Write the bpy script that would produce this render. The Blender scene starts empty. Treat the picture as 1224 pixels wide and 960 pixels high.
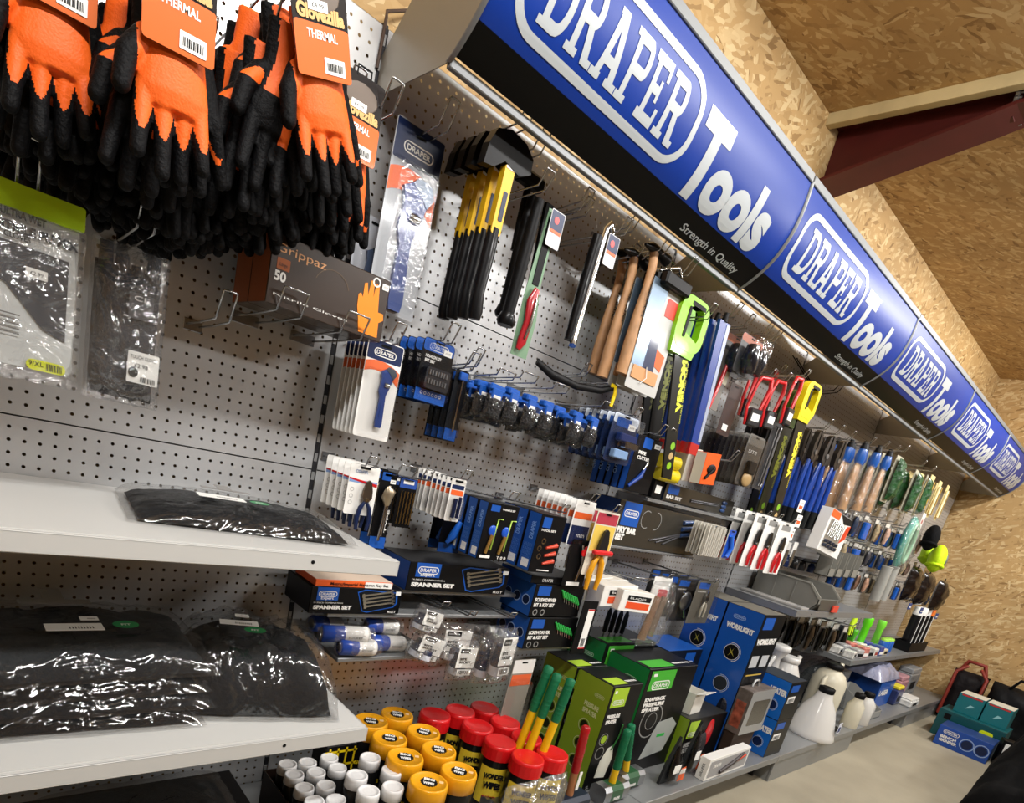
import bpy, bmesh, math, random
from mathutils import Vector, Matrix, noise
random.seed(7)
sc = bpy.context.scene
COL = sc.collection
PI = math.pi

# ------------------------------------------------------------------ camera
CR = ((0.73596639, -0.63390794, 0.23772715), (0.00474499, -0.34630024, -0.93811173), (0.67700145, 0.69154672, -0.25185745))
CC = Vector((-0.75216157, -1.5836405, 0.12878233))
CF, CX, CY = 729.2257, 591.171, 740.593
cam_data = bpy.data.cameras.new('camera')
cam = bpy.data.objects.new('camera', cam_data); COL.objects.link(cam)
cam_data.sensor_fit = 'HORIZONTAL'; cam_data.sensor_width = 36.0
cam_data.lens = CF * 36.0 / 1224.0
cam_data.shift_x = (612.0 - CX) / 1224.0
cam_data.shift_y = (CY - 480.0) / 1224.0
cam_data.clip_start = 0.02; cam_data.clip_end = 60
mw = Matrix(((CR[0][0], -CR[1][0], -CR[2][0], CC.x), (CR[0][1], -CR[1][1], -CR[2][1], CC.y), (CR[0][2], -CR[1][2], -CR[2][2], CC.z), (0, 0, 0, 1)))
cam.matrix_world = mw
sc.camera = cam

# ------------------------------------------------------------------ world, lights, exposure
sc.view_settings.view_transform = 'Standard'
sc.view_settings.look = 'None'
sc.view_settings.gamma = 1.0
sc.view_settings.use_curve_mapping = False
sc.view_settings.exposure = 0.0
sc.cycles.use_denoising = True
sc.cycles.max_bounces = 8
sc.cycles.transparent_max_bounces = 24
sc.cycles.sample_clamp_indirect = 4.0
wd = bpy.data.worlds.new('world'); sc.world = wd; wd.use_nodes = True
wd.node_tree.nodes['Background'].inputs[0].default_value = (0.9, 0.95, 1.0, 1)
wd.node_tree.nodes['Background'].inputs[1].default_value = 0.05
FLOOR, CEIL, XEND, W = -1.14, 1.84, 6.22, 1.236

def area_light(name, loc, sx, sy, power, color=(1, 1, 1), tilt=0.0):
    ld = bpy.data.lights.new(name, 'AREA'); ld.shape = 'RECTANGLE'; ld.size = sx; ld.size_y = sy
    ld.energy = power; ld.color = color
    o = bpy.data.objects.new(name, ld); COL.objects.link(o); o.location = loc; o.rotation_euler = (tilt, 0, 0)
    return o
LAMPS = [(-0.35, -1.7, 1.25, 54), (1.9, -1.7, 1.25, 44), (4.4, -1.6, 1.25, 56), (2.0, -3.6, 1.25, 50), (4.8, -3.4, 1.25, 60)]
for i, (lx, ly, ll, pw) in enumerate(LAMPS):
    area_light('batten_light', (lx, ly, CEIL - 0.10), ll, 0.10, pw, (1.0, 0.985, 0.96), math.radians(40 if ly > -2 else 66))

# ------------------------------------------------------------------ helpers
def at(u, v, **k):
    """the point of the place seen at a pixel of the 1224x960 frame, on the plane x=, y= or z="""
    a, b = (u - CX) / CF, (v - CY) / CF
    ray = Vector([CR[0][i] * a + CR[1][i] * b + CR[2][i] for i in range(3)])
    ax, val = list(k.items())[0]; i = 'xyz'.index(ax)
    return CC + ray * ((val - CC[i]) / ray[i])
def span(tl, tr, b, y):
    p, q, r = at(*tl, y=y), at(*tr, y=y), at(*b, y=y)
    return p.x, q.x, (p.z + q.z) / 2, r.z

def lin(h):
    h = h.lstrip('#'); r = []
    for i in (0, 2, 4):
        c = int(h[i:i + 2], 16) / 255.0
        r.append(c / 12.92 if c <= 0.04045 else ((c + 0.055) / 1.055) ** 2.4)
    return (r[0], r[1], r[2], 1.0)
_m = {}
def mat(h, rough=0.5, metal=0.0, coat=0.0, bump=0.0, bscale=60.0, var=0.0, name=None, vscale=8.0):
    key = (h, rough, metal, coat, bump, bscale, var, vscale)
    if key in _m: return _m[key]
    m = bpy.data.materials.new(name or 'surface_' + h.strip('#')); m.use_nodes = True
    nt = m.node_tree; b = nt.nodes['Principled BSDF']
    b.inputs['Base Color'].default_value = lin(h); b.inputs['Roughness'].default_value = rough
    b.inputs['Metallic'].default_value = metal; b.inputs['Specular IOR Level'].default_value = .5 if metal or coat > .3 else (.15 if max(lin(h)[:3]) < .02 else .32); b.inputs['Coat Weight'].default_value = coat
    b.inputs['Coat Roughness'].default_value = 0.08
    if bump or var:
        tc = nt.nodes.new('ShaderNodeTexCoord')
    if bump:
        n = nt.nodes.new('ShaderNodeTexNoise'); n.inputs['Scale'].default_value = bscale; n.inputs['Detail'].default_value = 3
        nt.links.new(tc.outputs['Object'], n.inputs['Vector'])
        bp = nt.nodes.new('ShaderNodeBump'); bp.inputs['Strength'].default_value = bump; bp.inputs['Distance'].default_value = 0.01
        nt.links.new(n.outputs['Fac'], bp.inputs['Height']); nt.links.new(bp.outputs['Normal'], b.inputs['Normal'])
    if var:
        n2 = nt.nodes.new('ShaderNodeTexNoise'); n2.inputs['Scale'].default_value = vscale; n2.inputs['Detail'].default_value = 4
        nt.links.new(tc.outputs['Object'], n2.inputs['Vector'])
        hs = nt.nodes.new('ShaderNodeHueSaturation'); hs.inputs['Color'].default_value = lin(h)
        mr = nt.nodes.new('ShaderNodeMapRange'); mr.inputs[1].default_value = 0.3; mr.inputs[2].default_value = 0.7
        mr.inputs[3].default_value = 1 - var; mr.inputs[4].default_value = 1 + var
        nt.links.new(n2.outputs['Fac'], mr.inputs[0]); nt.links.new(mr.outputs[0], hs.inputs['Value'])
        nt.links.new(hs.outputs['Color'], b.inputs['Base Color'])
    _m[key] = m
    return m

def film_mat(name, tint=(0.93, 0.93, 0.93), amt=0.18, bump=0.5, scale=30, rough=0.1, haze=0.0):
    m = bpy.data.materials.new(name); m.use_nodes = True; nt = m.node_tree; nt.nodes.clear()
    out = nt.nodes.new('ShaderNodeOutputMaterial'); mix = nt.nodes.new('ShaderNodeMixShader')
    tr = nt.nodes.new('ShaderNodeBsdfTransparent'); tr.inputs[0].default_value = (*tint, 1)
    gl = nt.nodes.new('ShaderNodeBsdfGlossy'); gl.inputs['Roughness'].default_value = rough
    lw = nt.nodes.new('ShaderNodeLayerWeight'); lw.inputs[0].default_value = 0.35
    mr = nt.nodes.new('ShaderNodeMapRange'); mr.inputs[3].default_value = amt; mr.inputs[4].default_value = min(1, amt * 3.2)
    nt.links.new(lw.outputs['Fresnel'], mr.inputs[0])
    nt.links.new(mr.outputs[0], mix.inputs[0])
    if bump:
        tc = nt.nodes.new('ShaderNodeTexCoord'); n = nt.nodes.new('ShaderNodeTexNoise'); n.noise_dimensions = '3D'
        n.inputs['Scale'].default_value = scale; n.inputs['Detail'].default_value = 3; n.inputs['Distortion'].default_value = 1.6
        nt.links.new(tc.outputs['Object'], n.inputs['Vector'])
        bp = nt.nodes.new('ShaderNodeBump'); bp.inputs['Strength'].default_value = bump; bp.inputs['Distance'].default_value = 0.03
        nt.links.new(n.outputs['Fac'], bp.inputs['Height'])
        nt.links.new(bp.outputs['Normal'], gl.inputs['Normal']); nt.links.new(bp.outputs['Normal'], lw.inputs['Normal'])
    if haze:
        df = nt.nodes.new('ShaderNodeBsdfDiffuse'); df.inputs[0].default_value = (0.8, 0.8, 0.8, 1)
        m2 = nt.nodes.new('ShaderNodeMixShader'); m2.inputs[0].default_value = haze
        nt.links.new(tr.outputs[0], m2.inputs[1]); nt.links.new(df.outputs[0], m2.inputs[2])
        nt.links.new(m2.outputs[0], mix.inputs[1])
    else:
        nt.links.new(tr.outputs[0], mix.inputs[1])
    nt.links.new(gl.outputs[0], mix.inputs[2]); nt.links.new(mix.outputs[0], out.inputs[0])
    return m
FILM = film_mat('clear_bag_film', bump=0.8, scale=13, amt=0.10, rough=0.09, haze=0.05)
FILM_BIG = film_mat('clear_sack_film', bump=0.9, scale=6, amt=0.075, rough=0.10, haze=0.012)
BLIST = film_mat('clear_blister', bump=0.10, scale=30, amt=0.05, rough=0.08)
GREYFILM = film_mat('smoky_blister', tint=(0.7, 0.7, 0.68), bump=0.2, scale=40, amt=0.2, rough=0.12, haze=0.12)

_txt = {}
def glyphs(s, bold, res=3):
    k = (s, bold, res)
    if k not in _txt:
        cu = bpy.data.curves.new('t', 'FONT'); cu.body = s; cu.size = 1; cu.offset = bold; cu.resolution_u = res
        ob = bpy.data.objects.new('t', cu); me = bpy.data.meshes.new_from_object(ob)
        vs = [(v.co.x, v.co.y) for v in me.vertices]; fs = [tuple(p.vertices) for p in me.polygons]
        x0 = min(v[0] for v in vs); x1 = max(v[0] for v in vs); y0 = min(v[1] for v in vs); y1 = max(v[1] for v in vs)
        bpy.data.objects.remove(ob); bpy.data.curves.remove(cu); bpy.data.meshes.remove(me)
        _txt[k] = (vs, fs, x0, x1, y0, y1)
    return _txt[k]

def rrect(x0, x1, z0, z1, r, n=3):
    r = min(r, (x1 - x0) / 2.01, (z1 - z0) / 2.01); o = []
    for cx, cz, a in ((x1 - r, z0 + r, -90), (x1 - r, z1 - r, 0), (x0 + r, z1 - r, 90), (x0 + r, z0 + r, 180)):
        for i in range(n + 1):
            t = math.radians(a + 90 * i / n); o.append((cx + r * math.cos(t), cz + r * math.sin(t)))
    return o

class MB:
    """collects geometry with several materials and links it as ONE mesh object"""
    def __init__(s): s.v = []; s.f = []; s.m = []; s.s = []; s.mats = []; s.T = None
    def mi(s, m):
        if m not in s.mats: s.mats.append(m)
        return s.mats.index(m)
    def add(s, vs, fs, m, smooth=False):
        o = len(s.v); k = s.mi(m)
        s.v += [tuple(s.T @ Vector(p)) for p in vs] if s.T else [tuple(p) for p in vs]
        for f in fs: s.f.append(tuple(i + o for i in f)); s.m.append(k); s.s.append(smooth)
        return s
    def box(s, x0, x1, y0, y1, z0, z1, m, c=0.0012):
        if x0 > x1: x0, x1 = x1, x0
        if y0 > y1: y0, y1 = y1, y0
        if z0 > z1: z0, z1 = z1, z0
        c = min(c, (x1 - x0) * .4, (y1 - y0) * .4, (z1 - z0) * .4)
        X, Y, Z = (x0, x1), (y0, y1), (z0, z1); vs = []; idx = {}
        for i in (0, 1):
            for j in (0, 1):
                for k in (0, 1):
                    p = (X[i], Y[j], Z[k]); d = ((1, -1)[i] * c, (1, -1)[j] * c, (1, -1)[k] * c)
                    for a in range(3):
                        q = [p[b] + (d[b] if b != a else 0) for b in range(3)]
                        idx[(i, j, k, a)] = len(vs); vs.append(tuple(q))
        fs = []
        def fc(a, side):
            b, e = [q for q in range(3) if q != a]; out = []
            for (p, q) in ((0, 0), (1, 0), (1, 1), (0, 1)):
                ijk = [0, 0, 0]; ijk[a] = side; ijk[b] = p; ijk[e] = q; out.append(idx[(*ijk, a)])
            return tuple(out)
        for a in range(3):
            for sd in (0, 1): fs.append(fc(a, sd))
        for a in range(3):     # edges along axis a
            b, e = [q for q in range(3) if q != a]
            for p in (0, 1):
                for q in (0, 1):
                    k0 = [0, 0, 0]; k0[b] = p; k0[e] = q; k1 = list(k0); k1[a] = 1
                    fs.append((idx[(*k0, b)], idx[(*k1, b)], idx[(*k1, e)], idx[(*k0, e)]))
        for i in (0, 1):
            for j in (0, 1):
                for k in (0, 1): fs.append((idx[(i, j, k, 0)], idx[(i, j, k, 1)], idx[(i, j, k, 2)]))
        return s.add(vs, fs, m)
    def prism(s, out, y0, y1, m, smooth=False):
        n = len(out); vs = [(x, y0, z) for x, z in out] + [(x, y1, z) for x, z in out]
        fs = [tuple(range(n)), tuple(range(2 * n - 1, n - 1, -1))] + [(i, (i + 1) % n, n + (i + 1) % n, n + i) for i in range(n)]
        return s.add(vs, fs, m, smooth)
    def xprism(s, out, x0, x1, m):
        n = len(out); vs = [(x0, y, z) for y, z in out] + [(x1, y, z) for y, z in out]
        fs = [tuple(range(n)), tuple(range(2 * n - 1, n - 1, -1))] + [(i, (i + 1) % n, n + (i + 1) % n, n + i) for i in range(n)]
        return s.add(vs, fs, m)
    def rr(s, x0, x1, z0, z1, y0, y1, r, m): return s.prism(rrect(x0, x1, z0, z1, r), y0, y1, m)
    def flat(s, x0, x1, z0, z1, y, m): return s.add([(x0, y, z0), (x1, y, z0), (x1, y, z1), (x0, y, z1)], [(0, 1, 2, 3)], m)
    def poly(s, pts, y, m): return s.add([(x, y, z) for x, z in pts], [tuple(range(len(pts)))], m)
    def ring(s, cx, cz, r0, r1, y, m, a0=0, a1=360, n=20):
        vs = []; fs = []
        for i in range(n + 1):
            t = math.radians(a0 + (a1 - a0) * i / n)
            vs += [(cx + r0 * math.cos(t), y, cz + r0 * math.sin(t)), (cx + r1 * math.cos(t), y, cz + r1 * math.sin(t))]
            if i: k = 2 * i; fs.append((k - 2, k - 1, k + 1, k))
        return s.add(vs, fs, m)
    def disc(s, cx, cz, r, y, m, n=20):
        return s.add([(cx + r * math.cos(2 * PI * i / n), y, cz + r * math.sin(2 * PI * i / n)) for i in range(n)], [tuple(range(n))], m)
    def tube(s, pts, r, m, n=8, sq=1.0, smooth=True):
        pts = [Vector(p) for p in pts]; R = r if isinstance(r, (list, tuple)) else [r] * len(pts)
        vs = []; fs = []; N = len(pts); up = None
        for i, p in enumerate(pts):
            d = (pts[min(i + 1, N - 1)] - pts[max(i - 1, 0)])
            d = d.normalized() if d.length > 1e-9 else Vector((0, 0, 1))
            if up is None:
                ref = Vector((0, 1, 0)) if abs(d.y) < .8 else Vector((1, 0, 0)); up = d.cross(ref).normalized()
            up = (up - d * up.dot(d)).normalized(); b = d.cross(up)
            for k in range(n):
                a = 2 * PI * k / n; vs.append(p + (up * math.cos(a) + b * math.sin(a) * sq) * R[i])
        for i in range(N - 1):
            for k in range(n): fs.append((i * n + k, i * n + (k + 1) % n, (i + 1) * n + (k + 1) % n, (i + 1) * n + k))
        s.add(vs, fs, m, smooth); s.add(vs[:n], [tuple(range(n))], m); s.add(vs[-n:], [tuple(range(n))[::-1]], m)
        return s
    def lathe(s, prof, c, m, n=24, axis='z', smooth=True):
        vs = []; fs = []
        for r, h in prof:
            for k in range(n):
                a = 2 * PI * k / n; p = (r * math.cos(a), r * math.sin(a), h)
                if axis == 'y': p = (p[0], -p[2], p[1])
                if axis == 'x': p = (p[2], p[0], p[1])
                vs.append((c[0] + p[0], c[1] + p[1], c[2] + p[2]))
        for i in range(len(prof) - 1):
            for k in range(n): fs.append((i * n + k, i * n + (k + 1) % n, (i + 1) * n + (k + 1) % n, (i + 1) * n + k))
        s.add(vs, fs, m, smooth)
        s.add(vs[:n], [tuple(range(n))[::-1]], m); s.add(vs[-n:], [tuple(range(n))], m)
        return s
    def ell(s, c, r, m, n=14):
        prof = [(math.sin(PI * i / n) + 1e-4, -math.cos(PI * i / n)) for i in range(n + 1)]
        vs = []; fs = []; k2 = 2 * n
        for rr_, h in prof:
            for k in range(k2):
                a = 2 * PI * k / k2; vs.append((c[0] + r[0] * rr_ * math.cos(a), c[1] + r[1] * rr_ * math.sin(a), c[2] + r[2] * h))
        for i in range(n):
            for k in range(k2): fs.append((i * k2 + k, i * k2 + (k + 1) % k2, (i + 1) * k2 + (k + 1) % k2, (i + 1) * k2 + k))
        return s.add(vs, fs, m, True)
    def text(s, t, x, z, size, y, m, width=None, bold=0.0, ha='l', ux=(1, 0, 0), uz=(0, 0, 1), o=None, sl=0.0):
        """lettering on the plane through o spanned by ux, uz (default: the front, at depth y); size = cap height"""
        vs, fs, x0, x1, y0, y1 = glyphs(t, bold)
        k = size / 0.7; kx = k if width is None else width / (x1 - x0)
        w = (x1 - x0) * kx; off = x if ha == 'l' else x - w / 2
        ux, uz = Vector(ux), Vector(uz); o = Vector(o) if o is not None else Vector((0, y, 0))
        return s.add([o + ux * (off + (a - x0) * kx + sl * b * k) + uz * (z + b * k) for a, b in vs], fs, m)
    def badge(s, cx, cz, w, y, ink, word='DRAPER', sub=None, **kw):
        """rounded outline with the word inside, lying on the plane y"""
        h = w * 0.30; t = w * 0.035; o = Vector((0, y, 0)); ux = Vector(kw.get('ux', (1, 0, 0))); uz = Vector(kw.get('uz', (0, 0, 1)))
        if 'o' in kw: o = Vector(kw['o'])
        a = rrect(cx - w / 2, cx + w / 2, cz - h / 2, cz + h / 2, h / 2, 4); b = rrect(cx - w / 2 + t, cx + w / 2 - t, cz - h / 2 + t, cz + h / 2 - t, h / 2 - t, 4)
        n = len(a); s.add([o + ux * p + uz * q for p, q in a + b], [(i, (i + 1) % n, n + (i + 1) % n, n + i) for i in range(n)], ink)
        s.text(word, cx, cz - h * .22, h * .46, y, ink, width=w * .78, bold=.02, ha='c', ux=ux, uz=uz, o=o)
        if sub: s.text(sub, cx, cz - h * 1.25, h * .5, y, ink, width=w * .6, bold=.015, ha='c', ux=ux, uz=uz, o=o)
        return s
    def build(s, name, parent=None):
        me = bpy.data.meshes.new(name); me.from_pydata(s.v, [], s.f)
        for m in s.mats: me.materials.append(m)
        me.polygons.foreach_set('material_index', s.m); me.polygons.foreach_set('use_smooth', s.s)
        bm = bmesh.new(); bm.from_mesh(me); bmesh.ops.recalc_face_normals(bm, faces=bm.faces); bm.to_mesh(me); bm.free()
        me.update()
        o = bpy.data.objects.new(name, me); COL.objects.link(o)
        if parent: o.parent = parent
        return o

def tag(o, label=None, cat=None, group=None, kind=None):
    if label: o['label'] = label
    if cat: o['category'] = cat
    if group: o['group'] = group
    if kind: o['kind'] = kind
    return o
def thing(name, label, cat, group=None, loc=(0, 0, 0), rot=(0, 0, 0)):
    o = bpy.data.objects.new(name, None); o.empty_display_size = .02; COL.objects.link(o)
    o.location = loc; o.rotation_euler = rot
    return tag(o, label, cat, group)
KIDS = {}
def copy_tree(o, parent=None):
    c = o.copy(); COL.objects.link(c); c.parent = parent
    for ch in list(o.children): copy_tree(ch, c)
    return c
ORD = ['frontmost', 'second from front', 'third from front', 'fourth from front', 'fifth from front', 'sixth from front',
       'seventh from front', 'eighth from front', 'ninth from front', 'tenth from front', 'eleventh from front', 'twelfth from front']
def stack(proto, n, dy, what, group, dx=0.0, dz=0.0, rz=0.0, jit=0.0, where=''):
    """copies of a hanging thing going back towards the wall on the same hook; each told apart by its place"""
    proto['label'] = what + ', frontmost' + where; proto['group'] = group; out = [proto]
    for i in range(1, n):
        c = copy_tree(proto); l = proto.location
        c.location = (l.x + dx * i + random.uniform(-jit, jit) * .3, l.y + dy * i, l.z + dz * i + random.uniform(-jit, jit) * .15)
        c.rotation_euler = (proto.rotation_euler[0], proto.rotation_euler[1] + random.uniform(-jit, jit) * 2, proto.rotation_euler[2] + rz * i)
        c['label'] = what + ', ' + (ORD[i] if i < n - 1 else 'rearmost') + where; c['group'] = group; out.append(c)
    return out

WHITE = mat('#e9e8e4', .45); BLACK = mat('#0c0c0e', .5); INK = mat('#141416', .6); DBLUE = mat('#14306e', .4, coat=.2)
DRB = mat('#1f5fb8', .35, coat=.3); NAVY = mat('#0d1f47', .4, coat=.2); CHROME = mat('#c9cbcc', .18, 1.0); STEEL = mat('#8d8f92', .3, .9)
BLK_G = mat('#0c0c0e', .38, coat=.12); ORANGE = mat('#e8622a', .45); RED = mat('#c41a1e', .3, coat=.4); YEL = mat('#e8c81a', .35, coat=.2)
GREEN = mat('#0f6b3c', .5); LIME = mat('#86b81c', .4, coat=.2); GREY = mat('#8a8a88', .5); DGREY = mat('#3a3a3a', .5); WOOD = mat('#ad835c', .5, var=.18, vscale=25)
TAG = mat('#f2f2ee', .5); CREAM = mat('#e9e2cc', .5); RUB = mat('#0a0a0b', .75); CARDW = mat('#dcdcd8', .5, coat=.15)
WIRE = mat('#a8aaac', .25, .95)
def price(mb, x, z, y, w=.03, h=.016, txt='£4.99'):
    mb.rr(x, x + w, z, z + h, y - .0006, y, .001, TAG); mb.text(txt, x + w / 2, z + h * .3, h * .4, y - .0008, INK, ha='c', width=w * .6)
def barcode(mb, x, z, w, h, y, m=None):
    random.seed(3); p = x
    while p < x + w:
        t = random.choice((.0006, .001, .0014)) * (w / .02); mb.flat(p, min(p + t, x + w), z, z + h, y, m or INK); p += t + random.choice((.0007, .0012)) * (w / .02)

# ------------------------------------------------------------------ setting
def osb_mat(name, base='#b4925f', dark='#8a693c', light='#d2b98a', sc_=1.4):
    m = bpy.data.materials.new(name); m.use_nodes = True; nt = m.node_tree; b = nt.nodes['Principled BSDF']
    b.inputs['Roughness'].default_value = .7
    tc = nt.nodes.new('ShaderNodeTexCoord'); prev = None; hprev = None
    for i, (ang, sx, sy, thr) in enumerate(((0.3, 9, 38, 0), (1.25, 11, 48, .5), (2.2, 8, 36, .52), (2.8, 14, 55, .56))):
        mp = nt.nodes.new('ShaderNodeMapping'); mp.inputs['Rotation'].default_value = (0, 0, ang); mp.inputs['Location'].default_value = (i * 3.1, i * 1.7, 0)
        mp2 = nt.nodes.new('ShaderNodeMapping'); mp2.inputs['Scale'].default_value = (sx * sc_, sy * sc_, 1)
        nt.links.new(tc.outputs['Object'], mp.inputs['Vector'])
        wn = nt.nodes.new('ShaderNodeTexNoise'); wn.inputs['Scale'].default_value = 14; nt.links.new(mp.outputs[0], wn.inputs['Vector'])
        va = nt.nodes.new('ShaderNodeVectorMath'); va.operation = 'MULTIPLY_ADD'; va.inputs[1].default_value = (.03, .03, 0)
        nt.links.new(wn.outputs['Color'], va.inputs[0]); nt.links.new(mp.outputs[0], va.inputs[2])
        nt.links.new(va.outputs[0], mp2.inputs['Vector'])
        vo = nt.nodes.new('ShaderNodeTexVoronoi'); vo.voronoi_dimensions = '2D'; vo.inputs['Scale'].default_value = 1.0
        nt.links.new(mp2.outputs[0], vo.inputs['Vector'])
        sp = nt.nodes.new('ShaderNodeSeparateColor'); nt.links.new(vo.outputs['Color'], sp.inputs[0])
        cr = nt.nodes.new('ShaderNodeValToRGB'); e = cr.color_ramp
        e.elements[0].position = 0; e.elements[0].color = lin(dark); e.elements[1].position = 1; e.elements[1].color = lin(light)
        k = e.elements.new(.16); k.color = lin(base); k = e.elements.new(.62); k.color = lin(base)
        nt.links.new(sp.outputs[0], cr.inputs[0])
        if prev is None: prev = cr.outputs[0]; hprev = sp.outputs[1]
        else:
            mx = nt.nodes.new('ShaderNodeMix'); mx.data_type = 'RGBA'
            gt = nt.nodes.new('ShaderNodeMath'); gt.operation = 'GREATER_THAN'; gt.inputs[1].default_value = thr
            nt.links.new(sp.outputs[2], gt.inputs[0]); nt.links.new(gt.outputs[0], mx.inputs[0])
            nt.links.new(prev, mx.inputs[6]); nt.links.new(cr.outputs[0], mx.inputs[7]); prev = mx.outputs[2]
    n = nt.nodes.new('ShaderNodeTexNoise'); n.inputs['Scale'].default_value = 2.2; n.inputs['Detail'].default_value = 6; nt.links.new(tc.outputs['Object'], n.inputs['Vector'])
    mr = nt.nodes.new('ShaderNodeMapRange'); mr.inputs[1].default_value = .3; mr.inputs[2].default_value = .7; mr.inputs[3].default_value = .82; mr.inputs[4].default_value = 1.12
    nt.links.new(n.outputs['Fac'], mr.inputs[0])
    hs = nt.nodes.new('ShaderNodeHueSaturation'); nt.links.new(prev, hs.inputs['Color']); nt.links.new(mr.outputs[0], hs.inputs['Value'])
    nt.links.new(hs.outputs[0], b.inputs['Base Color'])
    bp = nt.nodes.new('ShaderNodeBump'); bp.inputs['Strength'].default_value = .25; bp.inputs['Distance'].default_value = .004
    nt.links.new(hprev, bp.inputs['Height']); nt.links.new(bp.outputs[0], b.inputs['Normal'])
    return m
OSB = osb_mat('oriented_strand_board')

def slab(name, x0, x1, y0, y1, z0, z1, m, rot=None):
    """structure box built in its own frame so the board pattern lies in the surface"""
    mb = MB(); mb.box(x0, x1, y0, y1, z0, z1, m, 0); o = mb.build(name); o['kind'] = 'structure'; return o
def wall(name, origin, rot, w, h, t=.03):
    mb = MB(); mb.box(0, w, 0, h, -t, 0, OSB, 0); o = mb.build(name); o['kind'] = 'structure'
    o.location = origin; o.rotation_euler = rot; return o
XL, YF = -2.4, -4.6
wall('wall_back', (XL, .06, FLOOR), (PI / 2, 0, 0), XEND - XL, CEIL - FLOOR)           # board face looks towards -y
wall('wall_right', (XEND, .06, FLOOR), (PI / 2, 0, -PI / 2), .06 - YF, CEIL - FLOOR)
wall('wall_left', (XL, YF, FLOOR), (PI / 2, 0, PI / 2), .06 - YF, CEIL - FLOOR)
wall('wall_front', (XEND, YF, FLOOR), (PI / 2, 0, PI), XEND - XL, CEIL - FLOOR)
# ceiling: two fields of board with a batten between, seen from below
c = wall('ceiling', (XL, .06, CEIL), (PI, 0, 0), XEND - XL, .06 - YF)
# floor
cm = mat('#9a927f', .75, bump=.15, bscale=40, var=.12, vscale=3)
slab('floor', XL, XEND, YF, .06, FLOOR - .03, FLOOR, cm)
# timber batten in the ceiling joint and the steel rafter
tb = MB(); tb.box(2.05, 2.09, YF, .06, CEIL - .045, CEIL, mat('#c8b88c', .7, var=.1), .002); o = tb.build('trim_1'); o['kind'] = 'structure'
MAROON = mat('#4a1512', .55, var=.15, vscale=6)
hb = MB()
hz = [(0.058, 1.585), (-.55, 1.735), (-.62, 1.755), (YF + .01, 1.775)]
for (ya, za), (yb, zb) in zip(hz[:-1], hz[1:]):
    hb.add([(x, y, z) for (y, z) in ((ya, za), (yb, zb)) for x in (2.09, 2.27) for z in (z, z + .012)],
           [(0, 1, 3, 2), (4, 5, 7, 6), (0, 2, 6, 4), (1, 3, 7, 5), (0, 1, 5, 4), (2, 3, 7, 6)], MAROON)
    hb.xprism([(ya, za + .012), (yb, zb + .012), (yb, CEIL - .012), (ya, CEIL - .012)], 2.174, 2.186, MAROON)
hb.box(2.092, 2.27, YF + .01, .058, CEIL - .013, CEIL - .001, MAROON, 0)
o = hb.build('trim_2'); o['kind'] = 'structure'
# splice plate with bolts
sp = MB(); sp.box(2.162, 2.198, -.60, -.585, 1.752, CEIL - .014, MAROON, 0)
for k in range(4):
    for xx in (2.11, 2.24): sp.lathe([(.009, 0), (.009, .012), (.004, .013), (.004, .022)], (xx, -.60, 1.768 + k * .016), STEEL, 6, 'y', False)
o = sp.build('trim_3', None); o['kind'] = 'structure'

# ------------------------------------------------------------------ perforated back panels, uprights
PCH = 0.0254
def peg_mat():
    m = bpy.data.materials.new('perforated_silver_steel'); m.use_nodes = True; nt = m.node_tree; b = nt.nodes['Principled BSDF']
    b.inputs['Base Color'].default_value = lin('#c6c7c8'); b.inputs['Roughness'].default_value = .34; b.inputs['Metallic'].default_value = .45
    tc = nt.nodes.new('ShaderNodeTexCoord'); sx = nt.nodes.new('ShaderNodeSeparateXYZ'); nt.links.new(tc.outputs['Object'], sx.inputs[0])
    def mth(op, a, b_=None, v=None):
        n = nt.nodes.new('ShaderNodeMath'); n.operation = op
        nt.links.new(a, n.inputs[0])
        if b_ is not None: nt.links.new(b_, n.inputs[1])
        if v is not None: n.inputs[1].default_value = v
        return n.outputs[0]
    ds = []
    inside = []
    for ch, cnt in ((0, 46), (2, 18)):
        p = mth('DIVIDE', sx.outputs[ch], v=PCH); q = mth('ADD', p, v=.5); fr = mth('FRACT', q); d = mth('SUBTRACT', fr, v=.5); ds.append(mth('MULTIPLY', d, d))
        inside.append(mth('GREATER_THAN', q, v=0.0)); inside.append(mth('LESS_THAN', q, v=cnt + 1.0))
    r2 = mth('ADD', ds[0], ds[1]); hole = mth('LESS_THAN', r2, v=.135 ** 2)
    rim = mth('LESS_THAN', r2, v=.165 ** 2)
    for i in inside: hole = mth('MULTIPLY', hole, i)
    tr = nt.nodes.new('ShaderNodeBsdfTransparent'); tr.inputs[0].default_value = (.5, .5, .5, 1); mix = nt.nodes.new('ShaderNodeMixShader')  # grey tint darkens the holes: shade of the cavity put into the colour
    out = nt.nodes['Material Output']; nt.links.new(hole, mix.inputs[0]); nt.links.new(b.outputs[0], mix.inputs[1]); nt.links.new(tr.outputs[0], mix.inputs[2])
    nt.links.new(mix.outputs[0], out.inputs[0])
    bp = nt.nodes.new('ShaderNodeBump'); bp.inputs['Strength'].default_value = .5; bp.inputs['Distance'].default_value = .002; bp.invert = True
    nt.links.new(rim, bp.inputs['Height']); nt.links.new(bp.outputs[0], b.inputs['Normal'])
    return m
PEG = peg_mat()
PLAIN = mat('#a2a3a3', .36, .5)
DARKM = mat('#26262a', .5, .3)
BACKDARK = mat('#2b2a29', .8)
SEAMZ = [-1.03, -.526, -.022, .482, .986]
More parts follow.
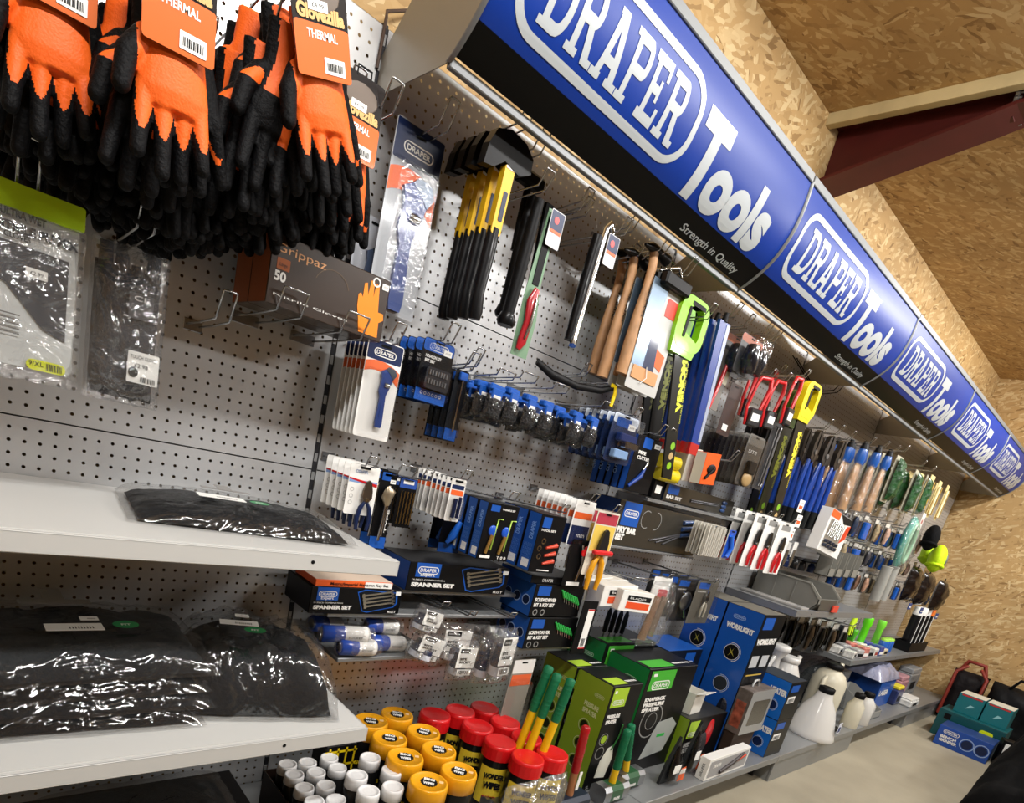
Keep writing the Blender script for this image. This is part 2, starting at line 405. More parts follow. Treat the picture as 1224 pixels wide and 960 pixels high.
def peg_panel():
    # origin on the lowest left hole of the panel
    mg = (W - 46 * PCH) / 2 - .001; mh = (.504 - 18 * PCH) / 2 - .0008; L, T = 46 * PCH, 18 * PCH
    mb = MB(); mb.flat(-mg + .006, L + mg - .006, -mh, T + mh, 0, PEG)
    for (x0, x1, z0, z1) in ((-mg + .006, L + mg - .006, T + mh - .0008, T + mh), (-mg + .006, L + mg - .006, -mh, -mh + .0008),
                             (-mg + .006, -mg + .0068, -mh, T + mh), (L + mg - .0068, L + mg - .006, -mh, T + mh)):
        mb.box(x0, x1, 0, .012, z0, z1, PLAIN, 0)
    return mb.build('perforated_panel'), mg + .001, mh + .0008
BAYN = ['first', 'second', 'third', 'fourth', 'fifth', 'sixth']
ROWN = ['bottom', 'second', 'third', 'top']
pp, mgx, mgz = peg_panel(); first = True
for b in range(-1, 5):
    for r in range(4):
        o = pp if first else pp.copy()
        if not first: COL.objects.link(o)
        first = False
        o.location = (b * W + mgx, 0, SEAMZ[r] + mgz)
        tag(o, 'silver perforated steel back panel, %s row up, in the %s bay from the left' % (ROWN[r], BAYN[b + 1]), 'back panel', 'perforated panels on the back of the shelving')
# uprights with slots
def upright(i):
    x = i * W; mb = MB(); mb.box(x - .007, x + .007, .002, .05, FLOOR, .992, DARKM, .001)
    z = -1.0
    while z < .97:
        mb.box(x - .0045, x + .0045, .0005, .004, z, z + .022, PLAIN, .0005); z += .05
    o = mb.build('slotted_upright')
    tag(o, ['slotted steel upright at the left edge', 'slotted steel upright between the first and second bays', 'slotted steel upright between the second and third bays',
            'slotted steel upright between the third and fourth bays', 'slotted steel upright between the fourth and fifth bays', 'slotted steel upright between the fifth and sixth bays',
            'slotted steel upright at the far end of the run'][i + 1], 'upright', 'uprights of the shelving')
for i in range(-1, 6): upright(i)

# ------------------------------------------------------------------ header light box, one thing per bay
PROF = [(-.290, .845), (-.312, .857), (-.355, .893), (-.392, .936), (-.416, .985), (-.430, 1.035), (-.437, 1.09), (-.436, 1.153)]
ARC = [0]
for a, b in zip(PROF[:-1], PROF[1:]): ARC.append(ARC[-1] + math.dist(a, b))
def on_prof(t, off=0.0):
    t = max(0, min(ARC[-1], t))
    for i in range(len(ARC) - 1):
        if t <= ARC[i + 1] + 1e-9:
            k = (t - ARC[i]) / (ARC[i + 1] - ARC[i]); a, b = PROF[i], PROF[i + 1]
            d = (b[0] - a[0], b[1] - a[1]); l = math.hypot(*d); n = (-d[1] / l, d[0] / l)
            return (a[0] + d[0] * k + n[0] * off, a[1] + d[1] * k + n[1] * off)
def smooth_prof():
    # denser rounded profile
    pts = PROF
    for _ in range(2):
        q = [pts[0]]
        for a, b in zip(pts[:-1], pts[1:]):
            q += [(a[0] * .75 + b[0] * .25, a[1] * .75 + b[1] * .25), (a[0] * .25 + b[0] * .75, a[1] * .25 + b[1] * .75)]
        q.append(pts[-1]); pts = q
    return pts
PROF = smooth_prof(); ARC = [0]
for a, b in zip(PROF[:-1], PROF[1:]): ARC.append(ARC[-1] + math.dist(a, b))
TL = ARC[-1]
HB = mat('#04318c', .4, name='header_blue'); HK = mat('#040404', .4); HT = mat('#7b7d7e', .5, .4); HW = mat('#b6bcbf', .4, coat=.2)
HSIDE = mat('#8e8a80', .5, .35)
def strip_mesh(mb, x0, x1, t0, t1, off, m, nx=1):
    ts = sorted({t0, t1} | {a for a in ARC if t0 < a < t1})
    vs = []; fs = []
    for t in ts:
        y, z = on_prof(t, off)
        vs += [(x0, y, z), (x1, y, z)]
    for i in range(len(ts) - 1): fs.append((2 * i, 2 * i + 1, 2 * i + 3, 2 * i + 2))
    mb.add(vs, fs, m, True)
def wrap(mb, vs, fs, m, off=.0012):
    """bend a flat drawing (x, t) onto the curved face"""
    bm = bmesh.new(); bv = [bm.verts.new((x, 0, t)) for x, t in vs]
    for f in fs:
        try: bm.faces.new([bv[i] for i in f])
        except ValueError: pass
    for a in ARC[1:-1]:
        g = bm.verts[:] + bm.edges[:] + bm.faces[:]
        bmesh.ops.bisect_plane(bm, geom=g, plane_co=(0, 0, a), plane_no=(0, 0, 1), dist=1e-6)
    bm.verts.index_update(); out = []
    for v in bm.verts:
        y, z = on_prof(v.co.z, off); out.append((v.co.x, y, z))
    mb.add(out, [tuple(v.index for v in f.verts) for f in bm.faces], m); bm.free()
def placed(s, x, t, h, width, bold=.03, sl=0):
    vs, fs, x0, x1, y0, y1 = glyphs(s, bold, 6); k = h / .7; kx = width / (x1 - x0)
    return [(x + (a - x0) * kx, t + b * k) for a, b in vs], fs
# slab-serif capitals drawn as strokes on a 0..1 by 0..1 cell
def slab_word(mb, word, x, t, w, h, m):
    adv = {'D': 1.0, 'R': 1.02, 'A': 1.08, 'P': .95, 'E': .92}; tot = sum(adv[c] for c in word); cw = w / tot; cx = x
    st = .20
    for c in word:
        W_ = cw * adv[c] * .97; P = []
        def R(x0, z0, x1, z1): P.append([(x0, z0), (x1, z0), (x1, z1), (x0, z1)])
        def bowl(x0, z0, x1, z1, s):
            # outer/inner D shape as quads
            n = 10; rz = (z1 - z0) / 2; zc = (z0 + z1) / 2; rx = min(x1 - x0, rz * 1.0) * .8; xs = x1 - rx
            R(x0, z1 - s * .8, xs, z1); R(x0, z0, xs, z0 + s * .8)
            for i in range(n):
                a, b = -PI / 2 + PI * i / n, -PI / 2 + PI * (i + 1) / n
                P.append([(xs + (rx - s) * math.cos(a), zc + (rz - s * .8) * math.sin(a)), (xs + rx * math.cos(a), zc + rz * math.sin(a)),
                          (xs + rx * math.cos(b), zc + rz * math.sin(b)), (xs + (rx - s) * math.cos(b), zc + (rz - s * .8) * math.sin(b))])
        sf = .11
        if c == 'D': R(.12, 0, .12 + st, 1); R(0, 0, .12, sf); R(0, 1 - sf, .12, 1); bowl(.3, 0, .97, 1, st)
        if c == 'P': R(.12, 0, .12 + st, 1); R(0, 0, .46, sf); R(0, 1 - sf, .12, 1); bowl(.3, .42, .93, 1, st)
        if c == 'R':
            R(.12, 0, .12 + st, 1); R(0, 0, .44, sf); R(0, 1 - sf, .12, 1); bowl(.3, .45, .88, 1, st)
            P.append([(.46, .5), (.68, .5), (.90, 0), (.66, 0)]); R(.66, 0, 1.0, sf)
        if c == 'E':
            R(.12, 0, .12 + st, 1); R(0, 0, .9, .15); R(0, .85, .88, 1); R(.3, .44, .62, .58); R(.76, 0, .9, .3); R(.74, .7, .88, 1); R(.54, .35, .66, .67)
        if c == 'A':
            P.append([(.10, 0), (.28, 0), (.56, 1), (.36, 1)]); P.append([(.68, 0), (.9, 0), (.62, 1), (.42, 1)]); R(.26, .24, .72, .38)
            R(0, 0, .36, sf); R(.58, 0, 1.0, sf); R(.3, 1 - sf * .8, .6, 1)
        for i, q in enumerate(P):
            wrap(mb, [(cx + a * W_, t + b * h) for a, b in q], [tuple(range(4))], m, .0012 + .00002 * i)
        cx += cw * adv[c]
def header(i):
    r = thing('lit_header_sign', ['blue curved header sign nearest, largest of the run of five', 'second header sign from the near end, right of the steel rafter foot',
              'third header sign from the near end, in the middle of the run', 'fourth header sign from the near end, second to last', 'smallest header sign at the far end by the board wall'][i],
              'header sign', 'header signs above the shelving', (i * W, 0, 0))
    a, b = .004, W - .004
    f = MB(); strip_mesh(f, a, b, 0.02, TL * .26, 0, HK); strip_mesh(f, a, b, TL * .26, TL, 0, HB); f.build('curved_face', r)
    l = MB(); slab_word(l, 'DRAPER', .112, .152, .48, .128, HW)
    fr = []; x0, x1, t0, t1, th = .045, .648, .118, .318, .018
    o1 = rrect(x0, x1, t0, t1, .075, 8); o2 = rrect(x0 + th, x1 - th, t0 + th, t1 - th, .058, 8); n = len(o1)
    # left end of the frame is squarer, the right end rounder
    wrap(l, o1 + o2, [(k, (k + 1) % n, n + (k + 1) % n, n + k) for k in range(n)], HW)
    l.build('maker_lettering', r)
    l = MB(); vs, fs = placed('T', .668, .112, .168, .13, .05); wrap(l, vs, fs, HW)
    vs, fs = placed('ools', .775, .112, .135, .345, .045); wrap(l, vs, fs, HW); l.build('tools_lettering', r)
    l = MB(); vs, fs = placed('Strength in Quality', .815, .038, .022, .33, .012); wrap(l, vs, fs, HW); l.build('slogan_lettering', r)
    g = MB(); y, z = PROF[0]
    g.box(a, b, -.300, -.284, .838, .856, HT, .002); y, z = PROF[-1]; g.box(a, b, y - .006, y + .02, z - .004, z + .020, HT, .002); g.build('edge_trim', r)
    for nm, x in (('side_panel', 0.0),) + ((('side_panel', W - .002),) if i == 4 else ()):
        s = MB(); out = [(y + .002, z) for y, z in PROF] + [(PROF[-1][0] + .01, 1.165), (-.30, 1.165), (-.002, .93), (-.002, .846)]
        s.xprism(out, x, x + .002, HSIDE); s.add([(x - .001, -.352 + .007 * math.cos(k * PI / 6), .985 + .011 * math.sin(k * PI / 6)) for k in range(12)], [tuple(range(12))], BLACK)
        # dark edging strip along the curved end
        for (p, q) in zip(PROF[:-1], PROF[1:]):
            s.add([(x - .003, p[0] + .003, p[1] + .001), (x - .003, p[0] - .006, p[1]), (x + .006, p[0] - .006, p[1]), (x - .003, q[0] + .003, q[1] + .001), (x - .003, q[0] - .006, q[1]), (x + .006, q[0] - .006, q[1])], [(0, 1, 4, 3), (1, 2, 5, 4)], HT, True)
        s.build(nm, r)
for i in range(5): header(i)

# ------------------------------------------------------------------ shelves
SH = mat('#c9c9c6', .38, coat=.15); SHG = mat('#8f9192', .36, .45)
def shelf(x0, x1, depth, z, m, label, cat='shelf', grp=None, back=.0, t=.034, tilt=0):
    r = thing('metal_shelf', label, cat, grp, ((x0 + x1) / 2, -.002, z)); w = (x1 - x0) / 2 - .002
    mb = MB(); mb.box(-w, w, -depth, -back, -.003, 0, m, .001)
    mb.box(-w, w, -depth, -depth + .004, -t, -.0, m, .0015); mb.box(-w, w, -depth + .012, -depth + .018, -.004, .0012, m, 0)
    mb.box(-w, -w + .002, -depth, 0, -t, 0, m, 0); mb.box(w - .002, w, -depth, 0, -t, 0, m, 0)
    for xx in (-w + .2, w - .2): mb.lathe([(.004, 0), (.004, .0006)], (xx, -depth, -t * .45), BLACK, 10, 'y', False)
    mb.build('tray', r)
    for sx in (-w + .004, w - .008):
        k = MB(); k.xprism([(0, -.004), (-depth * .85, -.004), (-depth * .85, -.02), (0, -.07)], sx, sx + .003, m); k.build('bracket', r)
    return r
shelf(-W, 0, .484, -.138, SH, 'pale grey metal shelf holding one bagged dark garment', 'shelf')
shelf(-W, 0, .495, -.54, SH, 'pale grey metal shelf holding the heap of bagged dark garments', 'shelf')
shelf(W + .06, 2 * W, .15, at(745, 594, y=-.15).z + .018, SHG, 'narrow grey shelf edge carrying the two long bar set boxes', 'shelf', t=.012)
shelf(2 * W, 3 * W, .40, -.245, SHG, 'grey metal shelf carrying the long grey parts bin', 'shelf')
shelf(3 * W, 4 * W, .385, -.585, SHG, 'grey metal shelf holding rows of small packets and spray cans', 'shelf')
shelf(4 * W, 5 * W - .01, .385, -.585, SHG, 'grey metal shelf end carrying the white sealant tubes', 'shelf')
BASEZ = -.98
for i in range(-1, 5):
    r = thing('base_shelf', 'deep grey base shelf of the %s bay from the left' % BAYN[i + 1], 'shelf', 'base shelves along the floor', ((i + .5) * W, 0, BASEZ))
    w = W / 2 - .002; mb = MB(); mb.box(-w, w, -.58, -.002, -.035, 0, SHG, .002); mb.build('tray', r)
    if i in (1 + 1, 3 + 1, -1): pass
    if i in (2, 4, -1):
        p = MB(); p.box(-w + .006, w - .006, -.57, -.556, FLOOR - BASEZ, -.036, SHG, .001); p.box(-w + .006, -w + .012, -.56, -.01, FLOOR - BASEZ, -.036, SHG, 0)
        p.box(w - .012, w - .006, -.56, -.01, FLOOR - BASEZ, -.036, SHG, 0); p.build('plinth', r)
    else:
        for xx in (-w + .01, w - .025):
            p = MB(); p.box(xx, xx + .015, -.50, -.47, FLOOR - BASEZ, -.036, DARKM, .001); p.box(xx, xx + .015, -.50, -.02, -.075, -.036, DARKM, .001); p.build('foot', r)

# ================================================================== kinds of things
def hook(x, z, L, what, gap=.026, tip=.05, root_y=0.0, m=None):
    """double-wire display hook plugged into the perforated panel"""
    r = thing('display_hook', 'chrome double-wire hook ' + what, 'display hook', 'chrome wire hooks on the perforated panels', (x, root_y, z))
    mb = MB(); g = gap / 2; t = .0022
    a = [(-g, -.002, 0), (-g, -L * .5, .004), (-g, -L, .012), (-g, -L - tip * .45, .012 + tip * .75), (-g, -L - tip * .5, .012 + tip * .85)]
    b = [(g, y, z_) for _, y, z_ in a][::-1]
    mb.tube(a + [(0, -L - tip * .5, .012 + tip * .87)] + b, t, m or WIRE, 7); mb.build('wire_loop', r)
    p = MB(); p.box(-g - .006, g + .006, -.004, -.0005, -.012, .012, STEEL, .001); p.build('back_plate', r)
    return r

# ---- small tools drawn into a mesh; (cx, cz) is the middle, s the length, y the front plane
def t_wrench(mb, cx, cz, s, y, body=None, jaw=None):
    body = body or DBLUE; jaw = jaw or mat('#5c6470', .3, .8)
    H = [(-.055, -.5), (.055, -.5), (.07, -.42), (.045, .05), (.10, .2), (.13, .33), (.05, .42), (-.03, .47), (-.11, .42), (-.08, .3), (-.10, .12), (-.06, 0), (-.07, -.42)]
    mb.prism([(cx + a * s, cz + b * s) for a, b in H], y, y + s * .04, body)
    mb.prism([(cx + a * s, cz + b * s) for a, b in [(-.03, .47), (.05, .42), (.13, .33), (.19, .42), (.14, .5), (.02, .52)]], y - .001, y + s * .035, jaw)
    mb.disc(cx + .02 * s, cz + .22 * s, s * .04, y - .0015, CHROME)
    mb.lathe([(s * .035, -s * .05), (s * .045, 0), (s * .035, s * .05)], (cx + .03 * s, y, cz + .22 * s), CHROME, 12, 'x')
    mb.prism([(cx + a * s, cz + b * s) for a, b in [(-.02, -.32), (.02, -.32), (.02, -.1), (-.02, -.1)]], y - .0008, y, body)
def t_pliers(mb, cx, cz, s, y, grip=None, head=None):
    grip = grip or NAVY; head = head or mat('#6a5f54', .3, .85)
    for sg in (-1, 1):
        mb.prism([(cx + sg * a * s, cz + b * s) for a, b in [(.0, .5), (.05, .47), (.10, .3), (.11, .16), (.03, .05), (-.05, .10), (.0, .2)]], y, y + s * .05, head)
        mb.tube([(cx + sg * .02 * s, y + s * .03, cz + .08 * s), (cx + sg * .10 * s, y + s * .03, cz - .05 * s), (cx + sg * .14 * s, y + s * .03, cz - .25 * s), (cx + sg * .12 * s, y + s * .03, cz - .5 * s)],
                [s * .03, s * .048, s * .05, s * .035], grip, 8)
    mb.lathe([(s * .035, 0), (s * .035, s * .03)], (cx, y + .002, cz + .12 * s), CHROME, 12, 'y', False)
def t_bits(mb, x0, x1, z0, z1, y, n, m=None):
    for i in range(n):
        x = x0 + (x1 - x0) * (i + .5) / n; r = (x1 - x0) / n * .3 * (.6 + .4 * i / max(1, n - 1)); pts = []; k = 14
        for j in range(k): pts.append((x + r * .35 * (1 if j % 2 else -1), y, z0 + (z1 - z0) * j / (k - 1)))
        mb.tube(pts, r * .8, m or BRONZE, 6)
def t_spanner(mb, x0, z0, L, ang, y, w=.010, m=None):
    ca, sa = math.cos(ang), math.sin(ang); O = []
    prof = [(0, .9), (.06, 1.1), (.10, .5), (.5, .38), (.88, .5), (.93, 1.2), (1.0, 1.0), (.98, .35), (.93, .2), (.93, -.2), (.98, -.35), (1.0, -1.0), (.93, -1.2), (.88, -.5), (.5, -.38), (.10, -.5), (.06, -1.1), (0, -.9)]
    for a, b in prof: O.append((x0 + a * L * ca - b * w * sa, z0 + a * L * sa + b * w * ca))
    mb.prism(O, y - .003, y, m or CHROME)
BRONZE = mat('#7c6238', .3, .8)

def card_pack(name, what, cat, w, h, base=None, head=None, tool=None, logo=True, extra=None, film=True, fh=.72, fd=.022, r=.006, hang=True):
    """display card with printed head, blister and the tool inside; origin = top middle, back face at y=0"""
    root = thing(name, what, cat); base = base or CARDW; x = w / 2
    c = MB(); c.rr(-x, x, -h, 0, -.0012, 0, r, base)
    if head: c.rr(-x + .002, x - .002, -h * .2, -.002, -.0016, -.0012, r * .6, head)
    c.build('backing_card', root)
    p = MB()
    if logo: p.badge(0, -h * .12, w * .62, -.0022, WHITE)
    if extra: extra(p, w, h)
    if hang: p.rr(-.014, .014, -h * .045 - .004, -h * .045 + .002, -.0022, -.0019, .002, BLACK)
    p.build('printed_card', root)
    if tool: t = MB(); tool(t, w, h); t.build('tool', root)
    if film:
        f = MB(); z1 = -h * (1 - fh) ; z0 = -h * .97; d = fd
        o1 = rrect(-x * .9, x * .9, z0, z1, .01, 3); o2 = rrect(-x * .78, x * .78, z0 + h * .03, z1 - h * .03, .01, 3); n = len(o1)
        f.add([(a, -.0018, b) for a, b in o1] + [(a, -d, b) for a, b in o2], [(i, (i + 1) % n, n + (i + 1) % n, n + i) for i in range(n)] + [tuple(range(n, 2 * n))], BLIST)
        f.build('clear_blister', root)
    return root

def carton(name, what, cat, w, d, h, front, side=None, top=None, printed=None, left=None, c=.0015, bottom=None):
    """printed carton, origin = middle of its base; front faces -y"""
    root = thing(name, what, cat); x = w / 2; side = side or front; top = top or front
    b = MB(); b.box(-x, x, -d / 2, d / 2, 0, h, front, c)
    e = .0005
    b.add([(-x - e, -d / 2 + c, c), (-x - e, d / 2 - c, c), (-x - e, d / 2 - c, h - c), (-x - e, -d / 2 + c, h - c)], [(0, 1, 2, 3)], side)
    b.add([(x + e, -d / 2 + c, c), (x + e, d / 2 - c, c), (x + e, d / 2 - c, h - c), (x + e, -d / 2 + c, h - c)], [(0, 1, 2, 3)], side)
    b.add([(-x + c, -d / 2 + c, h + e), (x - c, -d / 2 + c, h + e), (x - c, d / 2 - c, h + e), (-x + c, d / 2 - c, h + e)], [(0, 1, 2, 3)], top)
    b.build('carton_body', root)
    if printed: p = MB(); printed(p, w, d, h); p.build('printed_face', root)
    if left:
        p = MB(); left(p, w, d, h); p.build('printed_side', root)
    return root
def put(o, x, y, z, rz=0, ry=0, rx=0): o.location = (x, y, z); o.rotation_euler = (rx, ry, rz); return o
def leftkw(w, d):   # drawing plane on a carton's left side, read from the left: ux runs towards -y
    return dict(ux=(0, -1, 0), uz=(0, 0, 1), o=(-w / 2 - .0012, 0, 0))

def cushion(mb, c, ax, ay, az, W_, D_, H_, m, n=34, p=3.2, amp=.12, fr=9, seed=0, below=.15, wrinkle=.0, smooth=True):
    """stuffed, crumpled cushion: spans W_ along ax and D_ along ay, swells along az"""
    c, ax, ay, az = Vector(c), Vector(ax), Vector(ay), Vector(az); vs = []; fs = []
    for sgn in (1, -1):
        o = len(vs)
        for j in range(n + 1):
            for i in range(n + 1):
                u, v = -1 + 2 * i / n, -1 + 2 * j / n
                e = max(0, (1 - abs(u) ** p) * (1 - abs(v) ** p)) ** .5
                q = Vector((u * W_ * fr * .5 + seed, v * D_ * fr * .5, seed * 1.7 + sgn))
                nz = noise.noise(q) + .5 * noise.noise(q * 2.3)
                rg = abs(noise.noise(q * 1.5 + Vector((5, 1, 2))))
                hgt = H_ * e * (1 if sgn > 0 else -below) + H_ * amp * nz * (e ** .5) * (1 if sgn > 0 else .2) - wrinkle * H_ * (1 - min(1, rg * 5)) * e * (sgn > 0)
                eu = W_ / 2 * (u + .02 * noise.noise(Vector((v * 4 + seed, u, 3)))); ev = D_ / 2 * (v + .025 * noise.noise(Vector((u * 4, seed, v))))
                vs.append(c + ax * eu + ay * ev + az * hgt)
        for j in range(n):
            for i in range(n):
                a = o + j * (n + 1) + i; fs.append((a, a + 1, a + n + 2, a + n + 1))
    return mb.add(vs, fs, m, smooth)

# ---- work glove, grown from capsules and remeshed once
def remeshed(mb, voxel, name, smooth=2):
    o = mb.build(name); md = o.modifiers.new('r', 'REMESH'); md.mode = 'VOXEL'; md.voxel_size = voxel; md.use_smooth_shade = True
    if smooth: s2 = o.modifiers.new('s', 'SMOOTH'); s2.iterations = smooth; s2.factor = .6
    dg = bpy.context.evaluated_depsgraph_get(); me = bpy.data.meshes.new_from_object(o.evaluated_get(dg))
    bpy.data.objects.remove(o); return me
GO = mat('#f0641a', .55, bump=.15, bscale=300); GB = mat('#060608', .65, bump=.3, bscale=180); GB2 = mat('#101013', .6, bump=.3, bscale=180)
def capsule(mb, a, b, ra, rb):
    a, b = Vector(a), Vector(b); n = 6; pts = []; rs = []; d = (b - a); L = d.length; d = d / L
    for i in range(n + 1): t = i / n * PI / 2; pts.append(a - d * ra * math.cos(t)); rs.append(max(ra * math.sin(t), 1e-4))
    for i in range(n + 1): t = i / n * PI / 2; pts.append(b + d * rb * math.sin(t)); rs.append(max(rb * math.cos(t), 1e-4))
    mb.tube(pts, rs, GB, 12)
def glove_mesh(seed=0, curl=0.0):
    random.seed(50 + seed); mb = MB(); j = lambda s: random.uniform(-s, s)
    # cuff at the top (z=0), palm, fingers hanging down
    mb.tube([(0, 0, 0), (0, 0, -.05), (0, 0, -.085), (0, -.002, -.13), (0, -.002, -.15)], [.040, .036, .041, .047, .040], GB, 16, sq=.42)
    xs = [-.036, -.012, .012, .034]; ls = [.062, .080, .074, .056]
    for x, l in zip(xs, ls):
        e = x * 1.25 + j(.004); f = -.004 + j(.006) - curl
        capsule(mb, (x, 0, -.135), (e, f * 2.0, -.15 - l), .0128, .0105)
    capsule(mb, (-.036, .004, -.075), (-.058, -.008, -.105), .015, .014); capsule(mb, (-.058, -.008, -.105), (-.066, -.016, -.145), .014, .012)
    me = remeshed(mb, .0026, 'glove', 4)
    me.materials.clear(); me.materials.append(GO); me.materials.append(GB)
    for p in me.polygons:
        c = p.center; k = min(abs(c.x - q_ * (1.0 + .25 * max(0, min(1, (-c.z - .14) / .07)))) for q_ in xs) / .012
        black = c.z < -.192 + .035 * k * k + .12 * abs(c.x) or c.y > .0 or (c.x < -.047 and c.z > -.155)
        p.material_index = 1 if black else 0; p.use_smooth = True
    return me
GLOVES = [glove_mesh(i, c) for i, c in enumerate((0.0, .004, .008))]
def palm_side(me, k):  # near-black copy: palm colour, plus shade among rear gloves put into the colour
    m = me.copy()
    for p in m.polygons:
        c = p.center; p.material_index = 0 if (c.z > -.10 and c.y < -.012) or (k == 1 and abs(c.x - .012) < .008 and c.z > -.16 and c.y < -.008) else 1
    return m
GLOVES += [palm_side(m, i) for i, m in enumerate(GLOVES[:3])]
def glove_pair(label, group, loc, rot=(0, 0, 0), carded=False, k=0, sc=1.0, spread=.02, palm=False):
    r = thing('glove_pair', label, 'gloves', group, loc, rot)
    for i, (dx, dy, a, mir) in enumerate(((0, -.012, 0, 1), (.012, .016, .12, -1))):
        o = bpy.data.objects.new('glove', GLOVES[(k + i) % 3 + (3 if palm else 0)]); COL.objects.link(o); o.parent = r
        o.location = (dx, dy, -.03); o.rotation_euler = (0, a, 0); o.scale = (mir * sc, sc, sc)
        if i: o.rotation_euler = (0, a, PI)
        o.scale = (sc * mir, sc, sc)
    if carded:
        c = MB(); c.rr(-.045, .045, -.115, .02, -.036, -.034, .006, mat('#1b1412', .4, coat=.3)); c.rr(-.045, .045, -.115, -.05, -.0366, -.036, .005, mat('#d8651c', .4, coat=.3))
        c.text('Glovezilla', 0, -.046, .016, -.0372, mat('#d8b070', .5), width=.078, bold=.05, ha='c'); c.text('THERMAL', 0, -.068, .010, -.0372, WHITE, width=.05, bold=.03, ha='c')
        c.ell((0, -.0362, -.014), (.034, .0008, .022), mat('#6e6258', .5), 8); c.build('header_card', r)
        l = MB(); price(l, -.02, -.036, -.0376, .032, .013); l.build('price_sticker', r); l = MB(); l.rr(-.0, .034, -.108, -.088, -.0376, -.0370, .001, TAG); barcode(l, .004, -.104, .026, .01, -.0382); l.build('barcode_label', r)
        p = MB(); p.tube([(-.014, -.035, .016), (-.014, -.035, .032), (.014, -.035, .032), (.014, -.035, .016)], .002, BLACK, 6); p.build('hanger', r)
    return r

# ================================================================== first bay (left): gloves, bags, garments
random.seed(11)
def glove_bundle(u, v, y0, n, name, dy, grp, lab, lean=0.0, spread=.008, sc=1.0, rx=.0):
    p = at(u, v, y=y0)
    for i in range(n):
        y = y0 + dy * i
        if y > -.03: break
        l = lab + ', ' + (ORD[i] if i < 12 else 'far back') 
        x = p.x + random.uniform(-1, 1) * spread; s = random.uniform(-.16, .16) if i else lean
        glove_pair(l, grp, (x, y, p.z - .03 + (.0 if i == 0 else random.uniform(-.025, .012))), (rx if i == 0 else random.uniform(-.02, .05), s, 0 if i == 0 else random.uniform(-.35, .35)), i == 0, i, sc, palm=i % 4 != 0)
hookL = [((78, -48), 'left'), ((212, -8), 'middle'), ((368, 20), 'right')]
glove_bundle(68, -140, -.36, 11, 'a', .030, 'orange and black gloves on the leftmost top hook', 'orange and black glove pair in the leftmost glove bunch', -.02)
glove_bundle(205, -88, -.44, 12, 'b', .034, 'orange and black gloves on the middle top hook', 'orange and black glove pair in the middle glove bunch', -.06, .012)
glove_bundle(362, -48, -.42, 12, 'c', .031, 'orange and black gloves on the right top hook', 'orange and black glove pair in the right glove bunch', -.30, .016, 1.0)
glove_bundle(424, 88, -.26, 7, 'd', .032, 'orange and black gloves above the brown carton', 'orange and black glove pair hanging beside the sign end panel', -.02, .006)
for (u, v, y, L, w) in ((68, -140, -.36, .35, 'through the leftmost glove bunch'), (205, -88, -.44, .43, 'through the middle glove bunch'), (362, -48, -.42, .41, 'through the right glove bunch'),
                        (424, 108, -.26, .25, 'through the low glove bunch beside the sign end panel')):
    p = at(u, v, y=y); hook(p.x, p.z - .022, L, w)
p = at(470, 90, y=-.34); hook(p.x + .02, p.z - .05, .30, 'empty at its tip, beside the end panel of the nearest sign')

# more pairs lower down, palms outwards, filling the dark mass under the bunches, its shadow included
def palm_bundle(u, v, y0, n, dy, grp, lab, spread=.02):
    p = at(u, v, y=y0)
    for i in range(n):
        glove_pair(lab + ', ' + ORD[i], grp, (p.x + random.uniform(-1, 1) * spread, y0 + dy * i, p.z + random.uniform(-.015, .015)), (0, random.uniform(-.22, .22), random.uniform(-.4, .4)), False, i, palm=True)
    hook(p.x, p.z + .0, -y0 + .02, 'inside the dark palm-side gloves, ' + grp)
palm_bundle(120, 20, -.26, 7, .032, 'left lower bunch', 'black palm side glove pair in the left lower bunch')
palm_bundle(235, 75, -.30, 8, .032, 'middle lower bunch', 'black palm side glove pair in the middle lower bunch', .03)
palm_bundle(330, 56, -.36, 10, .032, 'right lower bunch', 'black palm side glove pair in the right lower bunch', .035)
palm_bundle(385, 66, -.32, 9, .033, 'bunch above the brown carton', 'black palm side glove pair above the brown carton', .02)
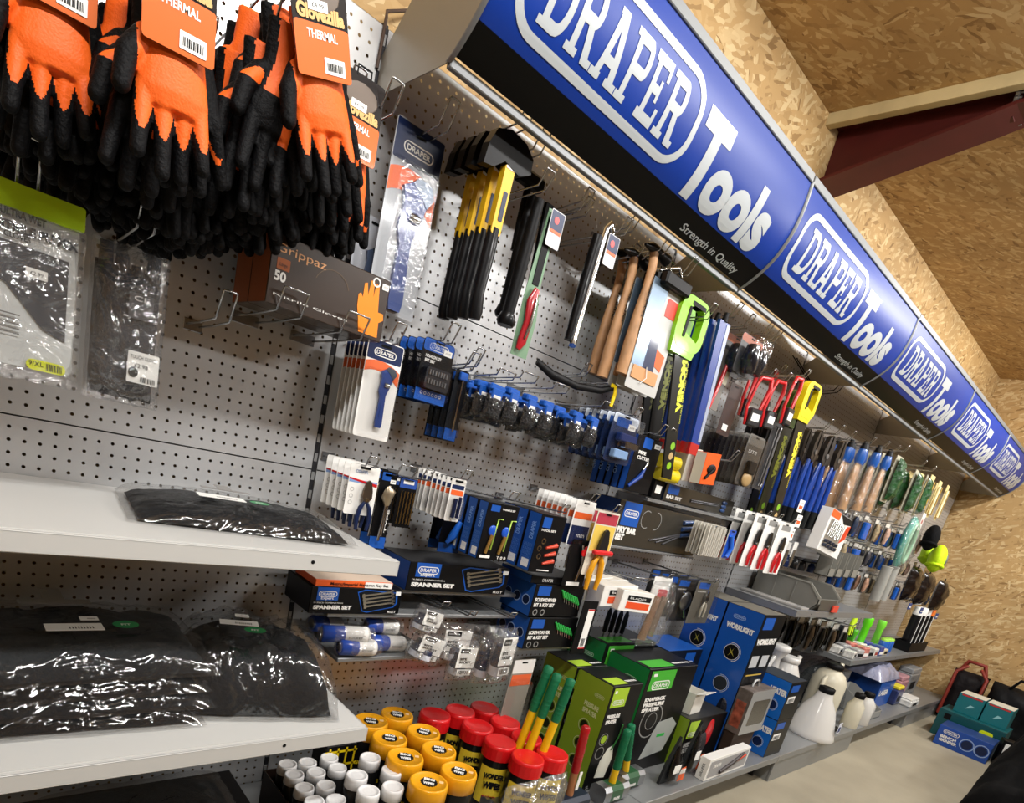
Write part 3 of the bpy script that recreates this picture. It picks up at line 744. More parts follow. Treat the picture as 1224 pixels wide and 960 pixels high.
# clear bags of gloves
def bag(name, what, cat, w, h, inner, d=.03, seed=0):
    r = thing(name, what, cat)
    g = MB(); inner(g); g.build('contents', r)
    f = MB(); cushion(f, (0, -d * .45, -h / 2 - .018), (1, 0, 0), (0, 0, 1), (0, -1, 0), w, h - .036, d * .75, FILM, n=30, p=4, amp=.16, fr=30, seed=seed, below=.5); f.build('clear_bag', r)
    return r
x0, x1, z1, z0 = span((-62, 195), (106, 243), (100, 470), -.27)
w, h = x1 - x0, z1 - z0
def innerA(g):
    g.rr(-w / 2 + .008, w / 2 - .008, -h + .02, -.03, -.010, -.006, .012, mat('#c9cccb', .4, coat=.2))
    g.prism([(-w / 2 + .01, -h * .28), (w / 2 - .02, -h * .30), (w / 2 - .02, -h * .74), (w / 2 - .05, -h * .70), (-w * .1, -h * .50), (-w / 2 + .01, -h * .46)], -.0125, -.010, mat('#35373d', .5))
    g.rr(-w / 2 + .002, w / 2 - .002, -.036, .0, -.016, -.008, .004, mat('#b3dc20', .4, coat=.3))
    g.text('ULTRA WET', w * .02, -h * .165, .010, -.0135, INK, width=w * .34, bold=.05, ha='c')
    g.text('NITRILE PU MIX', w * .12, -h * .235, .012, -.0135, INK, width=w * .66, bold=.06, ha='c')
    g.text('GLOVES', -w * .02, -h * .27, .008, -.0135, INK, width=w * .2, bold=.03, ha='c')
    g.rr(w * .08, w * .40, -h * .93, -h * .87, -.0135, -.0125, .009, mat('#d9e021', .45)); barcode(g, w * .24, -h * .92, w * .13, h * .04, -.0142); g.text('9/XL', w * .16, -h * .905, .007, -.0142, INK, ha='c')
    price(g, w * .05, -h * .44, -.0142, .028, .014, '£2.99')
    for k in range(5): g.flat(-w * .2, w * .02, -h * (.66 + .025 * k), -h * (.66 + .025 * k) + .002, -.0145, mat('#6a6a6a', .6))
a = bag('glove_pack', 'clear bag of grey gloves with a lime green header strip, at the left edge', 'glove pack', w, h, innerA, .045, 1); put(a, (x0 + x1) / 2, -.25, z1, ry=.0)
hook(at(35, 225, y=-.29).x, z1 - .012, .26, 'holding the lime-headed glove bag', tip=.07)
x0, x1, z1, z0 = span((112, 250), (207, 285), (205, 495), -.24)
w2, h2 = x1 - x0, z1 - z0
def innerB(g):
    dk = mat('#28282e', .6, bump=.4, bscale=250)
    cushion(g, (0, -.008, -h2 * .60), (1, 0, 0), (0, 0, 1), (0, -1, 0), w2 * .86, h2 * .74, .03, dk, n=24, p=3, amp=.15, fr=30, seed=4, below=.2)
    for k in range(4): g.tube([(-w2 * .3 + k * w2 * .2, -.012, -h2 * .32), (-w2 * .31 + k * w2 * .205, -.018, -h2 * .13 - .012 * (k % 3))], [w2 * .1, w2 * .085], dk, 10)
    g.rr(-w2 * .02, w2 * .3, -h2 * .5, -h2 * .36, -.0425, -.0415, .002, mat('#55565a', .5)); g.text('CE', w2 * .14, -h2 * .40, .008, -.0435, WHITE, ha='c', width=w2 * .2)
    g.rr(w2 * .02, w2 * .44, -h2 * .86, -h2 * .68, -.0425, -.0415, .002, TAG); barcode(g, w2 * .2, -h2 * .85, w2 * .2, h2 * .03, -.0435)
    g.text('£2.98', w2 * .2, -h2 * .77, .007, -.0435, INK, ha='c'); g.text('TOUCH GLOVE', w2 * .22, -h2 * .72, .006, -.0435, INK, ha='c', width=w2 * .34)
    g.ell((w2 * .1, -.0435, -h2 * .80), (.008, .0004, .009), INK, 6)
a = bag('glove_pack', 'clear crinkled bag of dark grey gloves with a white label, right of the lime-headed bag', 'glove pack', w2, h2, innerB, .05, 7); put(a, (x0 + x1) / 2, -.215, z1)
hook(at(178, 268, y=-.26).x, z1 - .015, .24, 'holding the crinkled bag of dark gloves', tip=.07)
pz = at(215, 360, y=-.0); hook(pz.x + .03, pz.z - .04, .20, 'empty, between the dark glove bag and the brown carton', tip=.06)

# brown glove cartons on two hooks
BR = mat('#30231b', .35, coat=.4); BRS = mat('#8d4a24', .5, var=.08); GLO = mat('#f08a22', .4, coat=.2)
gx, gw, gh, gd = -.275, .262, .128, .095
def grip_print(p, w, d, h):
    y = -d / 2 - .001
    p.text('Grippaz', -w * .47, h * .76, h * .12, y, mat('#e0a878', .5), width=w * .40, bold=.0); p.text('50', -w * .46, h * .36, h * .13, y, WHITE, width=w * .09, bold=.04)
    p.text('Nitrile Gloves', -w * .45, h * .14, h * .035, y, WHITE, width=w * .62)
    p.rr(-w * .45, -w * .35, h * .52, h * .68, y + .0003, y + .0008, .002, mat('#a0562a', .5)); p.text('Large', -w * .43, h * .57, h * .05, y - .0004, BR, width=w * .06)
    # orange glove picture, fingers up
    gl = [(.28, .06), (.46, .06), (.45, .30), (.49, .36), (.48, .46), (.43, .46), (.42, .62), (.405, .86), (.375, .88), (.365, .66), (.355, .90), (.325, .90), (.315, .66), (.295, .84), (.27, .82), (.272, .60), (.25, .66), (.23, .62), (.235, .44), (.26, .26)]
    p.poly([(a * w, b * h) for a, b in gl], y, GLO); p.ring(w * .375, h * .90, h * .05, h * .075, y - .0003, WHITE)
    price(p, w * .43, h * .83, y - .0002, .016, .012, '£9.99'); p.ring(w * .0, h * .5, h * .3, h * .31, y, mat('#6a5846', .5), 20, 160, 16)
for i in range(3):
    y = -.25 + gd / 2 + i * (gd + .002)
    if y + gd / 2 > -.0: break
    c_ = carton('glove_box', 'brown carton of disposable gloves, ' + ['frontmost with an orange glove on its face', 'second of the row behind the picture face', 'rearmost against the panel'][i], 'glove box', gw, gd, gh, BR, BRS, BR, grip_print)
    c_['group'] = 'brown glove boxes on two hooks'; put(c_, gx + gw / 2, y, .306)
for dx, w_ in ((.05, 'under the left half of the brown glove boxes'), (.19, 'under the right half of the brown glove boxes')): hook(gx + dx, .288, .25, w_, tip=.05, gap=.05)

# bagged garments on the shelves
CLO = mat('#17181a', .85, bump=.5, bscale=70, var=.2); CLO2 = mat('#1f2225', .85, bump=.5, bscale=70)
def garment(label, loc, w, d, h, rz, seed, stickers=(), cloth=None, tilt=0, group='bagged dark garments'):
    r = thing('bagged_garment', label, 'bagged garment', group, loc, (tilt, 0, rz))
    c = MB(); cushion(c, (0, 0, .006), (1, 0, 0), (0, 1, 0), (0, 0, 1), w * .92, d * .88, h * .86, cloth or CLO, n=36, p=4, amp=.16, fr=13, seed=seed, below=.02, wrinkle=.10)
    for k in range(2): pass
    c.build('folded_cloth', r)
    f = MB(); cushion(f, (0, 0, .007), (1, 0, 0), (0, 1, 0), (0, 0, 1), w, d, h, FILM_BIG, n=44, p=5, amp=.16, fr=14, seed=seed + 3, below=.03, wrinkle=.08); f.build('clear_bag', r)
    if stickers:
        for (sx, sy, sw, sd, kind) in stickers:
            s = MB()
            z = h * 1.16 + .010
            if kind == 'w': s.box(sx - sw / 2, sx + sw / 2, sy - sd / 2, sy + sd / 2, z, z + .0008, TAG, 0); [s.add([(sx + sw * (-.1 + .05 * q), sy - sd * .3, z + .0012), (sx + sw * (-.08 + .05 * q), sy - sd * .3, z + .0012), (sx + sw * (-.08 + .05 * q), sy, z + .0012), (sx + sw * (-.1 + .05 * q), sy, z + .0012)], [(0, 1, 2, 3)], INK) for q in range(9)]
            if kind == 'g':
                s.add([(sx + sw / 2 * math.cos(a * PI / 10), sy + sd / 2 * math.sin(a * PI / 10), z + .0008) for a in range(20)], [tuple(range(20))], mat('#138a4a', .4))
                s.text('FIT', sx, sy - .006, .009, 0, WHITE, ha='c', bold=.03, ux=(1, 0, 0), uz=(0, 1, 0), o=(0, 0, z + .0012))
            if kind == 'c':
                s.box(sx - sw * .5, sx + sw * .5, sy - sd * .5, sy - sd * .1, z, z + .0008, mat('#8f8d8a', .6), 0); s.box(sx - sw * .15, sx + sw * .15, sy - sd * .5, sy + sd * .8, z + .0009, z + .0014, mat('#8f8d8a', .6), 0)
            s.build({'w': 'white_label', 'g': 'round_green_sticker', 'c': 'grey_tape'}[kind], r)
    return r
garment('dark garment in a clear bag alone on the upper shelf', (-.265, -.235, -.138), .44, .30, .038, -.10, 2, ((-.02, .07, .10, .05, 'c'), (-.05, -.05, .09, .04, 'w'), (.025, -.055, .04, .034, 'g')))
for i in range(4):
    st = ((-.03, .08, .12, .07, 'c'), (-.02, -.085, .09, .035, 'w'), (.065, -.075, .045, .04, 'g'), (.01, -.04, .03, .02, 'w')) if i == 3 else ()
    garment('dark garment in a clear bag, ' + ['lowest', 'second lowest', 'second from the top', 'topmost with a green round sticker'][i] + ' in the left heap',
            (-.555 + .012 * (i % 2), -.235, -.54 + .034 * i), .46, .33, .046 + (.02 if i == 3 else 0), -.06 + .03 * i, 20 + 5 * i, st, CLO2 if i % 2 else CLO, group='bagged garments in the left heap')
garment('puffy dark garment in a clear bag at the right end of the lower shelf', (-.185, -.23, -.54), .36, .38, .15, -.25, 61, ((-.05, -.07, .08, .03, 'w'), (-.02, -.11, .045, .038, 'g'), (-.04, -.02, .03, .02, 'w')), CLO2)
# dark box under the lower shelf
def uprint(p, w, d, h): pass
a = garment('flat dark bagged garment on the base shelf behind the white tubs', (-.42, -.33, BASEZ + .16), .42, .30, .05, 0, 71, (), CLO2, group='bagged dark garments')
b_ = carton('storage_box', 'plain black storage box under the flat dark bagged garment', 'box', .5, .36, .155, mat('#1c1b1c', .6)); put(b_, -.42, -.33, BASEZ + .0005)

# ================================================================== second bay (right of the first upright)
random.seed(21)
CARDBLK = mat('#0e0e10', .4, coat=.08); BLUP = mat('#1852aa', .4, coat=.15); HEADN = mat('#16264e', .35, coat=.3); SWOOSH = mat('#e2683a', .4, coat=.2)
def swoosh(p, w, h, a=.22, b=.34):
    n = 10; top = []; bot = []
    for i in range(n + 1):
        u = -1 + 2 * i / n; top.append((u * w * .49, -h * (a + .05 * (u + .2) ** 2))); bot.append((u * w * .49, -h * (b + .07 * (u + .3) ** 2)))
    vs = [(x, -.0017, z) for x, z in top + bot]; p.add(vs, [(i, i + 1, n + 2 + i, n + 1 + i) for i in range(n)], SWOOSH)
# big adjustable wrench on its card
x0, x1, z1, z0 = span((476, 137), (533, 172), (490, 385), -.10)
w, h = x1 - x0, z1 - z0
c = card_pack('wrench_card', 'large blue adjustable wrench on a card with a red curved band', 'tool card', w, h, mat('#a9adb2', .35, coat=.3), HEADN, lambda t, w, h: t_wrench(t, w * .02, -h * .62, h * .72, -.014, mat('#1d3a7c', .35, coat=.4)), True, lambda p, w, h: swoosh(p, w, h), fh=.82, fd=.03)
c['label'] = c['label']; put(c, (x0 + x1) / 2, -.10, z1); hook((x0 + x1) / 2 + .01, z1 - .018, .17, 'holding the large wrench card', tip=.06)
pbeh = at(455, 330, y=-.06)
c = card_pack('wrench_card', 'pale card with a grey tool, half hidden behind the large wrench card', 'tool card', .10, .26, mat('#b9bdc4', .35, coat=.3), None, lambda t, w, h: t_wrench(t, 0, -h * .55, h * .6, -.012, mat('#51607c', .35), None), False); put(c, .035, -.045, .60)

# hatchet-like hammers: black capped head, yellow shaft, black grip
YS = mat('#e0b21c', .35, coat=.3)
def axe(what):
    r = thing('fibreglass_hatchet', what, 'hatchet')
    m = MB(); m.prism([(-.075, -.005), (-.06, .03), (-.02, .045), (.03, .04), (.06, .02), (.062, -.012), (.03, -.03), (-.02, -.02), (-.05, -.045), (-.08, -.05)], -.013, .013, BLK_G); m.build('head_cover', r)
    m = MB(); m.rr(-.014, .016, -.17, -.02, -.010, .010, .006, YS); m.rr(-.003, .010, -.14, -.075, -.0112, -.010, .003, mat('#1a2340', .4)); m.rr(-.012, .014, -.028, -.012, -.0112, -.010, .002, TAG); m.build('shaft', r)
    m = MB(); m.tube([(.001, 0, -.155), (.0, 0, -.22), (-.002, 0, -.30), (.002, 0, -.345), (.004, 0, -.365)], [.017, .018, .0165, .020, .016], BLK_G, 12, sq=.7); m.build('grip', r); return r
p0 = at(610, 188, y=-.22); a = axe('x'); put(a, p0.x, -.22, p0.z, ry=.02)
stack(a, 4, .045, 'black-capped hatchet with yellow and black shaft', 'yellow-shafted hatchets on one hook', jit=.01)
hook(p0.x, p0.z + .05, .24, 'above the yellow-shafted hatchets')
hook(p0.x + .09, p0.z + .045, .20, 'empty, right of the yellow-shafted hatchets')

def long_tool(name, what, cat, top, bot, y, wd, thick, m, endm=None, cardtag=None, head=None, rr_=.006, shape='bar'):
    p, q = at(*top, y=y), at(*bot, y=y); L = p.z - q.z; r = thing(name, what, cat, None, (p.x, y, p.z)); dx = q.x - p.x
    b = MB()
    if shape == 'bar': b.prism([(-wd / 2, 0), (wd / 2, 0), (dx + wd * .45, -L), (dx - wd * .45, -L)], -thick, 0, m)
    else: b.tube([(0, -thick / 2, 0), (dx * .5, -thick / 2, -L * .5), (dx, -thick / 2, -L)], [wd * .4, wd * .5, wd * .45], m, 12)
    b.build('body', r)
    if endm: e = MB(); e.tube([(dx * .9, -thick / 2, -L * .93), (dx, -thick / 2, -L * 1.0), (dx * 1.02, -thick / 2, -L * 1.03)], [wd * .55, wd * .75, wd * .6], endm, 12); e.build('end_cap', r)
    if head: head(r, wd)
    if cardtag:
        g = MB(); tw, th, tz = cardtag; g.rr(-tw / 2, tw / 2, tz - th, tz, -thick - .008, -thick - .007, .003, mat('#c8c9cc', .4)); g.rr(-tw / 2 + .002, tw / 2 - .002, tz - th * .5, tz - .002, -thick - .0085, -thick - .008, .002, HEADN)
        g.disc(0, tz - th * .28, th * .10, -thick - .0088, RED, 12); g.flat(-tw * .3, tw * .4, tz - th * .36, tz - th * .30, -thick - .0089, SWOOSH); g.build('swing_tag', r)
    return r
long_tool('black_crowbar', 'long black tool handle with a flared end, left of the green pruning saw card', 'tool', (640, 240), (600, 385), -.20, .035, .03, BLACK, BLK_G, shape='tube')
long_tool('black_crowbar', 'second long black tool handle, hanging behind the flared one', 'tool', (632, 235), (596, 375), -.14, .03, .03, BLACK, BLK_G, shape='tube')
long_tool('black_crowbar', 'long black bar behind the green pruning saw card', 'tool', (655, 245), (622, 400), -.15, .03, .012, BLACK, None)
def headblk(r, wd): m = MB(); m.box(-.05, .045, -.03, .005, .0, .035, BLACK, .008); m.tube([(-.05, -.012, .015), (-.085, -.012, -.01)], [.014, .008], BLACK, 8); m.build('tool_head', r)
long_tool('rubber_mallet', 'black headed mallet hanging between the hatchets and the pruning saw card', 'tool', (628, 225), (612, 300), -.12, .024, .02, BLACK, None, head=headblk, shape='tube')
for u, v, y, wh in ((640, 232, -.24, 'above the black tool handles'), (688, 262, -.2, 'right of the pruning saw card'), (690, 250, -.12, 'empty, above the pruning saw card'), (735, 285, -.24, 'holding the pry bar'), (745, 280, -.12, 'empty, between pry bar and wooden hammers')):
    p = at(u, v, y=y); hook(p.x, p.z, -y + .02, wh, tip=.04)
# pruning saw on a green card
p = at(662, 252, y=-.21); q = at(640, 435, y=-.21); L = p.z - q.z
r = thing('pruning_saw', 'pruning saw with a dark red handle on a long green card', 'saw', None, (p.x - .005, -.21, p.z))
m = MB(); m.prism([(-.012, 0), (.024, 0), (.02, -L * .5), (.034, -L * .72), (.03, -L), (-.03, -L * 1.0), (-.03, -L * .6)], -.0015, 0, mat('#6f8f72', .4, coat=.3)); m.prism([(-.008, -L * .05), (.016, -L * .05), (.01, -L * .5), (-.012, -L * .5)], -.004, -.0016, BLACK); m.build('backing_card', r)
m = MB(); m.tube([(.002, -.012, -L * .53), (-.008, -.012, -L * .62), (-.003, -.012, -L * .75), (-.010, -.012, -L * .90), (-.018, -.012, -L * .96)], [.010, .016, .014, .015, .007], mat('#a51622', .3, coat=.5), 12, sq=.6)
m.tube([(-.002, -.024, -L * .60), (-.004, -.024, -L * .78), (-.012, -.022, -L * .88)], [.003, .005, .003], CHROME, 8); m.build('handle', r)
m = MB(); m.rr(-.010, .040, -.085, -.0, -.0125, -.0115, .004, mat('#c9cacd', .4)); m.rr(-.008, .038, -.045, -.002, -.013, -.0125, .003, HEADN); m.disc(.012, -.022, .009, -.0134, RED, 12); m.flat(-.006, .036, -.052, -.045, -.0134, SWOOSH); m.build('swing_tag', r)
# bent black bar with a yellow tip hanging under it
r = thing('bow_saw_guard', 'black curved strap with a yellow tip, crossing the panel under the pry bar', 'strap')
P3 = [at(*q_, y=yy) for q_, yy in (((642, 432), -.16), ((660, 448), -.17), ((690, 462), -.19), ((718, 467), -.20), ((733, 464), -.21))]
r.location = P3[0]; m = MB(); m.tube([p - P3[0] for p in P3], [.010, .014, .011, .010, .008], BLACK, 8, sq=.5); m.build('strap', r)
m = MB(); e = P3[-1] - P3[0]; m.tube([e + Vector((-.012, 0, .006)), e + Vector((.008, 0, .004)), e + Vector((.016, 0, -.012)), e + Vector((.012, 0, -.055))], [.007, .009, .009, .008], YEL, 8, sq=.45); m.build('yellow_tip', r)
p = at(690, 452, y=-.1); hook(p.x, p.z, .12, 'carrying the left half of the black strap', tip=.04); p = at(722, 462, y=-.1); hook(p.x, p.z, .14, 'carrying the right half of the black strap', tip=.04)
# pry bar
p = at(722, 275, y=-.23); q = at(705, 425, y=-.23); L = p.z - q.z
r = thing('pry_bar', 'slim steel pry bar with a hooked top and black sleeve', 'pry bar', None, (p.x, -.23, p.z))
m = MB(); m.tube([(.028, -.01, -.015), (.026, -.01, .006), (.010, -.01, .018), (-.002, -.01, .0), (-.004, -.01, -.06), (-.012, -.01, -L * .6), (-.018, -.01, -L * .93), (-.024, -.016, -L)], [.006, .008, .009, .009, .009, .008, .010, .012], CHROME, 6); m.build('bar', r)
m = MB(); m.tube([(-.016, .002, -.02), (-.024, .002, -L * .55), (-.030, 0, -L * .96)], [.014, .015, .013], BLK_G, 8); m.build('sleeve', r)
m = MB(); m.rr(.004, .052, -.085, -.006, -.0215, -.0205, .004, mat('#c9cacd', .4)); m.rr(.006, .050, -.048, -.008, -.022, -.0215, .003, HEADN); m.disc(.024, -.028, .009, -.0224, RED, 12); m.flat(.008, .048, -.055, -.048, -.0224, SWOOSH); m.build('swing_tag', r)

# wooden handled hammers
def hammer(what, m=WOOD, L=.33, printed=True):
    r = thing('wooden_hammer', what, 'hammer')
    k = MB(); k.tube([(-.012, 0, .03), (.0, 0, -.02), (0, 0, -.08), (-.002, 0, -.16), (0, 0, -.26), (.001, 0, -L)], [.016, .016, .014, .019, .023, .021], m, 12, sq=.75); k.build('handle', r)
    k = MB(); k.tube([(-.06, 0, .022), (-.03, 0, .028), (0, 0, .028), (.025, 0, .026), (.045, 0, .024), (.058, 0, .024)], [.004, .013, .014, .013, .017, .017], mat('#262626', .35, .7), 12); k.build('head', r)
    if printed: k = MB(); k.text('FAITHFULL', 0, 0, .008, 0, INK, width=.085, bold=.02, ux=(0, 0, 1), uz=(-1, 0, 0), o=(.0035, -.0165, -.16)); k.build('handle_print', r)
    return r
for (t, y, wh) in (((745, 318), -.12, 'left and rearmost of the three'), ((758, 318), -.19, 'middle one of the three'), ((782, 312), -.235, 'frontmost of three, dark printing')):
    p = at(*t, y=y); a = hammer('wooden-handled hammer hanging head up, ' + wh, WOOD); a['group'] = 'wooden-handled hammers'; put(a, p.x, y, p.z, ry=.03)
    hook(p.x, p.z + .012, -y + .02, 'under the head of the wooden hammer, ' + wh, tip=.04)
# blue white saw cards
x0, x1, z1, z0 = span((782, 332), (819, 352), (771, 472), -.25)
w, h = x1 - x0, z1 - z0
def sawcard(p, w, h):
    p.prism([(-w * .5, 0), (w * .0, 0), (-w * .12, -h * .58), (-w * .10, -h * .80), (-w * .5, -h * .78)], -.0026, -.0014, mat('#6c7f92', .25, .5, coat=.4))
    p.rr(w * .06, w * .46, -h * .26, -h * .10, -.0026, -.0014, .002, mat('#d2473a', .45)); p.prism([(w * .02, -h * .55), (w * .42, -h * .60), (w * .40, -h * .75), (w * .05, -h * .70)], -.0026, -.0014, ORANGE)
    p.prism([(-w * .15, -h * .5), (w * .1, -h * .45), (w * .2, -h * .8), (-w * .15, -h * .82)], -.003, -.0014, NAVY)
    p.rr(-w * .42, w * .36, -h * .90, -h * .78, -.005, -.0014, .004, mat('#c79262', .5)); p.tube([(-w * .05, -.006, -h * .76), (-w * .0, -.010, -h * .86), (-w * .12, -.006, -h * .93)], .0015, WHITE, 5)
c = card_pack('saw_card', 'x', 'saw card', w, h, mat('#b9b9b6', .4, coat=.1), None, None, False, sawcard, film=False, hang=False)
t = MB(); t.box(-w * .35, w * .45, -.03, .0, -.012, .028, BLK_G, .006); t.tube([(-w * .3, -.02, .03), (-w * .1, -.03, .045), (w * .1, -.02, .03)], .004, CHROME, 6); t.build('plastic_head', c)
put(c, (x0 + x1) / 2, -.25, z1); stack(c, 3, .035, 'pale saw card with blue grey blade and red corner', 'pale saw cards right of the wooden hammers')
hook((x0 + x1) / 2 + .02, z1 + .03, .28, 'above the pale saw cards', tip=.05)
hook((x0 + x1) / 2 + .06, z1 + .04, .16, 'empty, behind the pale saw cards', tip=.05)

# ---------- small adjustable wrench cards
x0, x1, z1, z0 = span((441, 404), (484, 414), (463, 529), -.17)
w, h = x1 - x0, z1 - z0
c = card_pack('wrench_card', 'x', 'tool card', w, h, WHITE, HEADN, lambda t, w, h: t_wrench(t, w * .08, -h * .56, h * .62, -.014, mat('#1d3a7c', .35, coat=.4)), True, lambda p, w, h: swoosh(p, w, h, .2, .30))
put(c, (x0 + x1) / 2, -.17, z1); stack(c, 6, .022, 'white card with a small blue adjustable wrench', 'small wrench cards below the brown glove boxes')
hook((x0 + x1) / 2, z1 - .012, .20, 'holding the small wrench cards')
# blue and black hex bit blisters
x0, x1, z1, z0 = span((508, 402), (545, 414), (538, 490), -.18)
w, h = x1 - x0, z1 - z0
def hexcard(p, w, h):
    p.rr(-w * .36, w * .10, -h * .2, -h * .06, -.0022, -.0014, .003, BLUP); price(p, w * .16, -h * .2, -.0022, w * .26, h * .09, '£12.99')
    p.text('HEXAGON KEY', -w * .38, -h * .30, h * .045, -.0022, WHITE, width=w * .5, bold=.03); p.text('BIT SET', -w * .38, -h * .37, h * .045, -.0022, WHITE, width=w * .32, bold=.03)
    p.flat(-w * .49, w * .49, -h * .99, -h * .80, -.0019, BLUP)
    for i in range(6): p.ring(-w * .3 + i * w * .12, -h * .86, h * .018, h * .026, -.0022, WHITE, n=10)
def hextool(t, w, h):
    t.rr(-w * .38, w * .40, -h * .78, -h * .44, -.020, -.003, .008, mat('#10131c', .35, coat=.4))
    for i in range(2):
        for j in range(7): t.lathe([(.003, 0), (.003, .012)], (-w * .28 + j * w * .09, -.021, -h * .70 + i * h * .14), STEEL, 6, 'z', False)
c = card_pack('bit_set_pack', 'x', 'bit set', w, h, CARDBLK, BLUP, hextool, True, hexcard, fh=.98, fd=.03, r=.012)
put(c, (x0 + x1) / 2, -.18, z1); stack(c, 4, .038, 'blue and black bit set in a rounded clear pack', 'bit set packs on one hook')
hook((x0 + x1) / 2, z1 - .012, .21, 'holding the blue and black bit sets')
hook((x0 + x1) / 2 + .13, z1 - .035, .16, 'empty, between the bit sets and the blue socket trays')
# slim screwdriver blisters
x0, x1, z1, z0 = span((546, 440), (561, 446), (536, 528), -.16)
w, h = x1 - x0, z1 - z0
def slim(t, w, h): t.tube([(0, -.010, -h * .12), (0, -.010, -h * .85)], .003, CHROME, 8); t.box(-w * .3, w * .3, -.014, -.004, -h * .14, -h * .03, BLUP, .002)
c = card_pack('long_bit_pack', 'x', 'bit pack', max(w, .035), h, mat('#1a1c20', .4), None, slim, False, lambda p, w, h: p.flat(-w * .45, w * .45, -h * .98, -h * .82, -.0018, BLUP), fh=.95, fd=.018, r=.003)
put(c, (x0 + x1) / 2, -.16, z1); stack(c, 4, .03, 'narrow clear pack with one long steel bit and a blue foot', 'narrow long-bit packs')
hook((x0 + x1) / 2, z1 - .008, .18, 'holding the narrow long-bit packs')

# ---------- blue socket carriers on wire baskets
def socket_tray(what):
    r = thing('clip_pack', what, 'clip pack')
    m = MB(); m.box(-.026, .026, -.02, .004, -.018, 0, BLUP, .004); m.box(-.018, .018, -.024, -.016, -.042, -.010, BLUP, .003); m.flat(-.012, .012, -.036, -.028, -.0245, WHITE); m.build('blue_clip', r)
    m = MB(); cushion(m, (0, -.014, -.062), (1, 0, 0), (0, 0, 1), (0, -1, 0), .056, .062, .016, mat('#1e2024', .4, .3, bump=1, bscale=200), n=10, p=3, amp=.5, fr=90, seed=random.random() * 9, below=.6); m.build('metal_parts', r)
    m = MB(); cushion(m, (0, -.014, -.060), (1, 0, 0), (0, 0, 1), (0, -1, 0), .060, .072, .018, BLIST, n=10, p=3, amp=.4, fr=60, seed=random.random() * 9, below=.6); m.build('clear_pouch', r)
    return r
first = None; k = 0
TRAYS = [((592, 460), -.22), ((610, 464), -.22), ((632, 472), -.22), ((651, 479), -.22), ((688, 492), -.22), ((706, 498), -.22), ((575, 455), -.19), ((667, 486), -.15)]
for (t, y) in TRAYS:
    for j in range(4):
        yy = y + j * .045; p = at(*t, y=y)
        if yy > -.03: continue
        if first is None: first = socket_tray('x'); a = first
        else: a = copy_tree(first)
        put(a, p.x + random.uniform(-.003, .003), yy, p.z - .01 * (j % 2), rz=random.uniform(-.2, .2), ry=random.uniform(-.08, .08))
        a['label'] = 'small blue-clipped pouch, %s in the %s column of the row' % (ORD[j], ['second', 'third', 'fourth', 'fifth', 'seventh', 'last', 'first', 'sixth'][k]); a['group'] = 'small pouches with blue clips under the hatchets'
    k += 1
for t in ((575, 455), (602, 458), (640, 470), (697, 490)):
    p = at(*t, y=-.1); hook(p.x, p.z + .004, .15 + .05, 'in the row of small blue-clipped pouches, %s' % {575: 'leftmost', 602: 'second', 640: 'third', 697: 'rightmost'}[t[0]], gap=.06, tip=.02)

# ---------- blister of blue clamps
x0, x1, z1, z0 = span((736, 490), (765, 503), (757, 560), -.23)
w, h = x1 - x0, z1 - z0
def clampc(p, w, h): p.rr(-w * .36, w * .2, -h * .26, -h * .08, -.0022, -.0014, .003, BLUP); price(p, w * .12, -h * .28, -.0024, w * .28, h * .12)
def clampt(t, w, h):
    t.box(-w * .3, w * .35, -.03, -.004, -h * .55, -h * .38, mat('#1c2f66', .3, coat=.4), .004); t.box(-w * .1, w * .4, -.036, -.004, -h * .66, -h * .52, CHROME, .003); t.box(-w * .35, w * .2, -.026, -.004, -h * .9, -h * .72, mat('#8fb0dc', .3), .003)
c = card_pack('clamp_pack', 'x', 'clamp pack', w, h, mat('#1b2a4e', .4, coat=.3), mat('#c9d2df', .4), clampt, False, clampc, fh=.97, fd=.04, r=.012)
put(c, (x0 + x1) / 2, -.23, z1); stack(c, 6, .032, 'clear rounded pack with a blue and steel tool inside', 'clear blue tool packs above the pipe cutter boxes')
hook((x0 + x1) / 2, z1 - .01, .26, 'holding the clear blue tool packs', tip=.03)
# pipe cutter boxes
x0, x1, z1, z0 = span((766, 520), (795, 528), (757, 588), -.22)
w, h = x1 - x0, z1 - z0
def pipec(p, w, d, h):
    y = -d / 2 - .001; p.rr(-w * .25, w * .10, h * .80, h * .98, y, y + .0004, .002, BLUP); price(p, w * .2, h * .84, y, w * .25, h * .08)
    p.text('PIPE', -w * .35, h * .68, h * .055, y, WHITE, bold=.04, width=w * .3); p.text('CUTTER', -w * .35, h * .59, h * .055, y, WHITE, bold=.04, width=w * .5)
    p.tube([(-w * .4, y - .002, h * .08), (-w * .05, y - .004, h * .3), (w * .05, y - .004, h * .46)], [.006, .009, .004], mat('#1d3f8e', .35), 8); p.tube([(.0, y - .003, h * .42), (w * .1, y - .003, h * .56)], [.004, .006], CHROME, 6)
def pipel(p, w, d, h): p.text('CUTTER', 0, h * .2, d * .5, 0, mat('#8fb2e0', .4), bold=.02, width=h * .35, ux=(0, 0, 1), uz=(0, 1, 0), o=(-w / 2 - .0012, 0, h * .25))
c = carton('pipe_cutter_box', 'x', 'tool box', w, .028, h, CARDBLK, mat('#1a52b0', .4), CARDBLK, pipec, pipel)
put(c, (x0 + x1) / 2, -.20, z0); stack(c, 5, .034, 'upright blue-sided pipe cutter box', 'pipe cutter boxes', where='in its row')
hook((x0 + x1) / 2 + .0, z1 + .004, .24, 'above the pipe cutter boxes', tip=.04); hook((x0 + x1) / 2 + .05, z1 + .002, .24, 'right of the pipe cutter boxes', tip=.04)

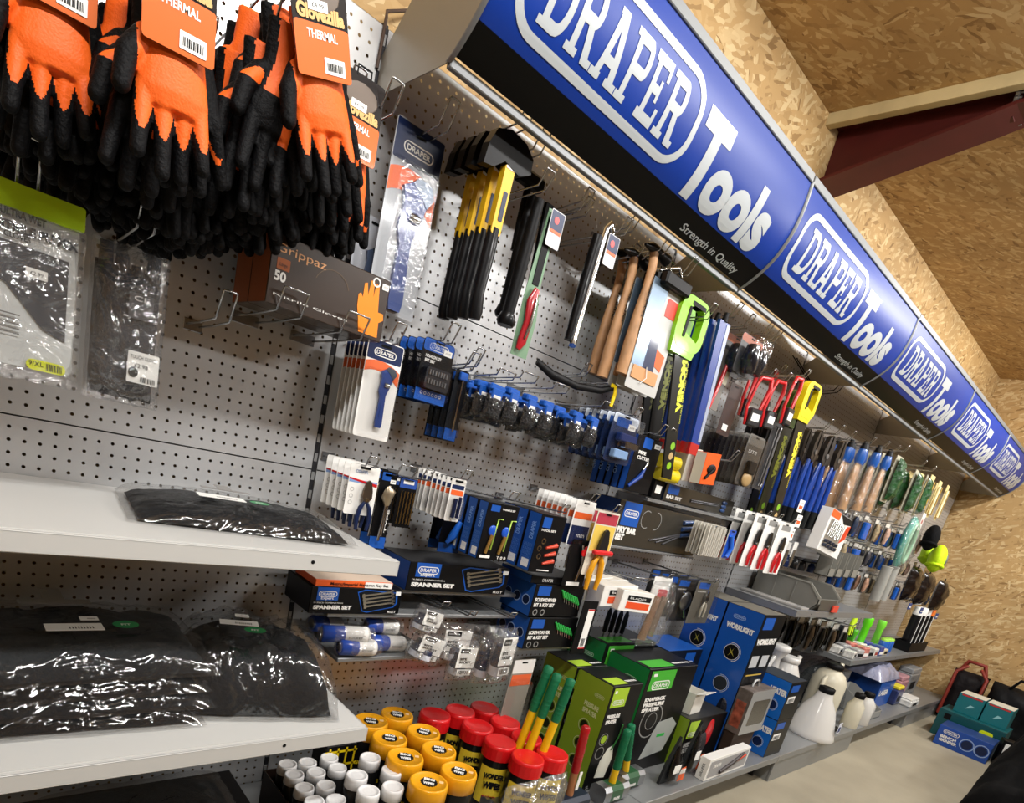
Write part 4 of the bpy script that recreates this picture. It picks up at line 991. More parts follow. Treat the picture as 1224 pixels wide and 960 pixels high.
# ---------- row C: plier cards, drills, card stacks, hex key boxes
x0, x1, z1, z0 = span((420, 553), (455, 560), (447, 618), -.21)
w, h = x1 - x0, z1 - z0
def plc(p, w, h):
    p.flat(-w * .48, w * .48, -h * .36, -h * .30, -.0018, mat('#7f9fd0', .4)); p.prism([(-w * .48, -h * .30), (w * .48, -h * .40), (w * .48, -h * .34), (-w * .48, -h * .27)], -.0022, -.0014, RED)
    p.text('DRAPER', -w * .3, -h * .16, h * .06, -.0022, mat('#8b97b0', .4), bold=.03, width=w * .4)
    for k in range(3): p.ring(-w * .34, -h * (.5 + .13 * k), h * .035, h * .042, -.0022, GREY, n=10)
c = card_pack('plier_card', 'x', 'tool card', w, h, WHITE, None, lambda t, w, h: t_pliers(t, w * .12, -h * .78, h * 1.02, -.016), False, plc, film=False, r=.005)
put(c, (x0 + x1) / 2, -.21, z1); stack(c, 5, .032, 'white card with dark-handled cutting pliers', 'plier cards above the garment shelf end')
hook((x0 + x1) / 2, z1 - .012, .23, 'holding the plier cards', tip=.03)
x0, x1, z1, z0 = span((457, 561), (476, 566), (440, 655), -.17)
w, h = x1 - x0, z1 - z0
def drillc(p, w, h):
    p.rr(-w * .42, w * .1, -h * .12, -h * .02, -.0022, -.0014, .002, BLUP); price(p, w * .1, -h * .15, -.0022, w * .34, h * .05); p.flat(-w * .49, w * .49, -h * .99, -h * .84, -.0019, BLUP)
    p.text('TYPE', 0, 0, w * .12, 0, WHITE, bold=.02, width=h * .3, ux=(0, 0, 1), uz=(-1, 0, 0), o=(w * .40, -.0022, -h * .78))
def drillt(t, w, h):
    t.tube([(-w * .1, -.014, -h * .18), (w * .05, -.014, -h * .24), (-w * .08, -.014, -h * .33), (w * .02, -.014, -h * .42)], [.006, .018, .017, .008], mat('#b4a68e', .3, .8), 8, sq=.5); t.tube([(-w * .02, -.012, -h * .4), (-w * .12, -.012, -h * .88)], .004, CHROME, 8); t.tube([(w * .1, -.012, -h * .42), (w * .02, -.012, -h * .82)], .003, CHROME, 8)
c = card_pack('auger_card', 'x', 'drill card', w, h, CARDBLK, None, drillt, False, drillc, film=False, r=.003); put(c, (x0 + x1) / 2, -.17, z1)
stack(c, 2, .05, 'tall black card with a broad steel drill bit', 'tall drill bit cards')
x0, x1, z1, z0 = span((479, 570), (500, 574), (490, 632), -.17)
w, h = x1 - x0, z1 - z0
c = card_pack('twist_drill_card', 'x', 'drill card', w, h, CARDBLK, mat('#2a4d9c', .4), lambda t, w, h: t_bits(t, -w * .45, w * .45, -h * .92, -h * .26, -.008, 5), False, lambda p, w, h: p.flat(-w * .3, w * .3, -h * .12, -h * .05, -.0022, WHITE), film=False, r=.003)
put(c, (x0 + x1) / 2, -.17, z1); stack(c, 2, .05, 'short black card with five bronze twist drills', 'twist drill cards')
hook((x0 + x1) / 2 - .03, z1 - .008, .19, 'holding the drill bit cards', tip=.035, gap=.05); hook((x0 + x1) / 2 + .05, z1 - .008, .17, 'right of the bronze twist drills', tip=.035)
# stack of slim white-edged cards
x0, x1, z1, z0 = span((541, 571), (558, 575), (552, 625), -.22)
w, h = x1 - x0, z1 - z0
def slimc(p, w, h): p.flat(-w * .42, w * .42, -h * .38, -h * .26, -.0018, ORANGE); p.flat(-w * .42, w * .42, -h * .24, -h * .14, -.0018, HEADN); price(p, -w * .2, -h * .76, -.0026, w * .6, h * .08)
def slimt(t, w, h): t.tube([(-w * .12, -.01, -h * .45), (-w * .12, -.01, -h * .9)], .006, NAVY, 8); t.tube([(w * .2, -.01, -h * .4), (w * .2, -.01, -h * .9)], .005, NAVY, 8)
c = card_pack('knife_card', 'x', 'tool card', max(w, .045), h, WHITE, None, slimt, False, slimc, fh=.62, fd=.018, r=.005)
put(c, (x0 + x1) / 2, -.22, z1); stack(c, 8, .024, 'slim white-edged card with an orange band and blue tool', 'slim white-edged cards on one hook', jit=.006)
hook((x0 + x1) / 2, z1 - .008, .24, 'holding the slim white-edged cards', tip=.03)
# driver pack below
x0, x1, z1, z0 = span((540, 622), (556, 628), (548, 662), -.14)
w, h = max(x1 - x0, .06), z1 - z0
c = card_pack('driver_card', 'x', 'tool card', w * 1.4, h * 1.1, CARDBLK, None, lambda t, w, h: t.tube([(w * .15, -.015, -h * .05), (-w * .05, -.015, -h * .45), (-w * .25, -.012, -h * .7)], [.008, .013, .006], mat('#1f62c8', .3, coat=.3), 8), False, lambda p, w, h: p.flat(-w * .49, w * .49, -h * .99, -h * .72, -.0019, BLUP), film=False)
put(c, x0 + .01, -.14, z1 + .01); stack(c, 2, .05, 'black and blue card with a blue tool, under the slim white-edged cards', 'blue tool cards under the slim cards')
# hex key boxes
def hexbox(p, w, d, h):
    y = -d / 2 - .001; p.rr(-w * .40, -w * .12, h * .86, h * .97, y, y + .0004, .002, BLUP); p.text('T HANDLE SET', -w * .05, h * .90, h * .03, y, WHITE, width=w * .42, bold=.03)
    p.rr(-w * .42, -w * .1, h * .03, h * .08, y, y + .0004, .002, TAG); p.text('T 0 0', w * .12, h * .03, h * .05, y, WHITE, width=w * .3, bold=.02)
    for cx_ in (-.2, .22):
        p.ell((cx_ * w, y, h * .52), (w * .13, .004, h * .10), mat('#1c52c0', .35, coat=.3), 8); p.tube([(cx_ * w, y - .003, h * .45), (cx_ * w - .012, y - .003, h * .12)], [.006, .005], mat('#b08a4a', .35, .6), 6)
        p.tube([(cx_ * w + .006, y - .002, h * .18), (cx_ * w + .012, y - .002, h * .74), (cx_ * w + .03, y - .002, h * .74)], .0025, mat('#9ab84a', .35, .3), 6)
def blueside(p, w, d, h):
    kw = dict(ux=(0, 0, 1), uz=(0, 1, 0), o=(-w / 2 - .0012, 0, 0))
    p.text('DRAPER', h * .55, -d * .2, d * .3, 0, mat('#7ea6e6', .4), bold=.02, width=h * .3, **kw)
    for k in range(7): p.text('spanner tool set mm', h * (.12 + .0), d * (.3 - .1 * k), d * .05, 0, mat('#7ea6e6', .4), width=h * .35, **kw)
    p.add([(-w / 2 - .0012, -d * .35, h * .06), (-w / 2 - .0012, d * .25, h * .06), (-w / 2 - .0012, d * .25, h * .2), (-w / 2 - .0012, -d * .35, h * .2)], [(0, 1, 2, 3)], TAG)
x0, x1, z1, z0 = span((585, 600), (622, 607), (612, 672), -.26)
w, h = x1 - x0, z1 - z0
c = carton('hex_key_box', 'x', 'tool box', w, .04, h, CARDBLK, mat('#1b4f9e', .4), CARDBLK, hexbox, blueside)
put(c, (x0 + x1) / 2, -.24, z0); stack(c, 3, .05, 'black and blue box picturing blue-handled keys', 'boxes picturing blue-handled keys', where='in its row')
hook((x0 + x1) / 2, z1 + .006, .28, 'above the boxes picturing blue-handled keys', tip=.03)
def plumb(p, w, d, h):
    y = -d / 2 - .001; p.rr(-w * .40, -w * .08, h * .78, h * .96, y, y + .0004, .002, BLUP); p.text('TOOL SET', -w * .42, h * .72, h * .035, y, WHITE, width=w * .6, bold=.03); p.flat(-w * .2, w * .3, h * .03, h * .05, y, TAG)
    for k, (a, b) in enumerate(((-.2, .55), (-.3, .42), (-.25, .28))): p.ring(a * w, b * h, h * .03, h * .055, y, CHROME, n=14)
    for k in range(3):
        p.tube([(w * (-.05), y - .001, h * (.16 + .14 * k)), (w * .35, y - .001, h * (.22 + .14 * k))], [.004, .008], mat('#c8452e', .35, coat=.2), 6)
x0, x1, z1, z0 = span((652, 618), (675, 624), (668, 690), -.28)
w, h = (x1 - x0) * 1.25, z1 - z0
c = carton('tool_set_box', 'x', 'tool box', w, .055, h, CARDBLK, mat('#1b4f9e', .4), CARDBLK, plumb, blueside)
put(c, (x0 + x1) / 2, -.25, z0 + .01); stack(c, 3, .063, 'black and blue box picturing red-handled tools', 'boxes picturing red-handled tools', where='in its row')
hook((x0 + x1) / 2, z1 + .016, .30, 'above the boxes picturing red-handled tools', tip=.03)
# white topped cards with orange handled pliers behind
x0, x1, z1, z0 = span((700, 598), (722, 604), (705, 655), -.26)
w, h = (x1 - x0), z1 - z0
def strp(p, w, h): p.flat(-w * .45, w * .45, -h * .40, -h * .26, -.0018, ORANGE); p.flat(-w * .45, w * .45, -h * .98, -h * .55, -.0018, HEADN); p.text('mm', -w * .1, -h * .8, h * .1, -.0022, WHITE, width=w * .4)
c = card_pack('striped_card', 'x', 'tool card', w, h, WHITE, None, None, False, strp, fh=.9, fd=.014, r=.004); put(c, (x0 + x1) / 2 - .04, -.26, z1)
stack(c, 8, .026, 'white card with orange band and navy foot', 'white cards with orange bands on one hook', jit=.004)
hook((x0 + x1) / 2 - .04, z1 - .008, .28, 'holding the white cards with orange bands', tip=.03)
x0, x1, z1, z0 = span((716, 608), (741, 616), (712, 688), -.29)
w, h = (x1 - x0), z1 - z0
def plY(p, w, h): p.flat(-w * .46, w * .46, -h * .20, -h * .03, -.0018, mat('#b03a4a', .4)); p.flat(-w * .46, w * .46, -h * .62, -h * .22, -.0018, mat('#e2c25a', .4))
VY = mat('#e2a020', .35, coat=.3)
c = card_pack('insulated_plier_card', 'x', 'tool card', w, h, mat('#d8d3c4', .4), None, lambda t, w, h: (t_pliers(t, .0, -h * .74, h * .95, -.018, VY, mat('#3a3a3c', .3, .7)), t.box(-w * .42, w * .42, -.03, -.01, -h * .66, -h * .58, mat('#d22a2e', .3, coat=.3), .005)), False, plY, film=False, r=.004)
put(c, (x0 + x1) / 2, -.29, z1); stack(c, 3, .04, 'card with yellow and red insulated pliers', 'insulated plier cards')
hook((x0 + x1) / 2, z1 - .008, .31, 'holding the insulated plier cards', tip=.03)
x0, x1, z1, z0 = span((684, 640), (702, 648), (696, 700), -.25)
c = card_pack('scissor_card', 'black card with red-handled scissors, between the tool set boxes and the insulated pliers', 'tool card', (x1 - x0) * 1.3, z1 - z0, CARDBLK, None, lambda t, w, h: (t.tube([(-w * .1, -.01, -h * .1), (w * .1, -.01, -h * .45), (0, -.01, -h * .85)], [.004, .006, .004], CHROME, 6), t.lathe([(.012, 0), (.012, .004)], (0, -.012, -h * .25), RED, 14, 'y', False)), False, lambda p, w, h: p.flat(-w * .3, w * .3, -h * .98, -h * .9, -.002, WHITE), film=False)
put(c, (x0 + x1) / 2, -.27, z1)

# ---------- row D: spanner set boxes
def spset(n, title, pc):
    def f(p, w, d, h):
        y = -d / 2 - .001; p.rr(-w * .44, -w * .22, h * .50, h * .99, y, y + .0004, .001, BLUP); p.badge(-w * .33, h * .74, w * .19, y - .0004, WHITE); p.text('Expert', -w * .33, h * .54, h * .10, y - .0004, WHITE, ha='c', width=w * .13, bold=.02)
        p.text(pc, -w * .46, h * .38, h * .05, y, WHITE, width=w * .3); p.text(title, -w * .46, h * .17, h * .13, y, WHITE, width=w * .40, bold=.06)
        q = [(-.02, .86), (.06, .97), (.44, .90), (.46, .45), (.42, .28), (.12, .05), (.06, .1)]
        p.poly([(a * w, b * h) for a, b in q], y, BLUP); p.poly([(a * w * .93 + w * .012, b * h * .9 + h * .05) for a, b in q], y - .0003, mat('#0e1218', .5))
        for k in range(n): t_spanner(p, w * (.03 + .012 * k), h * (.72 - .56 * k / n), w * .36, .16, y - .0012 - .0002 * k, .0055)
        p.text('M.O.T', w * .36, h * .05, h * .09, y, WHITE, width=w * .1, bold=.03); p.rr(w * .42, w * .48, h * .78, h * .93, y - .0006, y, .001, TAG)
    return f
x0, x1, z1, z0 = span((374, 697), (481, 709), (373, 733), -.20)
w, h = x1 - x0, z1 - z0
c = carton('spanner_set_box', 'black and blue spanner set box, smaller one at the left below the shelf end', 'tool box', w, .15, h, CARDBLK, mat('#10182c', .4), CARDBLK, spset(4, 'SPANNER SET', '11 PIECE COMBINATION')); put(c, (x0 + x1) / 2, -.125, z0)
sb = x0, x1, z0, z1
r = thing('shelf_rail', 'grey steel rail under the spanner set boxes', 'rail', None, (.45, -.002, z0 - .002)); m = MB(); m.box(-.44, .44, -.19, 0, -.012, 0, SHG, .002); m.build('rail', r)
c = carton('hex_key_set_box', 'flat orange box lettered Hexagon Key Set, lying on the smaller spanner set box', 'tool box', w * .84, .12, .018, ORANGE, ORANGE, mat('#d8c2ae', .5), lambda p, w, d, h: (p.flat(w * .12, w * .49, h * .05, h * .95, -d / 2 - .0008, TAG), p.text('Metric/Imperial Hexagon Key Set', -w * .32, h * .3, h * .42, -d / 2 - .0014, INK, width=w * .76, bold=.02))); put(c, (x0 + x1) / 2 - .015, -.14, z1 + .001)
x0, x1, z1, z0 = span((492, 668), (610, 684), (488, 706), -.20)
w, h = x1 - x0, z1 - z0
c = carton('spanner_set_box', 'long black and blue spanner set box in the middle, over the bagged sockets', 'tool box', w, .16, h, CARDBLK, mat('#173f86', .4), CARDBLK, spset(4, 'SPANNER SET', '14 PIECE COMBINATION')); put(c, (x0 + x1) / 2, -.12, z0)
r = thing('shelf_rail', 'grey steel rail under the long spanner set box', 'rail', None, ((x0 + x1) / 2, -.002, z0 - .002)); m = MB(); m.box(-.26, .30, -.18, 0, -.012, 0, SHG, .002); m.build('rail', r)
# screwdriver bit boxes with green drivers
GRN = mat('#2fa84a', .4, coat=.2)
def bitbox(p, w, d, h):
    y = -d / 2 - .001; p.rr(-w * .44, -w * .2, h * .66, h * .95, y, y + .0004, .001, BLUP); p.text('SCREWDRIVER', -w * .46, h * .48, h * .10, y, WHITE, width=w * .42, bold=.05); p.text('BIT & KEY SET', -w * .46, h * .32, h * .10, y, WHITE, width=w * .40, bold=.05)
    for k in range(7):
        x = w * (.02 + .055 * k); z = h * (.86 - .035 * k); p.tube([(x, y - .002, z), (x + w * .07, y - .002, z - h * .22)], [.004, .005], GRN, 6); p.tube([(x + w * .07, y - .002, z - h * .22), (x + w * .1, y - .002, z - h * .38)], .0015, CHROME, 5)
    for k in range(2): p.ring(-w * (.40 - .14 * k), h * .14, h * .07, h * .10, y, GREY, n=14)
def circside(p, w, d, h):
    o = (-w / 2 - .0012, 0, 0)
    for k in range(3):
        for q in range(12): pass
        vs = []; n = 14; cy, cz = d * (.3 - .3 * k), h * .45
        for i in range(n): a = 2 * PI * i / n; vs.append((-w / 2 - .0012, cy + d * .10 * math.cos(a), cz + d * .10 * math.sin(a)))
        p.add(vs, [tuple(range(n))], mat('#0c1a38', .4))
        n = 14; o1 = [(-w / 2 - .0013, cy + d * .12 * math.cos(2 * PI * i / n), cz + d * .12 * math.sin(2 * PI * i / n)) for i in range(n)]; o2 = [(-w / 2 - .0013, cy + d * .105 * math.cos(2 * PI * i / n), cz + d * .105 * math.sin(2 * PI * i / n)) for i in range(n)]
        p.add(o1 + o2, [(i, (i + 1) % n, n + (i + 1) % n, n + i) for i in range(n)], mat('#9db6e0', .4))
x0, x1, z1, z0 = span((643, 694), (699, 706), (624, 737), -.26)
w, h = x1 - x0, z1 - z0
c = carton('bit_set_box', 'black box picturing a fan of green drivers, upper of the two', 'tool box', w, .15, h, CARDBLK, mat('#1b4f9e', .4), CARDBLK, bitbox, circside); put(c, (x0 + x1) / 2, -.185, z0)
c2 = copy_tree(c); c2['label'] = 'black box picturing a fan of green drivers, lower of the two'; put(c2, (x0 + x1) / 2 + .012, -.185, z0 - h - .004)
r = thing('shelf_rail', 'grey steel rail under the two boxes picturing green drivers', 'rail', None, ((x0 + x1) / 2, -.002, z0 - h - .006)); m = MB(); m.box(-.16, .16, -.24, 0, -.012, 0, SHG, .002); m.build('rail', r)
c['group'] = c2['group'] = 'boxes picturing green drivers'
c3 = carton('bit_set_box', 'blue-edged black box lying on the two boxes picturing green drivers', 'tool box', w * 1.05, .15, .025, CARDBLK, mat('#1b4f9e', .4), CARDBLK, lambda p, w, d, h: p.text('DRAPER', -w * .3, h * .3, h * .4, -d / 2 - .001, WHITE)); put(c3, (x0 + x1) / 2 - .02, -.18, z1 + .001)
# hanging white label strip
p = at(704, 727, y=-.27); r = thing('label_strip', 'tall white label strip with red ends, right of the green driver boxes', 'label', None, (p.x, -.28, p.z)); q = at(692, 775, y=-.28); L = p.z - q.z
m = MB(); m.rr(-.05, .03, -L - .02, .03, -.003, 0, .002, BLACK); m.build('black_card', r); m = MB(); m.rr(-.016, .018, -L, 0, -.0045, -.0032, .001, TAG); m.flat(-.016, .018, -.006, 0, -.0048, RED); m.flat(-.016, .018, -L, -L + .005, -.0048, RED); barcode(m, -.010, -L + .01, .02, .03, -.0050); m.build('white_label', r)
# white boxes with orange strip
def whb(p, w, d, h):
    y = -d / 2 - .001; p.flat(-w * .32, w * .42, h * .55, h * .80, y, INK); p.flat(-w * .32, w * .42, h * .15, h * .48, y, mat('#e0532a', .4)); p.text('BLADES', -w * .25, h * .62, h * .1, y - .0004, WHITE, width=w * .5)
x0, x1, z1, z0 = span((745, 703), (781, 712), (737, 731), -.29)
w, h = x1 - x0, z1 - z0
c = carton('white_blade_box', 'white box with black and orange panel, front one hanging over the sprayer cartons', 'small box', w, .07, h, WHITE, mat('#cfcac2', .5), mat('#e6dfd2', .5), whb); put(c, (x0 + x1) / 2, -.26, z0, ry=.06); c['group'] = 'white hanging boxes with orange panels'
for k, (dx, dy, wh) in enumerate(((-.075, .03, 'left one beside the front one'), (-.02, .11, 'rear one behind the front one'), (-.10, .12, 'rear left one'))):
    d_ = copy_tree(c); d_['label'] = 'white box with black and orange panel, ' + wh; put(d_, (x0 + x1) / 2 + dx, -.26 + dy, z0 + .012, ry=-.03, rz=.1 * k)
hook((x0 + x1) / 2 - .03, z1 + .03, .30, 'holding the white boxes with orange panels', gap=.1, tip=.02)
# dark screwdriver handles seen below those
for k in range(4):
    p = at(728 + 9 * k, 735 + 2 * k, y=-.10 - .01 * k); q = at(722 + 9 * k, 757 + 2 * k, y=-.10); r = thing('dark_driver', 'dark blue handled driver hanging under the white boxes, %s from the left' % ['first', 'second', 'third', 'fourth'][k], 'screwdriver', 'dark drivers under the white boxes', (p.x, -.10, p.z))
    m = MB(); m.tube([(0, 0, .03), (0, 0, .01), (0, 0, -.03), (0, 0, p.z - p.z - .075)], [.004, .010, .012, .009], mat('#10151f', .4), 8); m.build('handle', r)
    m = MB(); m.tube([(0, 0, -.07), (0, 0, -.12)], .003, STEEL, 6); m.build('shaft', r)

# ================================================================== bagged sockets and bottles, row E
random.seed(31)
BBLUE = mat('#2a4fb0', .25, coat=.4); SKUB = mat('#5c8ad0', .3)
def bottle(label, loc, rot, m=BBLUE, L=.12, r=.021, g='blue capped tubes lying in clear sleeves'):
    o = thing('blue_capped_tube', label, 'tube', g, loc, rot)
    k = MB(); k.lathe([(r * .7, 0), (r, .003), (r, L * .45), (r, L * .46)], (0, 0, 0), m, 20, 'x'); k.lathe([(r * .55, 0), (r * .55, .001)], (-.0006, 0, 0), NAVY, 16, 'x'); k.build('blue_end', o)
    k = MB(); k.lathe([(r * 1.005, L * .46), (r * 1.005, L * .92), (r * .9, L * .97), (r * .55, L)], (0, 0, 0), WHITE, 20, 'x'); k.text('SOCKET', L * .52, -.004, .006, 0, INK, width=L * .3, o=(0, -r - .0012, 0)); k.build('white_sleeve', o)
    k = MB(); k.tube([(-.006, 0, 0), (L * .5, 0, 0), (L + .012, 0, 0)], [r * .8, r * 1.18, r * .9], FILM, 14); k.build('clear_sleeve', o); return o
for k, ((u, v), y, L, wh) in enumerate((((384, 757), -.19, .13, 'upper left'), ((437, 748), -.15, .10, 'upper right'), ((405, 773), -.22, .11, 'lower left'), ((442, 768), -.20, .12, 'lower right'), ((372, 745), -.10, .1, 'rear left, in shadow'))):
    p = at(u, v, y=y); bottle('blue and white capped tube under the smaller spanner set, ' + wh, p, (0, .04 * (k - 1), -.25 + .1 * k), L=L, r=.023)
p = at(415, 790, y=-.1); r = thing('shelf_rail', 'narrow steel rail carrying the blue capped tubes', 'rail', None, (p.x + .05, -.002, at(420, 781, y=-.2).z)); m = MB(); m.box(-.16, .16, -.23, 0, -.012, 0, SHG, .002); m.build('rail', r)

def socket_bag(label, top, y, w, h, seed, rz=0, lab=0, ry=0, dark=True):
    p = at(*top, y=y); r = thing('bagged_socket', label, 'bagged socket', 'bagged sockets on hooks above the tubs', (p.x, y, p.z), (0, ry, rz))
    k = MB(); k.lathe([(w * .26, -h * .85), (w * .28, -h * .8), (w * .28, -h * .55), (w * .22, -h * .5), (w * .22, -h * .32)], (-w * .05, -.018, 0), mat('#1c2440', .35, coat=.4) if dark else CHROME, 16)
    if dark: k.lathe([(w * .285, -h * .84), (w * .285, -h * .68)], (-w * .05, -.018, 0), mat('#d5d9e4', .4), 16)
    k.build('socket', r)
    if lab:
        k = MB(); k.rr(-w * .42, w * .36, -h * .62, -h * .12, -.046, -.045, .002, TAG); k.rr(-w * .36, w * .05, -h * .26, -h * .15, -.0465, -.046, .003, INK); k.text('DRAPER', -w * .32, -h * .225, h * .035, -.0472, WHITE, width=w * .3)
        k.text('SITE', -w * .32, -h * .42, h * .05, -.0472, INK, width=w * .3, bold=.04); k.text('SOCKET', -w * .32, -h * .5, h * .05, -.0472, INK, width=w * .5, bold=.04)
        k.rr(-w * .30, w * .3, -h * .80, -h * .66, -.046, -.045, .001, TAG); barcode(k, -w * .25, -h * .78, w * .45, h * .1, -.0466); k.build('paper_label', r)
    k = MB(); cushion(k, (0, -.02, -h / 2), (1, 0, 0), (0, 0, 1), (0, -1, 0), w, h, .034, FILM, n=22, p=4, amp=.5, fr=50, seed=seed, below=.7); k.build('clear_bag', r); return r
socket_bag('clear bag with a printed white label, leftmost over the yellow lids', (510, 722), -.24, .10, .085, 3, .2, 1, ry=.25)
socket_bag('clear bag with a printed white label, lower left over the yellow lids', (512, 752), -.24, .12, .10, 4, .1, 1, ry=.3)
socket_bag('clear bag with a large Site Socket label, in the middle', (553, 762), -.27, .09, .13, 5, 0, 1, ry=.05)
socket_bag('crumpled clear bag with a barcode label, behind the Site Socket bag', (545, 742), -.17, .12, .14, 6, -.2, 1)
socket_bag('clear bag with a dark socket, left of the rightmost blue one', (580, 762), -.21, .08, .15, 8, .1, 0)
socket_bag('crumpled clear bag with a steel part, behind the dark sockets', (568, 740), -.13, .10, .13, 9, 0, 0, dark=False)
socket_bag('clear bag with a large blue socket and black white label, rightmost of the bagged sockets', (602, 748), -.27, .085, .19, 10, .1, 1)
socket_bag('clear bag with a blue socket, behind the rightmost one', (590, 745), -.18, .09, .18, 11, .0, 0)
for (t, L, w_) in (((545, 735), .27, 'over the Site Socket bag'), ((590, 735), .28, 'over the rightmost bagged sockets'), ((520, 728), .24, 'over the leftmost bagged sockets')):
    p = at(*t, y=-.2); hook(p.x, p.z + .01, L, w_, tip=.02)
x0, x1, z1, z0 = span((620, 786), (637, 790), (622, 835), -.22)
c = card_pack('hanging_card', 'white and orange card on a clear pack, left of the yellow-shafted sledge hammers', 'tool card', x1 - x0 + .03, (z1 - z0) * 1.7, mat('#8f8c82', .4), WHITE, None, False, lambda p, w, h: p.flat(-w * .45, w * .45, -h * .38, -h * .22, -.0024, mat('#e0653a', .4)), fd=.03); put(c, (x0 + x1) / 2, -.22, z1)

# ================================================================== tubs of wipes on the base shelf
YC = mat('#f0a818', .35, coat=.25, var=.05); RC = mat('#d2181c', .35, coat=.25); TBK = mat('#121212', .35, coat=.3); TYL = mat('#f0d43a', .4, coat=.2)
def tub(lid, deco, r=.054, H=.25):
    o = thing('wipes_tub', 'x', 'wipes tub')
    b = MB(); b.lathe([(r * .93, 0), (r * .97, .004), (r * .97, H * .74), (r * .93, H * .80)], (0, 0, 0), TBK, 32)
    if deco == 'red':
        n = 12
        for i in range(n):
            a0, a1 = PI * (1.18 + .64 * i / n), PI * (1.18 + .64 * (i + 1) / n); R_ = r * .975
            b.add([(R_ * math.cos(a), R_ * math.sin(a), z) for a in (a0, a1) for z in (H * .18, H * .70)], [(0, 1, 3, 2)], TYL)
    b.build('tub_body', o)
    l = MB(); k = 40; 
    if deco == 'red':
        vs = []; prof = [(1.0, H * .80), (1.0, H * .955)]
        for zz in prof:
            for i in range(k): rr_ = r * (1.0 + (.012 if i % 2 else 0)); a = 2 * PI * i / k; vs.append((rr_ * math.cos(a), rr_ * math.sin(a), zz[1]))
        l.add(vs, [(i, (i + 1) % k, k + (i + 1) % k, k + i) for i in range(k)], lid)
        l.lathe([(r * .9, H * .79), (r * 1.0, H * .80)], (0, 0, 0), lid, 32); l.lathe([(r * 1.0, H * .955), (r * .96, H * .995), (r * .88, H), (r * .80, H * .993), (r * .2, H * .99)], (0, 0, 0), lid, 32)
    else:
        l.lathe([(r * .93, H * .79), (r, H * .80), (r, H * .955), (r * .975, H * .985), (r * .93, H), (r * .86, H * .998), (r * .84, H * .988), (r * .2, H * .988)], (0, 0, 0), lid, 32)
    l.build('lid', o)
    if deco == 'yellow':
        s = MB(); R0, R1 = r * .40, r * .46; vs = []
        for i in range(40): a = 2 * PI * i / 40; R_ = R1 if i % 2 else R0; vs.append((R_ * math.cos(a), R_ * math.sin(a), H * .9905))
        s.add(vs, [tuple(range(40))], INK)
        for t_, zz in (('BIG', .008), ('WIPES', -.012)): s.text(t_, 0, zz, .011, 0, TAG, ha='c', width=.03, bold=.05, ux=(1, 0, 0), uz=(0, 1, 0), o=(0, 0, H * .9915))
        s.add([(r * a, r * b, H * .9910) for a, b in ((.5, .1), (.72, .1), (.72, .32), (.5, .32))], [(0, 1, 2, 3)], mat('#f0c890', .5)); s.build('lid_emblem', o)
        s = MB()
        for k_ in range(3): s.text('BIG WIPES', 0, H * (.5 - .14 * k_), .012, 0, YEL, width=.06, bold=.03, ux=(1, 0, 0), o=(-.03, -r * .985, 0))
        s.build('body_print', o)
    else:
        s = MB(); s.text('WONDER', 0, H * .56, .016, 0, INK, width=r * 1.25, bold=.08, ha='c', o=(0, -r * 1.0, 0)); s.text('WIPES', 0, H * .42, .020, 0, INK, width=r * 1.1, bold=.08, ha='c', o=(0, -r * 1.0, 0)); s.text('MULTI USE', 0, H * .28, .007, 0, RED, width=r * .8, bold=.04, ha='c', o=(0, -r * 1.0, 0)); s.build('body_print', o)
    return o
Zt = BASEZ + .25
ys = [(475, 853), (465, 880), (507, 874), (485, 904), (525, 895), (513, 934), (549, 921), (445, 862)]
yn = ['back left', 'second from the back in the left file', 'back right', 'third in the left file', 'second in the right file', 'front left', 'front right', 'far left, half hidden by the shelf end']
rs = [(521, 853), (552, 850), (580, 845), (574, 868), (605, 862), (597, 884), (630, 880), (629, 903), (661, 899)]
rn = ['back left', 'back middle', 'back right, half in shadow', 'left of the second rank', 'right of the second rank', 'left of the third rank', 'right of the third rank', 'front left', 'front right']
def place_tubs(pts, names, proto, what, grp, z):
    P = []
    for (u, v) in pts: p = at(u, v, z=z); P.append([p.x, p.y])
    for _ in range(60):      # keep them standing side by side, not inside one another
        for i in range(len(P)):
            for j in range(i):
                dx, dy = P[i][0] - P[j][0], P[i][1] - P[j][1]; d = math.hypot(dx, dy) or 1e-6
                if d < proto[1]: s = (proto[1] - d) / 2 / d; P[i][0] += dx * s; P[i][1] += dy * s; P[j][0] -= dx * s; P[j][1] -= dy * s
    for i, (x, y) in enumerate(P):
        a = proto[0] if i == 0 else copy_tree(proto[0]); put(a, x, y, z - proto[2], rz=-.65 + random.uniform(-.2, .2)); a['label'] = what + ', ' + names[i]; a['group'] = grp
place_tubs(ys, yn, (tub(YC, 'yellow'), .1095, .25), 'black wipes tub with an orange-yellow lid', 'yellow-lidded wipes tubs', Zt)
place_tubs(rs, rn, (tub(RC, 'red'), .111, .25), 'black and yellow wipes tub with a red lid', 'red-lidded wipes tubs', Zt)
# crumpled clear film in front of the red lids
r = thing('loose_film', 'crumpled clear plastic wrap bulging in front of the red-lidded tubs', 'plastic wrap', None, (.60, -.556, BASEZ)); m = MB(); cushion(m, (0, .0, .12), (1, 0, 0), (0, 0, 1), (0, -1, 0), .27, .20, .035, FILM, n=36, p=4, amp=.5, fr=26, seed=4, below=.3); m.build('wrap', r)
